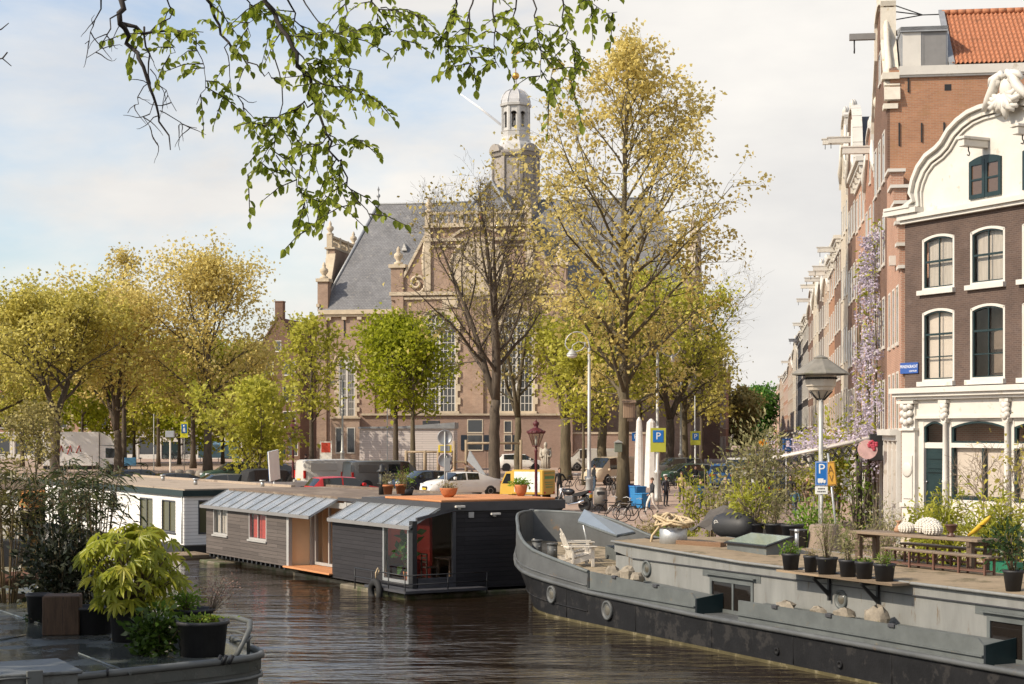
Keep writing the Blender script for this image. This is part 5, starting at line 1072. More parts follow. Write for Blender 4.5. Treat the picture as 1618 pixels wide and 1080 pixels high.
# ---------------------------------------------------------------- the rest of the street
row = [(73.9,81,19.0,16.2,'neck','red','red brick house with pale scrolled neck gable two doors behind the wisteria'),(81,88.5,18.2,18.2,'cornice','rose','rose brick house under a straight white cornice where the wisteria climbs'),(88.5,95.5,22.6,18.5,'bell','umber','dark brick house with tall ornate white bell gable and roof hoist'),(95.5,103,23.6,19.8,'neck','cream','tallest pale house of the street with ornate white neck gable'),(103,111,17.0,17.0,'cornice','umber','dark brick house with wide white cornice after the tall pale gable'),(111,119,16.6,16.6,'cornice','orange','orange brick house with projecting cornice and hoist beam halfway down the street'),(119,128,17.6,15,'neck','pale','pale brick house with stepped white neck gable halfway down the street'),(128,138,18.2,15.2,'neck','brown','brown house with the second white neck gable halfway down the street'),(138,150,18.6,15.6,'bell','cream','pale house with rounded white gable and long hoist beam'),(150,163,18.2,15.6,'neck','umber','narrow white topped house just beyond the rounded gable'),(163,180,16.4,16.4,'cornice','black','black fronted house with grey cornice in the street'),(180,200,15.8,15.8,'cornice','black','second black fronted house with a pale cornice in the street'),(200,225,16.8,14.4,'neck','cream','far pale house with white neck gable seen above the dovecote'),(225,255,15.8,13.6,'bell','pale','far yellowish house with white bell gable'),(255,290,14.4,14.4,'cornice','rose','far rose house with flat white cornice near the street trees'),(290,340,15.4,13.2,'neck','pale','very distant pale house with little gable near the street end'),(340,420,14.8,14.8,'cornice','rose','most distant rose house closing the right side of the street')]
for i, (a, b, zt, ze, kind, wm, lab) in enumerate(row):
    t0, t1 = (a-60)/.99, (b-60)/.99; w = t1-t0-.04; zb = gz((a+b)/2)
    house(lab, so_(t1), SR, w, 11, zb, ze, zt, kind, BRK[wm], 3 if w < 14 else 6, 4, 'shop' if i % 3 != 1 else 'plain', beam=i not in (1, 12, 15), group='gabled houses down the side street', roofm=TILED if i % 2 else SLATE, win=(1.25, 2.2))
lrow = [(212,232,16.0,16,'cornice','umber','shaded brown house on the church side of the street, first after the church'),(232,262,15.5,13.2,'neck','umber','shaded gabled house on the church side of the street, second after the church'),(262,320,16.5,14,'step','red','shaded stepped gable house on the church side, nearest the street trees')]
for (a, b, zt, ze, kind, wm, lab) in lrow:
    p = SO + SD*((a-60)/.99) + SP*9.3; house(lab, (p.x, p.y), rz_of(SD), (b-a)/.99-.05, 10, gz(a), ze, zt, kind, BRK[wm], 4, 3, 'plain', beam=False, group='houses on the church side of the street')
house('pale house with a straight cornice closing the far end of the street', (46, 432), 0, 26, 8, gz(430), 13, 13, 'cornice', BRK['pale'], 8, 3, 'shop', beam=False, group='gabled houses down the side street')
# houses behind the trees on the left of the square
left = [(-86,-78,15.5,12.5,'neck','rose','rose brick house at the left end of the row behind the square trees'),(-78,-70,14,14,'cornice','pale','pale house with white cornice behind the leftmost trees'),(-70,-62.5,15.5,12.8,'bell','red','red brick house with white bell gable behind the left trees'),(-62.5,-55,13.5,13.5,'cornice','pale','pale house with striped shop awning behind the white lorry'),(-55,-47,15,12.5,'step','rose','rose house with stepped gable behind the big golden trees'),(-47,-39,13.2,13.2,'cornice','pale','pale house with white shopfront behind the parked bicycles'),(-39,-31.6,14.5,14.5,'cornice','umber','brown house with garage doors beside the pointed gable house')]
for (a, b, zt, ze, kind, wm, lab) in left: house(lab, (a, 214), 0, b-a-.03, 10, gz(214), ze, zt, kind, BRK[wm], 3, 3, 'shop', beam=False, group='houses on the left side of the square', pm=PANE)
p0 = at(405, 690, 205); ph = house('brown brick house with plain pointed gable and white windows left of the church', (p0.x, 205), R(-14), 5.6, 14, gz(205), 14.6, 19.0, 'point', BRK['umber'], 2, 3, 'shop', beam=False, trim=BRK['umber'], win=(1.6, 1.9), name='pointed_gable_house')
mb = MB(); mb.box(2.3, 3.3, .2, 1.0, 16.6, 18.9); mb.box(2.25, 3.35, .15, 1.05, 18.9, 19.05); mb.build('chimney', BRK['umber'], ph)
# wisteria
LIL = leafm('wisteria_blossom', (.52,.46,.57), (.68,.61,.70), .3, .7); t = thing('wisteria', 'lilac wisteria in full bloom climbing the brick houses in the side street', 'climbing plant', so_(22, 1.2), SR)
rr = random.Random(21); P, D, GP, GD = [], [], [], []; mb = MB()
for k in range(9):
    x = rr.uniform(0, 14); pts = [(x-rr.uniform(-.6,.6)+.35*math.sin(z*.9+k), -.35, z) for z in [i*1.1 for i in range(11)]]; mb.tube(pts, [.07-.005*i for i in range(11)], 5)
mb.build('stem', BARK, t)
def raceme(c, n=30):
    L_ = rr.uniform(.35, .75)
    for j in range(n): f = rr.random(); r_ = .13*(1-f*.7); a = rr.uniform(0, 6.28); P.append((c[0]+r_*math.cos(a), c[1]+r_*math.sin(a), c[2]-L_*f)); D.append((math.cos(a), math.sin(a), rr.uniform(-.8,.1)))
    if rr.random() < .5:
        for j in range(5): GP.append((c[0]+rr.uniform(-.3,.3), c[1]+rr.uniform(-.2,.2), c[2]+rr.uniform(-.1,.3))); GD.append((rr.uniform(-1,1), rr.uniform(-1,1), -.3))
for k in range(400):
    z = rr.uniform(2.4, 12.6); w_ = 1.0 if z < 9 else .75-.09*(z-9); x = 9.5+rr.gauss(0, 1)*5.0*w_
    if not -3.5 < x < 15.2: continue
    if math.sin(x*1.1+z*.8)+math.sin(z*1.7-x*.6) < -.35: continue
    raceme((x, -rr.uniform(.15,.75), z))
for k in range(55): f = rr.random(); raceme((rr.uniform(8, 15), -.4-f*4.2, 4.1-f*.7+rr.uniform(-.1,.6)), 24)
leaves_obj('blossom', LIL, P, D, .105, 3, t, .75, .2); leaves_obj('foliage', G_YEL, GP, GD, .22, 4, t, .4, .2)
# the cafe awning in front of it
AW = mat('awning_canvas', (.62,.55,.48), .8, var=.06); aw = thing('awning', 'pale sloping cafe awning with black scalloped ironwork along the side street', 'awning', so_(13.6, 1.1), SR)
mb = MB(); mb.prism([(0,-.35,3.95), (0,-4.6,3.05), (0,-4.6,2.98), (0,-.35,3.88)], (6.4,0,0)); mb.build('canopy', AW, aw)
mb = MB(); mb.tube([(6.42,-.35,3.93), (6.42,-4.7,3.02)], .06, 8); mb.build('front_pole', WHITE, aw)
mb = MB()
for i in range(15):
    f = i/14; y = -.5-f*4.0; z = 3.82-.85*f
    for r_ in (.16, .11): mb.tube([(6.40, y+r_*math.cos(a), z-.22+r_*1.2*math.sin(a)) for a in [j*PI/5 for j in range(11)]], .022, 5)
    mb.tube([(6.40, y+.16, z-.1), (6.40, y, z-.5), (6.40, y-.16, z-.1)], .018, 5)
mb.build('ironwork', BLACK, aw)
mb = MB(); mb.rbox(6.3, 6.7, -.75, -.15, 3.0, 4.05, .02); mb.build('casing', BLACK, aw)
for y in (-1.2, -2.6, -4.4):
    mb = MB(); mb.cyl((6.2,y,0), (6.2,y,3.8+(.9/4.25)*(y+.35)-.1), .045, .045, 8); mb.build('post', BLACK, aw)
PK = mat('pink_paint', (.56,.36,.34), .6, var=.25, scale=5); t = thing('round_sign', 'round pink painted sign with a rose hanging under the awning', 'sign', so_(6.0, 4.55) + SP*.9, SR); mb = MB(); mb.lathe([(.38,0),(.38,.05),(0,.05)], 24, smooth=False, T=Matrix.Rotation(PI/2,4,'Y') @ Matrix.Translation((0,0,.0))); mb.build('disc', PK, t)
mb = MB(); rr = random.Random(6)
for k in range(16): a = rr.uniform(0,6.28); r_ = rr.uniform(0,.2); mb.ell((.07, .2+r_*math.cos(a), .15+r_*math.sin(a)), .02,.07,.06, 7, 4)
mb.build('rose', mat('deep_red', (.4,.05,.08), .6), t)
# ================================================================ church
CHO = V((.42, 190, 1.9)); CHR = math.atan2(-.168, .986)
CB = brick('church_brick', (.34,.225,.165), (.285,.185,.135), (.36,.295,.235), .3, .085, .012, var=.32, patch=(.25,.18,.145))
CST = mat('church_sandstone', (.50,.42,.31), .85, var=.22, scale=1.2, stain=(.27,.22,.17), stain_at=.62, stain_scale=1.5)
# slates: small courses
SLT = brick('church_slate', (.20,.20,.205), (.165,.165,.17), (.11,.11,.115), .35, .22, .02, var=.3, patch=(.26,.25,.235))
LGREY = mat('tower_lead', (.46,.45,.43), .5, .1, var=.18, scale=1.5, stain=(.24,.22,.2), stain_at=.6); TWD = mat('tower_timber', (.30,.27,.24), .7, var=.2, scale=2, stain=(.13,.11,.09), stain_at=.58, stain_scale=2)
GOLD = mat('gilding', (.62,.36,.08), .3, .8, var=.1); TRAC = mat('white_tracery', (.55,.53,.49), .7, var=.08)
church = thing('church', 'large brick church with slate roofs, stone balustrade and domed bell tower', 'church', CHO, CHR)
G0 = 1.9
def Z(z): return z-G0
mb = MB()
HW_, EV = 8.6, 18.3
mb.box(-20, -HW_, -HW_, HW_, 0, Z(EV)); mb.box(HW_, 20, -HW_, HW_, 0, Z(EV)); mb.box(-HW_, HW_, -21.6, 20, 0, Z(EV)); mb.build('wall', CB, church)
for x in (-20, -14.2):
    mb = MB(); mb.box(x-.35 if x < -15 else x-.3, x+.75 if x < -15 else x+.3, -HW_-.25, -HW_-.003, 0, Z(EV)-.4); mb.build('buttress', CB, church)
# four arms' roofs
RZ = 30.9
mb = MB(); e = HW_+.35; ez = Z(EV)
mb.add([(-20,-e,ez), (-20,e,ez), (-15.7,0,Z(RZ)), (0,0,Z(RZ)), (0,-e,ez), (0,e,ez)], [(0,4,3,2), (1,2,3,5), (0,2,1)])
mb.add([(20,-e,ez), (20,e,ez), (15.7,0,Z(RZ)), (0,0,Z(RZ)), (0,-e,ez), (0,e,ez)], [(0,2,3,4), (1,5,3,2), (0,1,2)])
mb.add([(-e,-21.3,ez), (e,-21.3,ez), (0,-15.2,Z(RZ)), (0,0,Z(RZ)), (-e,0,ez), (e,0,ez)], [(0,2,3,4), (1,5,3,2), (0,1,2)])
mb.add([(-e,20,ez), (e,20,ez), (0,15,Z(RZ)), (0,0,Z(RZ)), (-e,0,ez), (e,0,ez)], [(0,4,3,2), (1,2,3,5), (0,2,1)])
mb.build('roof', SLT, church)
mb = MB()
for sx in (-1, 1): mb.tube([(sx*15.7,0,Z(RZ)+.05), (sx*.5,0,Z(RZ)+.05)], .12, 6)
mb.tube([(0,-15.2,Z(RZ)+.05), (0,-.5,Z(RZ)+.05)], .12, 6)
for (a, b) in (((-15.7,0,Z(RZ)), (-20,-e,ez)), ((0,-15.2,Z(RZ)), (-e,-21.3,ez)), ((0,-15.2,Z(RZ)), (e,-21.3,ez)), ((15.7,0,Z(RZ)), (20,-e,ez))): mb.tube([V(a)+V((0,0,.04)), V(b)+V((0,0,.04))], .16, 6)
mb.build('ridge_lead', LEAD, church)
mb = MB(); mb.box(-20.1, -HW_-.25, -e-.12, -e+.1, ez-.35, ez+.12); mb.box(-19.6, -HW_-.25, -HW_-.3, -HW_-.003, ez-.6, ez-.35); mb.box(HW_+.25, 20.1, -e-.12, -e+.1, ez-.35, ez+.12)
for i in range(7): x = -19+i*1.7; mb.box(x-.25, x+.25, -HW_-.26, -HW_-.003, ez-.95, ez-.6)
mb.build('eaves_cornice', CST, church)
def urn(mb, x, y, z, s=1.0): mb.lathe([(.42*s,0),(.42*s,.18*s),(.2*s,.3*s),(.2*s,.4*s),(.42*s,.7*s),(.40*s,.95*s),(.15*s,1.15*s),(.2*s,1.3*s),(.1*s,1.55*s),(0,1.7*s)], 10, (x, y, z))
def baluster_rail(mb, x0, x1, y, z0, z1, n, along='x'):
    def bx(a, b, c, d, z0, z1): mb.box(a, b, c, d, z0, z1) if along == 'x' else mb.box(c, d, a, b, z0, z1)
    bx(x0, x1, y-.25, y+.25, z0, z0+.25); bx(x0, x1, y-.25, y+.25, z1-.25, z1)
    for i in range(n):
        x = x0+(x1-x0)*(i+.5)/n; c = (x, y, z0+.25) if along == 'x' else (y, x, z0+.25); h = z1-z0-.5; mb.lathe([(.1,0),(.19,h*.3),(.09,h*.6),(.13,h)], 8, c)
def gable_front(side):
    """stone dressed neck gable; built facing -y at y = 0, returned as (brick, stone) builders"""
    b, s = MB(), MB()
    b.prism([(-8.6,0,Z(EV)-.004), (-7.4,0,Z(20.6)), (-5.3,0,Z(24.5)), (-5.3,0,Z(25.4)), (5.3,0,Z(25.4)), (5.3,0,Z(24.5)), (7.4,0,Z(20.6)), (8.6,0,Z(EV)-.004)], (0,.7,0))
    b.box(-8.75,-7.5,-.25,.9,Z(EV),Z(21.5)); b.box(7.5,8.75,-.25,.9,Z(EV),Z(21.5))
    for q in (-1, 1):
        s.prism([(q*7.5,-.2,Z(20.4)), (q*5.3,-.2,Z(24.4)), (q*5.3,-.2,Z(24.9)), (q*7.5,-.2,Z(20.9))], (0,1.0,0)); s.box(q*8.12-.85,q*8.12+.85,-.4,1.05,Z(21.5),Z(21.85)); urn(s, q*8.12, .3, Z(21.85), 1.1)
        s.box(q*5.05-.3,q*5.05+.3,-.22,-.003,Z(19.2),Z(25.4)); s.tube([(q*(6.15-(.85-.05*i)*math.cos(i*.55)), -.12, Z(19.95)+(.85-.05*i)*math.sin(i*.55)) for i in range(-3, 16)], .15, 6); s.tube([(q*5.35,-.1,Z(24.2)),(q*5.5,-.1,Z(22.5)),(q*5.45,-.1,Z(21.2)),(q*5.3,-.1,Z(20.2))], [.1,.2,.2,.15], 6)
        urn(s, q*4.95, .1, Z(26.95), .95)
    s.box(-8.9,8.9,-.35,-.003,Z(18.75),Z(19.1)); s.box(-8.7,8.7,-.18,-.003,Z(18.35),Z(18.6)); s.box(-5.5,5.5,-.4,.75,Z(25.4),Z(25.6)); s.box(-5.4,5.4,-.3,-.003,Z(24.05),Z(24.35)); s.box(-5.35,5.35,-.2,-.003,Z(23.5),Z(23.65))
    baluster_rail(s, -5.0, 5.0, .1, Z(25.6), Z(26.95), 17)
    for x in (-5.1, -1.7, 1.7, 5.1): s.box(x-.22,x+.22,-.2,.4,Z(25.6),Z(27.0))
    A = arc(0, Z(21.4), 3.9, 35, 145, 12)
    for p, q in zip(A, A[1:]): s.prism([V(p)+V((0,-.25,0)), V(q)+V((0,-.25,0)), V(q)+V((0,-.25,.3)), V(p)+V((0,-.25,.3))], (0,.247,0))
    s.box(-3.6,-2.0,-.12,-.003,Z(17.5),Z(18.3)); s.box(2.0,3.6,-.12,-.003,Z(17.5),Z(18.3)); return b, s
b, s = gable_front(0); M_ = Matrix.Translation((0,-22.3,0)); b.xform(M_).build('front_gable', CB, church); s.xform(M_).build('gable_stonework', CST, church)
mb = MB(); mb.box(-HW_-.15, HW_+.15, -22.3, -21.61, 0, Z(EV)-.004); mb.build('front_wall', CB, church)
M2 = Matrix.Translation((-20.02,0,0)) @ Matrix.Rotation(-PI/2, 4, 'Z'); M3 = Matrix.Translation((20.02,0,0)) @ Matrix.Rotation(PI/2, 4, 'Z')
for M_ in (M2, M3): b, s = gable_front(0); b.xform(M_).build('side_gable', CB, church); s.xform(M_).build('gable_stonework', CST, church)
mb = MB(); mb.box(-7.8,-6.3,-.28,.0,0,Z(18.3))
mb = MB()
for x in (-7.9, 7.9, 0): mb.box(x-.4 if x else -.55, x+.4 if x else .55, -22.55, -22.303, Z(4), Z(18.3))
mb.build('buttress', CB, church)
# rose window and the two tall windows
DGL = glassm('church_glass', (.06,.065,.07), .12, .6)
def rose(x, z, r):
    mb = MB(); y = -22.3; n = 28
    T = Matrix.Translation((x, y, z)) @ Matrix.Rotation(PI/2, 4, 'X'); mb.lathe([(r,.0),(r+.02,.2),(r+.65,.22),(r+.7,.0)], n, T=T); mb.lathe([(r+.65,.22),(r+.72,.34),(r+.95,.34),(r+1.0,0)], n, T=T); w_ = mb.build('rose_window', CST, church)
    g = MB(); g.lathe([(r+.05,.02),(0,.025)], n, T=T); g.build('pane', DGL, w_)
    t = MB()
    def ringt(cx, cz, rr, th=.09): t.tube([(x+cx+rr*math.cos(a), y-.1, z+cz+rr*math.sin(a)) for a in [2*PI*i/16 for i in range(17)]], th, 5)
    ringt(0, 0, .5)
    for k in range(6): a = R(30+60*k); ringt(r*.66*math.cos(a), r*.66*math.sin(a), r*.30); t.tube([(x+.5*math.cos(a+.52), y-.1, z+.5*math.sin(a+.52)), (x+r*math.cos(a+.52), y-.1, z+r*math.sin(a+.52))], .08, 5)
    t.build('tracery', TRAC, w_)
    l = MB()
    for i in range(-4, 5): q = math.sqrt(max(0, r*r-(i*r/4.5)**2)); l.box(x+i*r/4.5-.02, x+i*r/4.5+.02, y-.06, y-.03, z-q, z+q); l.box(x-q, x+q, y-.06, y-.03, z+i*r/4.5-.02, z+i*r/4.5+.02)
    l.build('lead_lattice', TRAC, w_)
rose(0, Z(21.4), 1.95)
def tall_window(par, x, hw, z0, zs, y):
    mb = MB(); A = arc(x, zs, hw, 0, 180, 16, y)
    for th0, th1, d in ((0, .5, .22), (.5, .62, .34)):
        for p, q in zip(A, A[1:]):
            n1 = (p-V((x,y,zs))).normalized(); n2 = (q-V((x,y,zs))).normalized(); mb.prism([p+n1*th0+V((0,-d,0)), q+n2*th0+V((0,-d,0)), q+n2*th1+V((0,-d,0)), p+n1*th1+V((0,-d,0))], (0,d-.003,0))
    dz = (zs-z0)/12
    for k in range(12): z = z0+dz*k; e = .5 if k % 2 else .22; mb.box(x-hw-e, x-hw, y-.16, y-.003, z, z+dz); mb.box(x+hw, x+hw+e, y-.16, y-.003, z, z+dz)
    mb.box(x-hw-.4, x+hw+.4, y-.3, y-.003, z0-.3, z0); w_ = mb.build('arched_window', CST, par)
    g = MB(); g.prism([(x-hw,y-.02,z0), *[tuple(p+V((0,-.02,0))) for p in A[::-1]], (x+hw,y-.02,z0)], (0,.015,0)); g.build('pane', DGL, w_)
    t = MB(); 
    for xx in (x-hw, x, x+hw): t.box(xx-.1, xx+.1, y-.14, y-.03, z0, zs+(hw*.35 if xx == x else 0))
    for c in (x-hw/2, x+hw/2): t.tube([(c+hw/2*math.cos(a), y-.09, zs-.1+hw/2*math.sin(a)) for a in [PI*i/10 for i in range(11)]], .09, 5); t.tube([(c+hw*.2*math.cos(a), y-.09, zs+hw*.12+hw*.2*math.sin(a)) for a in [2*PI*i/10 for i in range(11)]], .05, 5)
    t.tube([(x+hw*.28*math.cos(a), y-.09, zs+hw*.62+hw*.28*math.sin(a)) for a in [2*PI*i/12 for i in range(13)]], .07, 5); t.build('tracery', TRAC, w_)
    l = MB(); 
    for i in range(1, 8): xx = x-hw+2*hw*i/8; l.box(xx-.03, xx+.03, y-.07, y-.03, z0, zs+math.sqrt(max(0, hw*hw-(xx-x)**2))*.9)
    k = int((zs-z0)/.75)
    for i in range(1, k+2): z = z0+i*.75; l.box(x-hw, x+hw, y-.07, y-.03, z-.03, z+.03)
    l.build('lead_lattice', TRAC, w_)
tall_window(church, -3.85, 1.6, Z(7.3), Z(15.3), -22.3); tall_window(church, 3.85, 1.6, Z(7.3), Z(15.3), -22.3)
tall_window(church, -17, .9, Z(7.0), Z(12.5), -HW_); tall_window(church, -11.4, .9, Z(7.0), Z(12.5), -HW_)
mb = MB()
for x in (-17.3, -13.5): mb.box(x-.06, x+.06, -HW_-.1, -HW_-.003, Z(15.6), Z(17.3))
mb.build('wall_anchor', BLACK, church)
# little dormer vents and finials
mb = MB(); mb.prism([(-12.0,-4.4,Z(25.2)), (-11.4,-4.4,Z(25.2)), (-11.7,-4.4,Z(26.0))], (0,1.2,0)); mb.build('roof_vent', TRAC, church); mb = MB(); mb.prism([(-1.0,-19.0,Z(26.5)), (.4,-19.0,Z(26.5)), (.4,-19.0,Z(27.5)), (-.3,-19.0,Z(28.2)), (-1.0,-19.0,Z(27.5))], (0,3,0)); mb.build('dormer', TRAC, church)
mb = MB(); mb.box(-.7, .1, -19.06, -19.01, Z(26.6), Z(27.3)); mb.build('dormer_shutter', REDW, church)
for x in (-15.7, 15.7): mb = MB(); mb.lathe([(.12,0),(.06,.4),(.06,.7),(.22,.9),(.22,1.05),(.05,1.25),(.05,1.5),(.15,1.65),(0,2.1)], 8, (x, 0, Z(RZ))); mb.build('finial', LEAD, church)
# bell tower
mb = MB(); ph = PI/8
mb.lathe([(2.75,Z(29.2)),(2.75,Z(31.6)),(2.55,Z(31.7)),(2.55,Z(35.6)),(2.8,Z(35.7)),(2.95,Z(36.0)),(2.95,Z(36.2)),(2.3,Z(36.4))], 8, ph=ph, smooth=False); mb.build('tower_base', TWD, church)
mb = MB()
for k in range(8):
    a = 2*PI*(k+.5)/8+ph; T = Matrix.Rotation(a, 4, 'Z')
    mb.box(2.36, 2.42, -.62, -.5, Z(31.9), Z(35.3), T=T); mb.box(2.36, 2.42, .5, .62, Z(31.9), Z(35.3), T=T); mb.box(2.36, 2.41, -.5, .5, Z(32.2), Z(34.9), T=T)
    a2 = 2*PI*k/8+ph; T2 = Matrix.Rotation(a2, 4, 'Z'); mb.box(2.5, 2.72, -.2, .2, Z(31.7), Z(35.6), T=T2)
    if k % 2 == 0:
        A = [(2.6, 1.0*math.cos(q), Z(36.15)+.85*math.sin(q)) for q in [PI*i/8 for i in range(9)]]; mb.prism([T @ V(p) for p in A], T.to_3x3() @ V((.35,0,0)))
        A2 = [(1.6, .8*math.cos(q), Z(36.15)+.7*math.sin(q)) for q in [PI*i/8 for i in range(9)]]; mb.prism([T @ V(p) for p in A2], T.to_3x3() @ V((1.0,0,0)))
mb.build('tower_pediment', TWD, church)
mb = MB(); mb.lathe([(2.35,Z(36.3)),(2.2,Z(36.9)),(1.75,Z(37.4)),(1.62,Z(38.0)),(1.66,Z(38.5)),(1.72,Z(38.6)),(1.5,Z(38.7))], 8, ph=ph, smooth=False); mb.build('tower_skirt', LGREY, church)
mb = MB(); r = 1.5
for k in range(8):
    a = 2*PI*k/8+ph; T = Matrix.Rotation(a, 4, 'Z'); mb.box(r-.18, r+.06, -.2, .2, Z(38.6), Z(41.3), T=T); mb.box(r-.0, r+.12, -.09, .09, Z(38.6), Z(41.3), T=T)
    a = 2*PI*(k+.5)/8+ph; T = Matrix.Rotation(a, 4, 'Z'); ri = r*math.cos(PI/8); hw = .36; zs = Z(40.4)
    mb.box(ri-.15, ri+.02, -.42, .42, Z(38.65), Z(38.95), T=T)
    A = [(ri-.15, hw*math.cos(q), zs+hw*math.sin(q)) for q in [PI*i/8 for i in range(9)]]
    for p, q in zip(A, A[1:]): mb.prism([T @ V(p), T @ V(q), T @ V((ri-.15, q[1], Z(41.3))), T @ V((ri-.15, p[1], Z(41.3)))], T.to_3x3() @ V((.17,0,0)))
    mb.box(ri-.14, ri-.02, -.36, -.22, Z(38.95), zs, T=T); mb.box(ri-.14, ri-.02, .22, .36, Z(38.95), zs, T=T)
mb.lathe([(1.5,Z(41.3)),(1.78,Z(41.4)),(1.82,Z(41.65)),(1.6,Z(41.75))], 8, ph=ph, smooth=False); mb.build('lantern', LGREY, church)
mb = MB(); mb.lathe([(.5,Z(39.2)),(.42,Z(39.35)),(.3,Z(39.9)),(.2,Z(40.2)),(0,Z(40.3))], 12); mb.cyl((0,0,Z(40.2)), (0,0,Z(41.3)), .06, .06, 6); mb.box(-1.2,1.2,-.06,.06,Z(40.7),Z(40.85)); mb.build('bell', BLACK, church)
mb = MB(); mb.lathe([(1.65,Z(41.7)),(1.62,Z(42.1)),(1.45,Z(42.6)),(1.1,Z(43.05)),(.6,Z(43.3)),(.25,Z(43.4)),(.12,Z(43.7)),(.1,Z(44.4)),(.2,Z(44.45))], 8, ph=ph, smooth=False)
for k in range(8): a = 2*PI*k/8+ph; mb.tube([(q*math.cos(a), q*math.sin(a), Z(z)) for q, z in ((1.66,41.75),(1.64,42.1),(1.47,42.62),(1.12,43.08),(.6,43.34))], .05, 5)
mb.build('dome', mat('pale_lead', (.45,.445,.44), .45, .2, var=.12), church)
mb = MB(); mb.ell((0,0,Z(44.85)), .4, .4, .4, 16, 10); mb.cyl((0,0,Z(45.2)), (0,0,Z(48.2)), .05, .03, 6); mb.box(-.4,.4,-.03,.03,Z(46.3),Z(46.4)); mb.prism([(-.6,-.02,Z(47.4)), (-.2,-.02,Z(47.9)), (.2,-.02,Z(47.7)), (.55,-.02,Z(48.2)), (.6,-.02,Z(47.5)), (.1,-.02,Z(47.2))], (0,.05,0)); mb.build('weathercock', GOLD, church)
# ---------------------------------------------------------------- annexes and shed
AN = at(523, 690, 160); an = thing('church_annex', 'low brick annex with white multi-paned windows in front of the church', 'building', (AN.x, 160, 1.85), 0)
def ax(px): return (px-523)/F*160
def az(py): return CZ-(py-HY)*160/F-1.85
AB = brick('annex_brick', (.34,.22,.17), (.28,.18,.14), (.34,.27,.22), .22, .07, .01, var=.2); ABP = brick('annex_pale_brick', (.42,.30,.23), (.36,.25,.19), (.4,.33,.27), .22, .07, .01, var=.15)
mb = MB(); mb.box(0, ax(568), 0, 8, 0, az(661)); mb.build('pale_wall', ABP, an); mb = MB(); mb.box(ax(568)+.01, ax(905), .5, 7, 0, az(656)); mb.build('wall', AB, an)
mb = MB(); mb.box(-.1, ax(568)+.1, -.15, 8, az(661), az(659)); mb.box(ax(568)+.11, ax(905)+.1, .3, 7.1, az(656), az(653)); mb.build('cornice', CST, an)
DKB = mat('dark_blue_shutter', (.02,.03,.045), .6)
for (a, b, c, d, nx, nz, y) in ((530,542,715,675,2,5,0), (548,561,715,675,2,5,0), (738,763,683,662,5,3,.5), (738,763,711,686,5,4,.5), (796,809,683,664,3,3,.5), (796,809,711,686,3,4,.5)):
    put_window(an, ax(a), az(c), ax(b)-ax(a), az(d)-az(c), nx, nz, y, fm=CREAM if y else None)
for (a, b) in ((728,737.5), (764.5,773), (810,815)): mb = MB(); mb.box(ax(a), ax(b), .42, .497, az(711), az(687)); mb.build('shutter', DKB, an)
wl_ = tag(thing('garden_wall', 'dark brown brick wall with stone coping right of the church annex', 'wall', (ax(906)+AN.x, 161, 1.85), 0), kind='thing'); mb = MB(); mb.box(0, 8.2, 0, .5, 0, 3.2); mb.build('wall', AB, wl_); mb = MB(); mb.box(-.05, 8.25, -.08, .58, 3.2, 3.4); mb.build('coping', CST, wl_)
SH = at(568, 690, 151); sh_ = thing('shed', 'long white boarded shed with flat grey roof in front of the church', 'shed', (SH.x, 151, 1.8), R(-2))
WBD = boards('white_shed_boards', (.62,.56,.53), .2, var=.04, groove=.35); w_ = (717-568)/F*151
mb = MB(); mb.box(0, w_, 0, 5, 0, 3.75); mb.build('wall', WBD, sh_); mb = MB(); mb.prism([(-.1,-.15,3.75), (w_+.1,-.15,3.75), (w_+.1,-.15,4.3), (w_*.45,-.15,3.95), (-.1,-.15,3.9)], (0,5.3,0)); mb.build('roof', LEAD, sh_); mb = MB(); mb.rbox(w_*.66, w_*.84, 1, 2, 4.1, 4.45, .02); mb.build('roof_light', DGREY, sh_); mb = MB(); mb.box(w_*.3, w_*.44, -.03, -.003, 0, 2.2); mb.build('door', WBD, sh_)
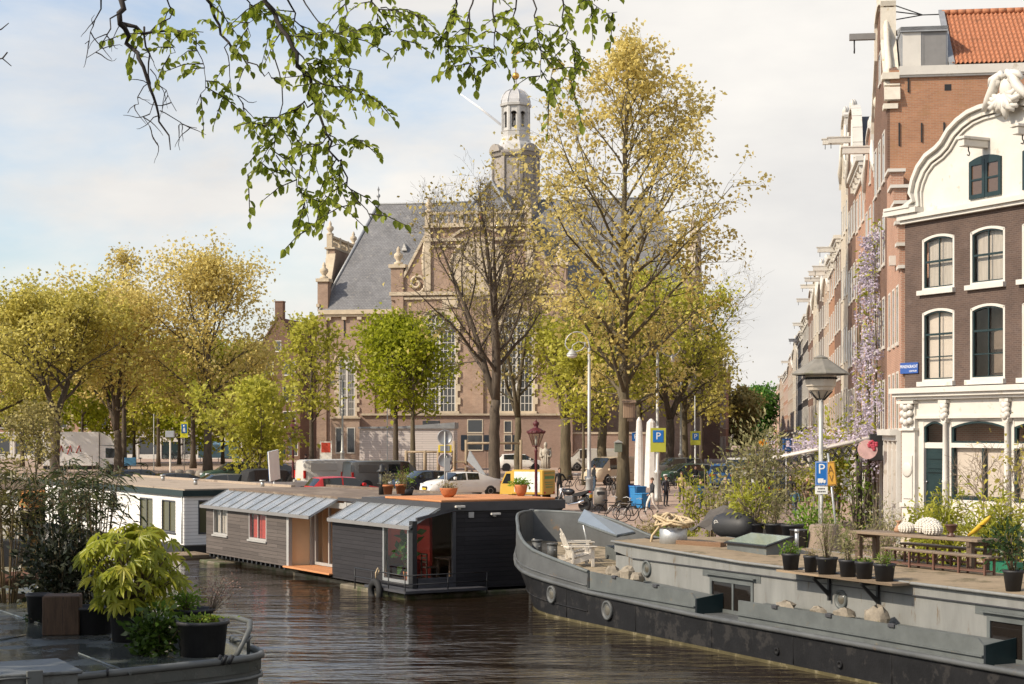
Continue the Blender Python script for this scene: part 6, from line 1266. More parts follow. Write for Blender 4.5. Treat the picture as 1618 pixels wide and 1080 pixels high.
# ================================================================ trees
T_GOLD = leafm('leaf_gold', (.68,.55,.17), (.82,.71,.30), .62, scale=.35); T_GOLDG = leafm('leaf_gold_green', (.58,.51,.11), (.74,.66,.22), .62, scale=.3); T_GREEN = leafm('leaf_spring_green', (.34,.38,.02), (.52,.52,.06), .55, scale=.35); T_YG = leafm('leaf_lime', (.48,.47,.06), (.64,.60,.13), .55, scale=.35); T_DEEP = leafm('leaf_deep_green', (.08,.20,.03), (.15,.30,.045), .4, scale=.3); T_BROWN = leafm('leaf_bronze', (.40,.34,.12), (.54,.46,.18), .35, scale=.3); T_BUD = leafm('leaf_bud', (.42,.34,.10), (.56,.46,.16), .3)
def tree(label, base, H, r0, cb, rx, leafmat, nleaf_, seed, size=.24, n1=20, fine=1, lean=(0,0), leaders=1, shape='oval', bark=None, group='trees', name='tree', up=.5, clump=.45, cat='tree', fork=.35):
    r = random.Random(seed); t = thing(name, label, cat, base, 0, group); mb = MB(); pts, dirs = [], []
    bark = bark or BARK; nleaf = int(nleaf_*1.5); size *= 1.08
    def prof(f):
        if shape == 'oval': return max(.12, math.sin(PI*(.13+.84*f))**.75)
        if shape == 'cone': return max(.08, (1-f)**.75*min(1, .45+2.2*f))
        if shape == 'umbrella': return max(.15, math.sin(PI*(.10+.80*f**.7))**.6)
        return .8
    def poly(p, d, L_, n, wob, bend):
        out = [p]; d = d.normalized(); s_ = L_/n
        for i in range(n):
            d = (d+V((r.gauss(0,wob), r.gauss(0,wob), r.gauss(0,wob)*.6+bend))).normalized(); p = p+d*s_; out.append(p)
        return out
    def along(P_, f): q = f*(len(P_)-1); i = min(len(P_)-2, int(q)); return P_[i].lerp(P_[i+1], q-i), (P_[i+1]-P_[i]).normalized()
    lead = []
    trunk_top = H*(fork if leaders > 1 else .97); tr = [V((0,0,-.1))]; n = 9; wx = wy = 0
    for i in range(1, n+1): f = i/n; wx = wx*.7+r.gauss(0,.004); wy = wy*.7+r.gauss(0,.004); tr.append(V((lean[0]*f*f*H+wx*H*f, lean[1]*f*f*H+wy*H*f, trunk_top*f)))
    if leaders == 1:
        mb.tube(tr, [r0*1.35]+[r0*(1-.93*(i/n)**1.1) for i in range(1, n+1)], 9); lead = [(tr, r0, 0)]
    else:
        mb.tube(tr, [r0*1.35]+[r0*(1-.25*i/n) for i in range(1, n+1)], 9)
        for k in range(leaders):
            a = 2*PI*(k+.2)/leaders+r.uniform(-.3,.3); d = V((math.cos(a)*.42, math.sin(a)*.42, 1)) if k or leaders == 2 else V((.03,.03,1)); P_ = poly(tr[-1], d, (H-trunk_top)*(.98 if k == 0 else r.uniform(.75,.93)), 7, .05, .03); rr = r0*(.62 if k else .7); mb.tube(P_, [rr*(1-.9*i/7) for i in range(8)], 7); lead.append((P_, rr, trunk_top))
        lead = [(P_, q, 0) for P_, q, _ in lead]
    tot = n1
    for li, (LP, lr, _) in enumerate(lead):
        m_ = max(5, tot//len(lead)); f0 = cb if leaders == 1 else .12
        for k in range(m_):
            f = f0+(1-f0)*(k+r.uniform(.1,.9))/m_; p, d0 = along(LP, min(.985, f)); hz = p.z/H; fc = max(0, min(1, (hz-cb)/(1-cb))); a = k*2.4+r.uniform(-.5,.5)+li*1.7
            L1 = rx*prof(fc)*r.uniform(.75,1.1)*(1 if leaders == 1 else .8); el = .25+up*.7+.55*fc; d = V((math.cos(a)*math.cos(el), math.sin(a)*math.cos(el), math.sin(el)))
            L1 = max(.6, min(L1/max(.62, math.cos(el)), (H*.95-p.z)/max(.25, math.sin(el)))); lr1 = max(.02, lr*(1-.9*f)*.55); P1 = poly(p, d, L1, 6, .13, .035); mb.tube(P1, [lr1*(1-.85*i/6) for i in range(7)], 5, cap=False)
            n2 = int(5+L1*1.1)
            for j in range(n2):
                g = .18+.82*(j+r.random())/n2; p2, d2 = along(P1, min(.99, g)); L2 = L1*(.42-.22*g)*r.uniform(.7,1.3); s_ = d2.cross(V((r.gauss(0,1), r.gauss(0,1), r.gauss(0,1)))).normalized(); dd = (d2*.75+s_*.85+V((0,0,.1))); P2 = poly(p2, dd, max(.35, L2), 4, .16, .03); r2 = max(.008, lr1*.4*(1-.7*g)); mb.tube(P2, [r2, r2*.8, r2*.6, r2*.45, r2*.3], 4, cap=False)
                for q in range(2*fine+1):
                    h = r.uniform(.2, 1); p3, d3 = along(P2, min(.98, h)); s_ = d3.cross(V((r.gauss(0,1), r.gauss(0,1), r.gauss(0,1)))).normalized(); L3 = max(.25, L2*r.uniform(.3,.6)); P3 = poly(p3, d3*.7+s_*.8+V((0,0,.12)), L3, 2, .2, .05); mb.tube(P3, [max(.006, r2*.5), max(.005, r2*.35), .004], 3, cap=False); pts += [(P3[1], d3), (P3[2], (P3[2]-P3[1]))]
                    if fine > 1:
                        for z in range(fine): s_ = V((r.gauss(0,1), r.gauss(0,1), r.gauss(0,1))).normalized(); P4 = poly(P3[1+(z % 2)], (P3[2]-P3[1]).normalized()*.8+s_*.7+V((0,0,.15)), L3*.7, 2, .15, .04); mb.tube(P4, [.007,.006,.004], 3, cap=False); pts.append((P4[2], P4[2]-P4[1]))
    mb.build('trunk', bark, t, uv=False)
    if nleaf:
        g = np.random.default_rng(seed); idx = g.integers(0, len(pts), nleaf); A = np.array([tuple(p) for p, d in pts]); Dv = np.array([tuple(d) for p, d in pts]); Dv /= np.linalg.norm(Dv, axis=1, keepdims=True)+1e-6
        P_ = A[idx]+g.normal(size=(nleaf, 3))*clump*np.array([1,1,.8]); D_ = Dv[idx]*.6+g.normal(size=(nleaf, 3))*.8; leaves_obj('crown', leafmat, P_, D_, size, seed, t, .72, .25, .15)
    return t
GT = 'trees on the quay and church square'
def tp(px, Y): return gp(px, Y)
tree('tallest tree, golden new leaves, straight trunk with a nest box', tp(985, 90), 25.0, .33, .20, 8.2, T_GOLD, 9600, 101, .20, 46, 1, (.004,0), shape='cone', group=GT, up=.5, clump=.24)
tree('tall nearly leafless forked tree in front of the rose window', tp(781, 101), 18.6, .38, .22, 5.8, T_BUD, 1150, 102, .19, 34, 2, (0,0), 3, 'oval', group=GT, up=.7, fork=.30, bark=BARKD)
tree('taller vivid green tree of the close pair before the white shed', tp(625, 135), 12.6, .26, .42, 5.0, T_GREEN, 4300, 103, .27, 24, 1, shape='cone', group=GT, up=.3, clump=.42, bark=BARKD)
tree('vivid green lower tree just right of the other vivid green one', tp(652, 133), 10.5, .25, .45, 4.4, T_GREEN, 3300, 104, .27, 20, 1, shape='oval', group=GT, up=.2, clump=.42)
tree('loose lime green tree in front of the pointed gable house', tp(492, 150), 13.2, .25, .30, 4.8, T_YG, 1900, 105, .30, 22, 1, shape='cone', group=GT, up=.35, clump=.4, bark=BARKD)
tree('broad golden tree with steep top and pale forked trunk above the car park', tp(328, 135), 17.2, .36, .24, 6.0, T_GOLD, 9500, 106, .23, 30, 1, (-.006,0), shape='oval', group=GT, up=.5, clump=.55, bark=BARKD)
tree('golden tree splitting low into many limbs beside the white lorry', tp(186, 138), 14.6, .36, .24, 7.0, T_GOLD, 11000, 107, .24, 32, 1, leaders=3, shape='oval', group=GT, up=.45, clump=.65, bark=BARKD, fork=.25)
tree('slim golden spire tree rising behind the low forked golden tree', tp(196, 150), 19.6, .24, .5, 3.6, T_GOLD, 1500, 117, .24, 18, 1, shape='cone', group=GT, up=.5, clump=.4, bark=BARKD)
tree('wide round green gold tree with a dark ivy covered trunk', tp(86, 128), 13.6, .40, .26, 7.4, T_GOLDG, 10500, 108, .24, 32, 1, leaders=2, shape='umbrella', group=GT, up=.35, clump=.5, bark=BARKD, fork=.35)
tree('green gold tree cut by the left edge of the photo', tp(-22, 140), 13.4, .34, .24, 7.4, T_GOLDG, 7500, 109, .25, 24, 1, shape='umbrella', group=GT, up=.35, clump=.5, bark=BARKD)
tree('small lime green tree between the two big golden trees', tp(250, 165), 11.5, .2, .38, 4.6, T_YG, 4200, 110, .32, 18, 1, shape='oval', group=GT, up=.25, clump=.5, bark=BARKD)
tree('lime green tree with dark leaning trunk behind the yellow information sign', tp(305, 158), 11.5, .28, .38, 5.0, T_YG, 4400, 111, .32, 18, 1, (-.01,0), shape='umbrella', group=GT, up=.2, clump=.5, bark=BARKD)
tree('yellow green tree right of the broad golden tree, thin upright trunk', tp(388, 160), 11.5, .22, .25, 3.8, T_GOLDG, 2600, 112, .31, 20, 1, shape='oval', group=GT, up=.35, clump=.5, bark=BARKD)
tree('green tree at far left behind the dark trunk', tp(35, 165), 11, .22, .36, 5.0, T_YG, 4200, 113, .32, 18, 1, shape='oval', group=GT, up=.25, clump=.5, bark=BARKD)
tree('low green tree behind the white lorry', tp(130, 172), 10.5, .2, .36, 5.0, T_GREEN, 4000, 114, .32, 18, 1, shape='oval', group=GT, up=.25, clump=.5, bark=BARKD)
tree('sparse brownish tree with forked limbs between the bare tree and red lantern', tp(818, 130), 15.5, .30, .3, 5.0, T_BUD, 1300, 120, .22, 24, 2, leaders=3, shape='oval', group=GT, up=.55, fork=.3)
tree('gnarled lime green tree behind the stone statue with thick split trunk', tp(894, 128), 11.5, .46, .34, 4.6, T_YG, 2700, 121, .26, 20, 1, leaders=2, shape='umbrella', group=GT, up=.3, clump=.45, fork=.4)
tree('green and brown tree right of the tall lamp post', tp(952, 132), 13.0, .42, .3, 5.0, T_YG, 2600, 122, .26, 22, 1, leaders=3, shape='oval', group=GT, up=.4, fork=.36)
tree('thin young green tree behind the motorbike', tp(922, 118), 9.5, .13, .42, 2.6, T_YG, 1400, 123, .26, 14, 1, shape='oval', group=GT, up=.4)
tree('lime green tree filling the gap behind the tallest tree', tp(1010, 140), 16.5, .3, .28, 5.6, T_YG, 3200, 124, .26, 24, 1, shape='oval', group=GT, up=.4, clump=.45)
tree('ivy trunked green tree behind the wrapped parasols', tp(1058, 138), 15.0, .42, .28, 5.2, T_YG, 3200, 125, .26, 24, 1, leaders=2, shape='oval', group=GT, up=.35, clump=.45, fork=.3, bark=BARKD)
tree('bare spreading tree reaching over the street from the church side', tp(1082, 145), 15.5, .34, .26, 7.0, T_BUD, 900, 126, .2, 26, 2, (.012,0), shape='umbrella', group=GT, up=.3, bark=BARK)
tree('lime tree with bronze tints right of the wrapped parasols', tp(1108, 165), 12.0, .24, .34, 4.6, T_GOLDG, 2600, 127, .29, 18, 1, shape='oval', group=GT, up=.35, bark=BARKD)
tree('bright green round tree far down the street', tp(1196, 330), 11.5, .3, .08, 4.4, T_DEEP, 5200, 130, .5, 20, 1, shape='oval', group='street trees far down the side street', up=.3, clump=.6)
tree('bronze brown tree far down the street left of the bright green one', tp(1172, 300), 10.5, .25, .06, 3.4, T_BROWN, 3400, 131, .45, 18, 1, shape='oval', group='street trees far down the side street', up=.4, clump=.5)
# shrubby multi-stem tree by the cars
for px, Y, H, seed, lab in ((62,178,9.5,141,'low bright green tree at the back left beside the lorry'), (212,182,9.5,142,'low bright green tree behind the cargo tricycle'), (283,176,9.5,143,'low bright green tree behind the concrete bollards'), (352,178,9,144,'low bright green tree over the light blue market stall'), (168,185,9.5,145,'low bright green tree behind the low forked golden tree')): tree(lab, tp(px, Y), H, .2, .2, 5.6, T_GREEN if seed % 2 else T_YG, 3600, seed, .34, 18, 1, shape='umbrella', group=GT, up=.1, clump=.6, bark=BARKD)
t = tree('multi-stemmed lime green shrub tree beside the black topped jeep', tp(408, 104), 6.6, .12, .2, 2.9, T_YG, 3400, 132, .24, 26, 1, leaders=4, shape='umbrella', group=GT, up=.35, clump=.3, fork=.12, cat='shrub')
tree('half bare brownish shrub at the left edge behind the bamboo', tp(55, 112), 5.2, .08, .1, 2.4, T_BROWN, 1200, 133, .2, 22, 1, leaders=4, shape='umbrella', group=GT, up=.4, clump=.3, fork=.1, cat='shrub')
# ================================================================ vehicles
def paint(name, col, rough=.28): return mat(name, col, rough, .0, var=.05, spec=.6, scale=1)
CARGL = glassm('car_glass', (.012,.015,.016), .04, .8); TYRE = RUBBER; RIM = mat('alloy_rim', (.35,.35,.36), .35, .7); TRIM = mat('black_trim', (.015,.015,.016), .5); HEADL = glassm('headlight_lens', (.55,.57,.58), .08, .8); TAILL = glassm('tail_light_lens', (.45,.015,.012), .1, .7); PLATE = mat('yellow_plate', (.62,.40,.02), .5, var=.03)
KINDS_ = {   # length, width, height, stations (x from rear 0..1, belt, top), interval kinds
 'sedan': (4.7, 1.8, 1.43, [(0,.62,.74,'b'),(.02,.92,.98,'b'),(.13,1.0,1.06,'s'),(.30,.99,1.36,'b'),(.34,.98,1.40,'w'),(.50,.97,1.43,'p'),(.52,.97,1.43,'w'),(.64,.95,1.39,'s'),(.77,.92,1.0,'b'),(.90,.84,.90,'b'),(.98,.70,.74,'b'),(1,.55,.6,'b')]),
 'hatch': (4.1, 1.76, 1.5, [(0,.6,.66,'b'),(.015,.95,1.0,'s'),(.10,1.0,1.40,'b'),(.14,1.0,1.46,'w'),(.40,.98,1.5,'p'),(.42,.98,1.5,'w'),(.60,.96,1.45,'s'),(.78,.94,1.02,'b'),(.91,.85,.92,'b'),(.985,.68,.72,'b'),(1,.5,.55,'b')]),
 'suv': (4.6, 1.86, 1.68, [(0,.62,.7,'b'),(.015,1.08,1.12,'s'),(.075,1.12,1.55,'b'),(.11,1.12,1.63,'w'),(.38,1.1,1.68,'p'),(.40,1.1,1.68,'w'),(.60,1.08,1.62,'s'),(.75,1.06,1.14,'b'),(.91,.98,1.05,'b'),(.985,.8,.85,'b'),(1,.55,.6,'b')]),
 'van': (5.1, 1.95, 1.95, [(0,.6,.66,'b'),(.008,1.12,1.7,'b'),(.02,1.14,1.88,'b'),(.06,1.14,1.93,'b'),(.30,1.14,1.95,'b'),(.52,1.12,1.95,'b'),(.64,1.1,1.95,'w'),(.76,1.08,1.88,'s'),(.89,1.05,1.2,'b'),(.96,.98,1.05,'b'),(.995,.75,.8,'b'),(1,.5,.55,'b')]),
 'jeep': (4.0, 1.74, 1.76, [(0,.6,.7,'b'),(.01,1.02,1.06,'r'),(.05,1.05,1.64,'r'),(.12,1.06,1.74,'k'),(.36,1.05,1.76,'p'),(.42,1.04,1.75,'w'),(.60,1.03,1.7,'s'),(.70,1.02,1.1,'b'),(.95,.98,1.04,'b'),(.995,.8,.84,'b'),(1,.5,.55,'b')])}
def car(label, loc, rz, kind, pm, group='cars parked along the quay', roofm=None, van_windows=False, plate=True, cat=None):
    L_, W_, H_, st = KINDS_[kind]; t = thing('parked_car' if kind != 'van' else 'parked_van', label, cat or ('van' if kind == 'van' else 'car'), loc, rz, group); w = W_/2
    rings = []
    for (x, bz, tz, k) in st:
        X = (x-.5)*L_; e = min(1, .90+.6*min(x, 1-x)/.12*.17); hw = w*min(1, .80+.2*min(1, min(x, 1-x)/.06)); cab = tz-bz > .15; wr = hw*(.80 if kind != 'van' else .88) if cab else hw*.92; zb = .24
        h = [(hw*.9, zb), (hw, zb+.14), (hw*1.0, (zb+bz)/2+.05), (hw*.96, bz), (wr, tz-(.05 if cab else .015)), (wr*.75, tz), ]
        rings.append([(X, y, z) for y, z in h] + [(X, -y, z) for y, z in h[::-1]])
    body, glass, gl2, scr, scr2, roof = MB(), MB(), MB(), MB(), MB(), MB(); n = 12
    for i in range(len(st)-1):
        k = st[i][3]; A, B = rings[i], rings[i+1]
        for j in range(n):
            q = [A[j], B[j], B[(j+1) % n], A[(j+1) % n]]; tgt = body
            if k in 'wk' and j in (3, 7): tgt = (glass if j == 3 else gl2) if k == 'w' or (k == 'k' and roofm) else body
            if k == 's' and j in (4, 5, 6): tgt = scr if i > 5 else scr2
            if k == 's' and i > 5 and kind != 'van' and j in (3, 7): tgt = glass if j == 3 else gl2
            if roofm and i in (1, 2, 3, 4, 5) and j in (3, 4, 5, 6, 7) and tgt is body: tgt = roof
            tgt.add(q, [(0,1,2,3)], 0, True)
    b_ = MB(); b_.v = body.v; body.add(rings[0], [tuple(range(n-1, -1, -1))]); body.add(rings[-1], [tuple(range(n))])
    def weld(mb):
        key = {}; nv = []; mp = []
        for v in mb.v:
            q = tuple(round(c, 4) for c in v)
            if q not in key: key[q] = len(nv); nv.append(v)
            mp.append(key[q])
        mb.v = nv; mb.f = [tuple(mp[i] for i in f) for f in mb.f]; return mb
    bo = weld(body).build('body', pm, t, sharp=38)
    for g_ in (glass, gl2):
        if g_.f: weld(g_).build('side_window', CARGL, t, sharp=30)
    if scr2.f: weld(scr2).build('rear_window', CARGL, t, sharp=30)
    if scr.f: weld(scr).build('windscreen', CARGL, t, sharp=30)
    if roof.f: weld(roof).build('soft_top', roofm, t, sharp=40)
    if van_windows:
        for s in (-1, 1): g = MB(); g.box(-.02*L_, .13*L_, s*(w*.985), s*(w*.93), 1.2, 1.72); g.build('side_window', CARGL, t)
    if kind == 'van':
        for s in (-1, 1): g = MB(); g.rbox(-.42*L_, -.06*L_, s*w*.965-.02, s*w*.965+.02, 1.22, 1.74, .015); g.build('side_panel', pm, t)
    r = .32 if kind not in ('suv', 'jeep', 'van') else .36
    for fx in (.19, .81):
        for s in (-1, 1):
            T = Matrix.Translation(((fx-.5)*L_, s*(w-.10), r)) @ Matrix.Rotation(PI/2, 4, 'X'); m_ = MB(); m_.lathe([(r*.6,-.11),(r*.95,-.11),(r,-.07),(r,.07),(r*.95,.11),(r*.6,.11)], 18, T=T); wo = m_.build('wheel', TYRE, t)
            m_ = MB(); m_.lathe([(r*.62,-.10),(r*.5,-.112),(r*.15,-.10),(0,-.10)] if s > 0 else [(0,.10),(r*.15,.10),(r*.5,.112),(r*.62,.10)], 14, T=T); m_.build('rim', RIM, wo)
            m_ = MB(); m_.lathe([(r*1.0,-.005),(r*1.16,.0),(r*1.16,.02),(r*1.0,.02)], 18, T=Matrix.Translation(((fx-.5)*L_, s*(w*1.0-.005), r)) @ Matrix.Rotation(PI/2, 4, 'X')); m_.build('wheel_arch', TRIM, t)
    bzf = st[-3][1]; bzr = st[1][1]
    for s in (-1, 1):
        m_ = MB(); m_.rbox(L_*.435, L_*.492, s*w*.62-.18, s*w*.62+.18, bzf-.22, bzf-.06, .03); m_.build('headlight', HEADL, t)
        m_ = MB(); (m_.rbox(-L_*.502, -L_*.475, s*w*.84-.09, s*w*.84+.09, .75, 1.25, .02) if kind == 'van' else m_.rbox(-L_*.503, -L_*.46, s*w*.70-.2, s*w*.70+.2, bzr-.22, bzr-.06, .02)); m_.build('tail_light', TAILL, t)
        m_ = MB(); x = (.69 if kind != 'van' else .80)-.5; m_.rbox(x*L_-.08, x*L_+.08, s*(w+.02), s*(w+.2), 1.0, 1.16, .03); m_.build('mirror', pm, t)
        m_ = MB()
        for fx in (.40, .57): m_.rbox((fx-.5)*L_-.09, (fx-.5)*L_+.09, s*w*.985-.012, s*w*.985+.012, .84, .87, .005)
        m_.build('door_handle', TRIM if kind == 'van' else pm, t)
    m_ = MB(); m_.rbox(L_*.47, L_*.505, -w*.4, w*.4, .42, .62, .03); m_.build('grille', TRIM, t); m_ = MB(); m_.rbox(-L_*.507, -L_*.49, -w*.85, w*.85, .3, .45, .02); m_.rbox(L_*.48, L_*.502, -w*.85, w*.85, .26, .4, .02); m_.build('bumper', TRIM, t)
    m_ = MB(); m_.rbox(L_*.504, L_*.512, -.26, .26, .42, .53, .003); m_.build('number_plate', PLATE, t); m_ = MB(); m_.rbox(-L_*.512, -L_*.503, -.26, .26, bzr-.26 if kind != 'van' else .62, bzr-.15 if kind != 'van' else .73, .003); m_.build('number_plate', PLATE, t)
    return t
NOSE, TAIL_ = rz_of(-QP), rz_of(QP)
P_ = {k: paint(*v) for k, v in {'white': ('car_white', (.72,.70,.66)), 'silver': ('car_silver', (.50,.48,.44)), 'grey': ('car_grey', (.10,.10,.095)), 'navy': ('car_navy', (.012,.018,.035)), 'black': ('car_black', (.014,.014,.016)), 'red': ('car_red', (.45,.02,.02)), 'blue': ('car_blue', (.02,.10,.26)), 'beige': ('car_beige', (.52,.42,.30)), 'green': ('car_green', (.02,.05,.03)), 'yellow': ('car_yellow', (.52,.33,.05)), 'lorry': ('lorry_white', (.72,.70,.68))}.items()}
car('white saloon car parked nose to the canal beside the bare tree', gp(729, 99.5), NOSE, 'sedan', P_['white'])
car('dark navy coupe just left of the white saloon', gp(676, 103), NOSE, 'sedan', P_['navy'])
car('dark grey passenger van with black side windows', gp(607, 107), TAIL_, 'van', P_['grey'], van_windows=True)
car('silver white panel van with red tail lights', gp(531, 111), TAIL_, 'van', P_['silver'])
car('low red car of which mostly the roof shows over the houseboat', gp(543, 92), TAIL_, 'hatch', P_['red'])
car('pale silver jeep with black soft top', gp(436, 95.5), TAIL_, 'jeep', P_['silver'], roofm=mat('black_canvas', (.02,.019,.018), .8))
car('dark grey estate car left of the soft topped jeep', gp(343, 95), NOSE, 'hatch', P_['grey'])
car('black car whose roof shows above the white houseboat roof', gp(272, 98), NOSE, 'sedan', P_['black'])
car('long navy car behind the white houseboat roof, leftmost in the quay row', gp(216, 106), TAIL_, 'sedan', P_['navy'])
car('dark green off-road car behind the shrub tree', gp(372, 116), NOSE, 'suv', P_['green'])
car('navy hatchback half hidden behind the jeep', gp(440, 118), TAIL_, 'hatch', P_['navy'])
car('white hatchback parked by the church annex', gp(822, 150), 0.06, 'hatch', P_['white'], 'cars parked by the church')
car('white grey panel van parked before the garden wall', gp(938, 150), PI+.08, 'van', P_['silver'], 'cars parked by the church')
car('beige camper van behind the tallest tree', gp(974, 119), NOSE+.15, 'van', P_['beige'], 'cars in the side street', van_windows=True)
car('blue off-road car seen from behind in the side street', gp(1143, 111), rz_of(SD), 'suv', P_['blue'], 'cars in the side street')
car('dark green hatchback behind the parking sign near the wrapped parasols', gp(1082, 118), NOSE, 'hatch', P_['green'], 'cars in the side street')
car('silver hatchback facing us behind the knotty bush', gp(1206, 103), rz_of(-SD), 'hatch', P_['silver'], 'cars in the side street')
car('black hatchback seen from behind beside the group of walkers', gp(1228, 94), rz_of(SD), 'hatch', P_['black'], 'cars in the side street')
car('grey car far down the side street', gp(1192, 150), rz_of(SD), 'hatch', P_['grey'], 'cars in the side street')
car('black estate car parked beyond the trunk of the tallest tree', gp(1005, 128), NOSE, 'hatch', P_['black'], 'cars in the side street')
car('grey car between the two yellow bordered parking signs', gp(1066, 128), NOSE, 'suv', P_['grey'], 'cars in the side street')
car('silver estate car in shade below the street trees', gp(1165, 128), rz_of(SD), 'suv', P_['silver'], 'cars in the side street')
# yellow three-wheeled van
ym = P_['yellow']; t = thing('delivery_van', 'tiny yellow box van with white picture panel and striped rear doors', 'van', gp(836, 95), math.atan2(.52, -.85))
mb = MB(); mb.rbox(-1.3, .75, -.68, .68, .35, 1.72, .05); mb.build('box', ym, t); mb = MB(); mb.prism([(.76,-.6,.35), (1.55,-.6,.35), (1.5,-.6,.9), (1.15,-.6,1.6), (.76,-.6,1.65)], (0,1.2,0)); mb.build('cab', ym, t)
for s in (-1, 1): g = MB(); g.prism([(.85,s*.605,.95), (1.38,s*.605,.95), (1.1,s*.605,1.5), (.85,s*.605,1.5)], (0,s*.012,0)); g.build('side_window', CARGL, t)
for s in (-1, 1): g = MB(); g.box(-1.1, .55, s*.683, s*.69, .5, 1.62); g.build('picture_panel', mat('pale_picture_print', (.62,.66,.60), .5, var=.3, scale=2.5, stain=(.28,.42,.55), stain_scale=2.2, stain_at=.58), t)
GRNP = mat('green_print', (.12,.28,.12), .5); mb = MB()
for k, (z, h) in enumerate(((1.52,.05),(1.22,.16),(1.02,.04),(.9,.04),(.74,.06))): mb.box(-1.312, -1.303, -.55+.05*k, .55-.04*k, z, z+h)
mb.build('lettering', GRNP, t); g = MB(); g.box(1.52, 1.535, -.45, .45, 1.0, 1.01); 
for (x, y) in ((1.1,0), (-.8,.55), (-.8,-.55)): m_ = MB(); m_.lathe([(.12,-.07),(.24,-.07),(.24,.07),(.12,.07)], 14, T=Matrix.Translation((x,y,.24)) @ Matrix.Rotation(PI/2,4,'X')); m_.build('wheel', TYRE, t)
for y in (-.52,.52): m_ = MB(); m_.rbox(-1.33,-1.30,y-.07,y+.07,.42,.52,.01); m_.build('tail_light', TAILL, t)
# lorry
t = thing('lorry', 'white box lorry with faded red lettering on the left of the square', 'lorry', gp(138, 139), .18)
mb = MB(); mb.rbox(-3.4, 1.0, -1.15, 1.15, .75, 3.5, .05); mb.build('box', P_['lorry'], t); mb = MB(); mb.prism([(1.05,-1.05,.5), (2.7,-1.05,.5), (2.75,-1.05,1.4), (2.3,-1.05,2.3), (1.05,-1.05,2.4)], (0,2.1,0)); mb.build('cab', P_['lorry'], t); mb = MB(); mb.prism([(1.05,-1.0,2.41), (2.2,-1.0,2.41), (1.9,-1.0,3.0), (1.05,-1.0,3.45)], (0,2.0,0)); mb.build('wind_deflector', P_['lorry'], t)
for s in (-1, 1): g = MB(); g.prism([(1.5,s*1.055,1.4), (2.6,s*1.055,1.4), (2.25,s*1.055,2.15), (1.5,s*1.055,2.2)], (0,s*.012,0)); g.build('side_window', CARGL, t)
g = MB(); g.prism([(2.76,-.95,1.45), (2.76,.95,1.45), (2.34,.95,2.28), (2.34,-.95,2.28)], (.012,0,.006)); g.build('windscreen', CARGL, t)
for x in (-2.3, 1.9):
    for s in (-1, 1): m_ = MB(); m_.lathe([(.2,-.13),(.45,-.13),(.45,.13),(.2,.13)], 16, T=Matrix.Translation((x,s*.95,.45)) @ Matrix.Rotation(PI/2,4,'X')); m_.build('wheel', TYRE, t)
mb = MB(); rr = random.Random(2)
for k in range(3): x = -2.2+k*.7; mb.tube([(x,-1.162,1.6+.1*k),(x+.25,-1.162,2.4),(x+.35,-1.162,1.9)], .05, 5)
mb.build('lettering', mat('faded_red', (.55,.10,.08), .6), t); mb = MB(); mb.box(-3.4,2.6,-.8,.8,.45,.74); mb.build('chassis', TRIM, t)
# ---------------------------------------------------------------- motorbike and bicycles
def bicycle(label, loc, rz, fm, group='parked bicycles', lean=.12):
    t = thing('bicycle', label, 'bicycle', loc, rz, group); t.rotation_euler = (lean, 0, rz)
    for x in (-.53, .53):
        m_ = MB(); m_.tube([(x+.34*math.cos(a), 0, .35+.34*math.sin(a)) for a in [2*PI*i/20 for i in range(21)]], .02, 5, cap=False); wo = m_.build('wheel', TYRE, t); m_ = MB()
        for k in range(8): a = PI*k/8; m_.cyl((x+.32*math.cos(a),0,.35+.32*math.sin(a)), (x-.32*math.cos(a),0,.35-.32*math.sin(a)), .004, .004, 3)
        m_.build('spokes', STEEL, wo)
    m_ = MB(); A, B, S, H_ = (-.53,0,.35), (-.05,0,.3), (-.2,0,.85), (.38,0,.88)
    for p, q in ((A,B),(A,S),(B,S),(B,H_),(S,(.36,0,.8)),(H_,(.53,0,.35)),((.38,0,.88),(.33,0,1.05))): m_.cyl(p, q, .02, .02, 6)
    m_.tube([(-.85,0,.45),(-.75,0,.65),(-.53,0,.72),(-.3,0,.66)], .025, 5); m_.build('frame', fm, t)
    m_ = MB(); m_.tube([(.15,-.28,1.05),(.3,-.2,1.1),(.33,0,1.07),(.3,.2,1.1),(.15,.28,1.05)], .015, 6); m_.build('handlebar', STEEL, t); m_ = MB(); m_.ell((-.22,0,.93), .14,.08,.05, 10, 6); m_.build('saddle', TRIM, t); m_ = MB(); m_.rbox(-.75,-.35,-.07,.07,.74,.77,.01); m_.build('carrier', TRIM, t)
    return t
b0 = bicycle('dark bicycle leaning at the quay edge behind the blue hatch lid', gp(962, 80), .3, BLACK); b1 = bicycle('pale framed bicycle at the quay edge beside the tallest tree', gp(983, 79), .5, WHITE)
for px, Y, rz, lab in ((1003,78,.2,'bicycle lying against the grasses at the quay edge'), (965,100,1.2,'black city bicycle behind the waste bin'), (973,102,1.3,'black city bicycle right of the other one behind the waste bin'), (905,108,.4,'black bicycle parked behind the motorbike'), (268,205,.1,'bicycle in the row before the white shopfront, leftmost one'), (277,205,.15,'bicycle in the row before the white shopfront, second one'), (286,205,.05,'bicycle in the row before the white shopfront, third one'), (297,205,.2,'bicycle in the row before the white shopfront, last one'), (1062,112,1.0,'bicycle standing behind the yellow bordered parking sign'), (1390,66,.9,'bicycle leaning below the pink sign by the cafe'), (1366,65,1.2,'bicycle half hidden by the leafy bush at the cafe')):
    copy_tree(b0, gp(px, Y), rz, lab)
t = thing('motorbike', 'black motorbike with yellow plate parked beside the waste bin', 'motorbike', gp(903, 86.5), R(143)); t.scale = (1.15,)*3
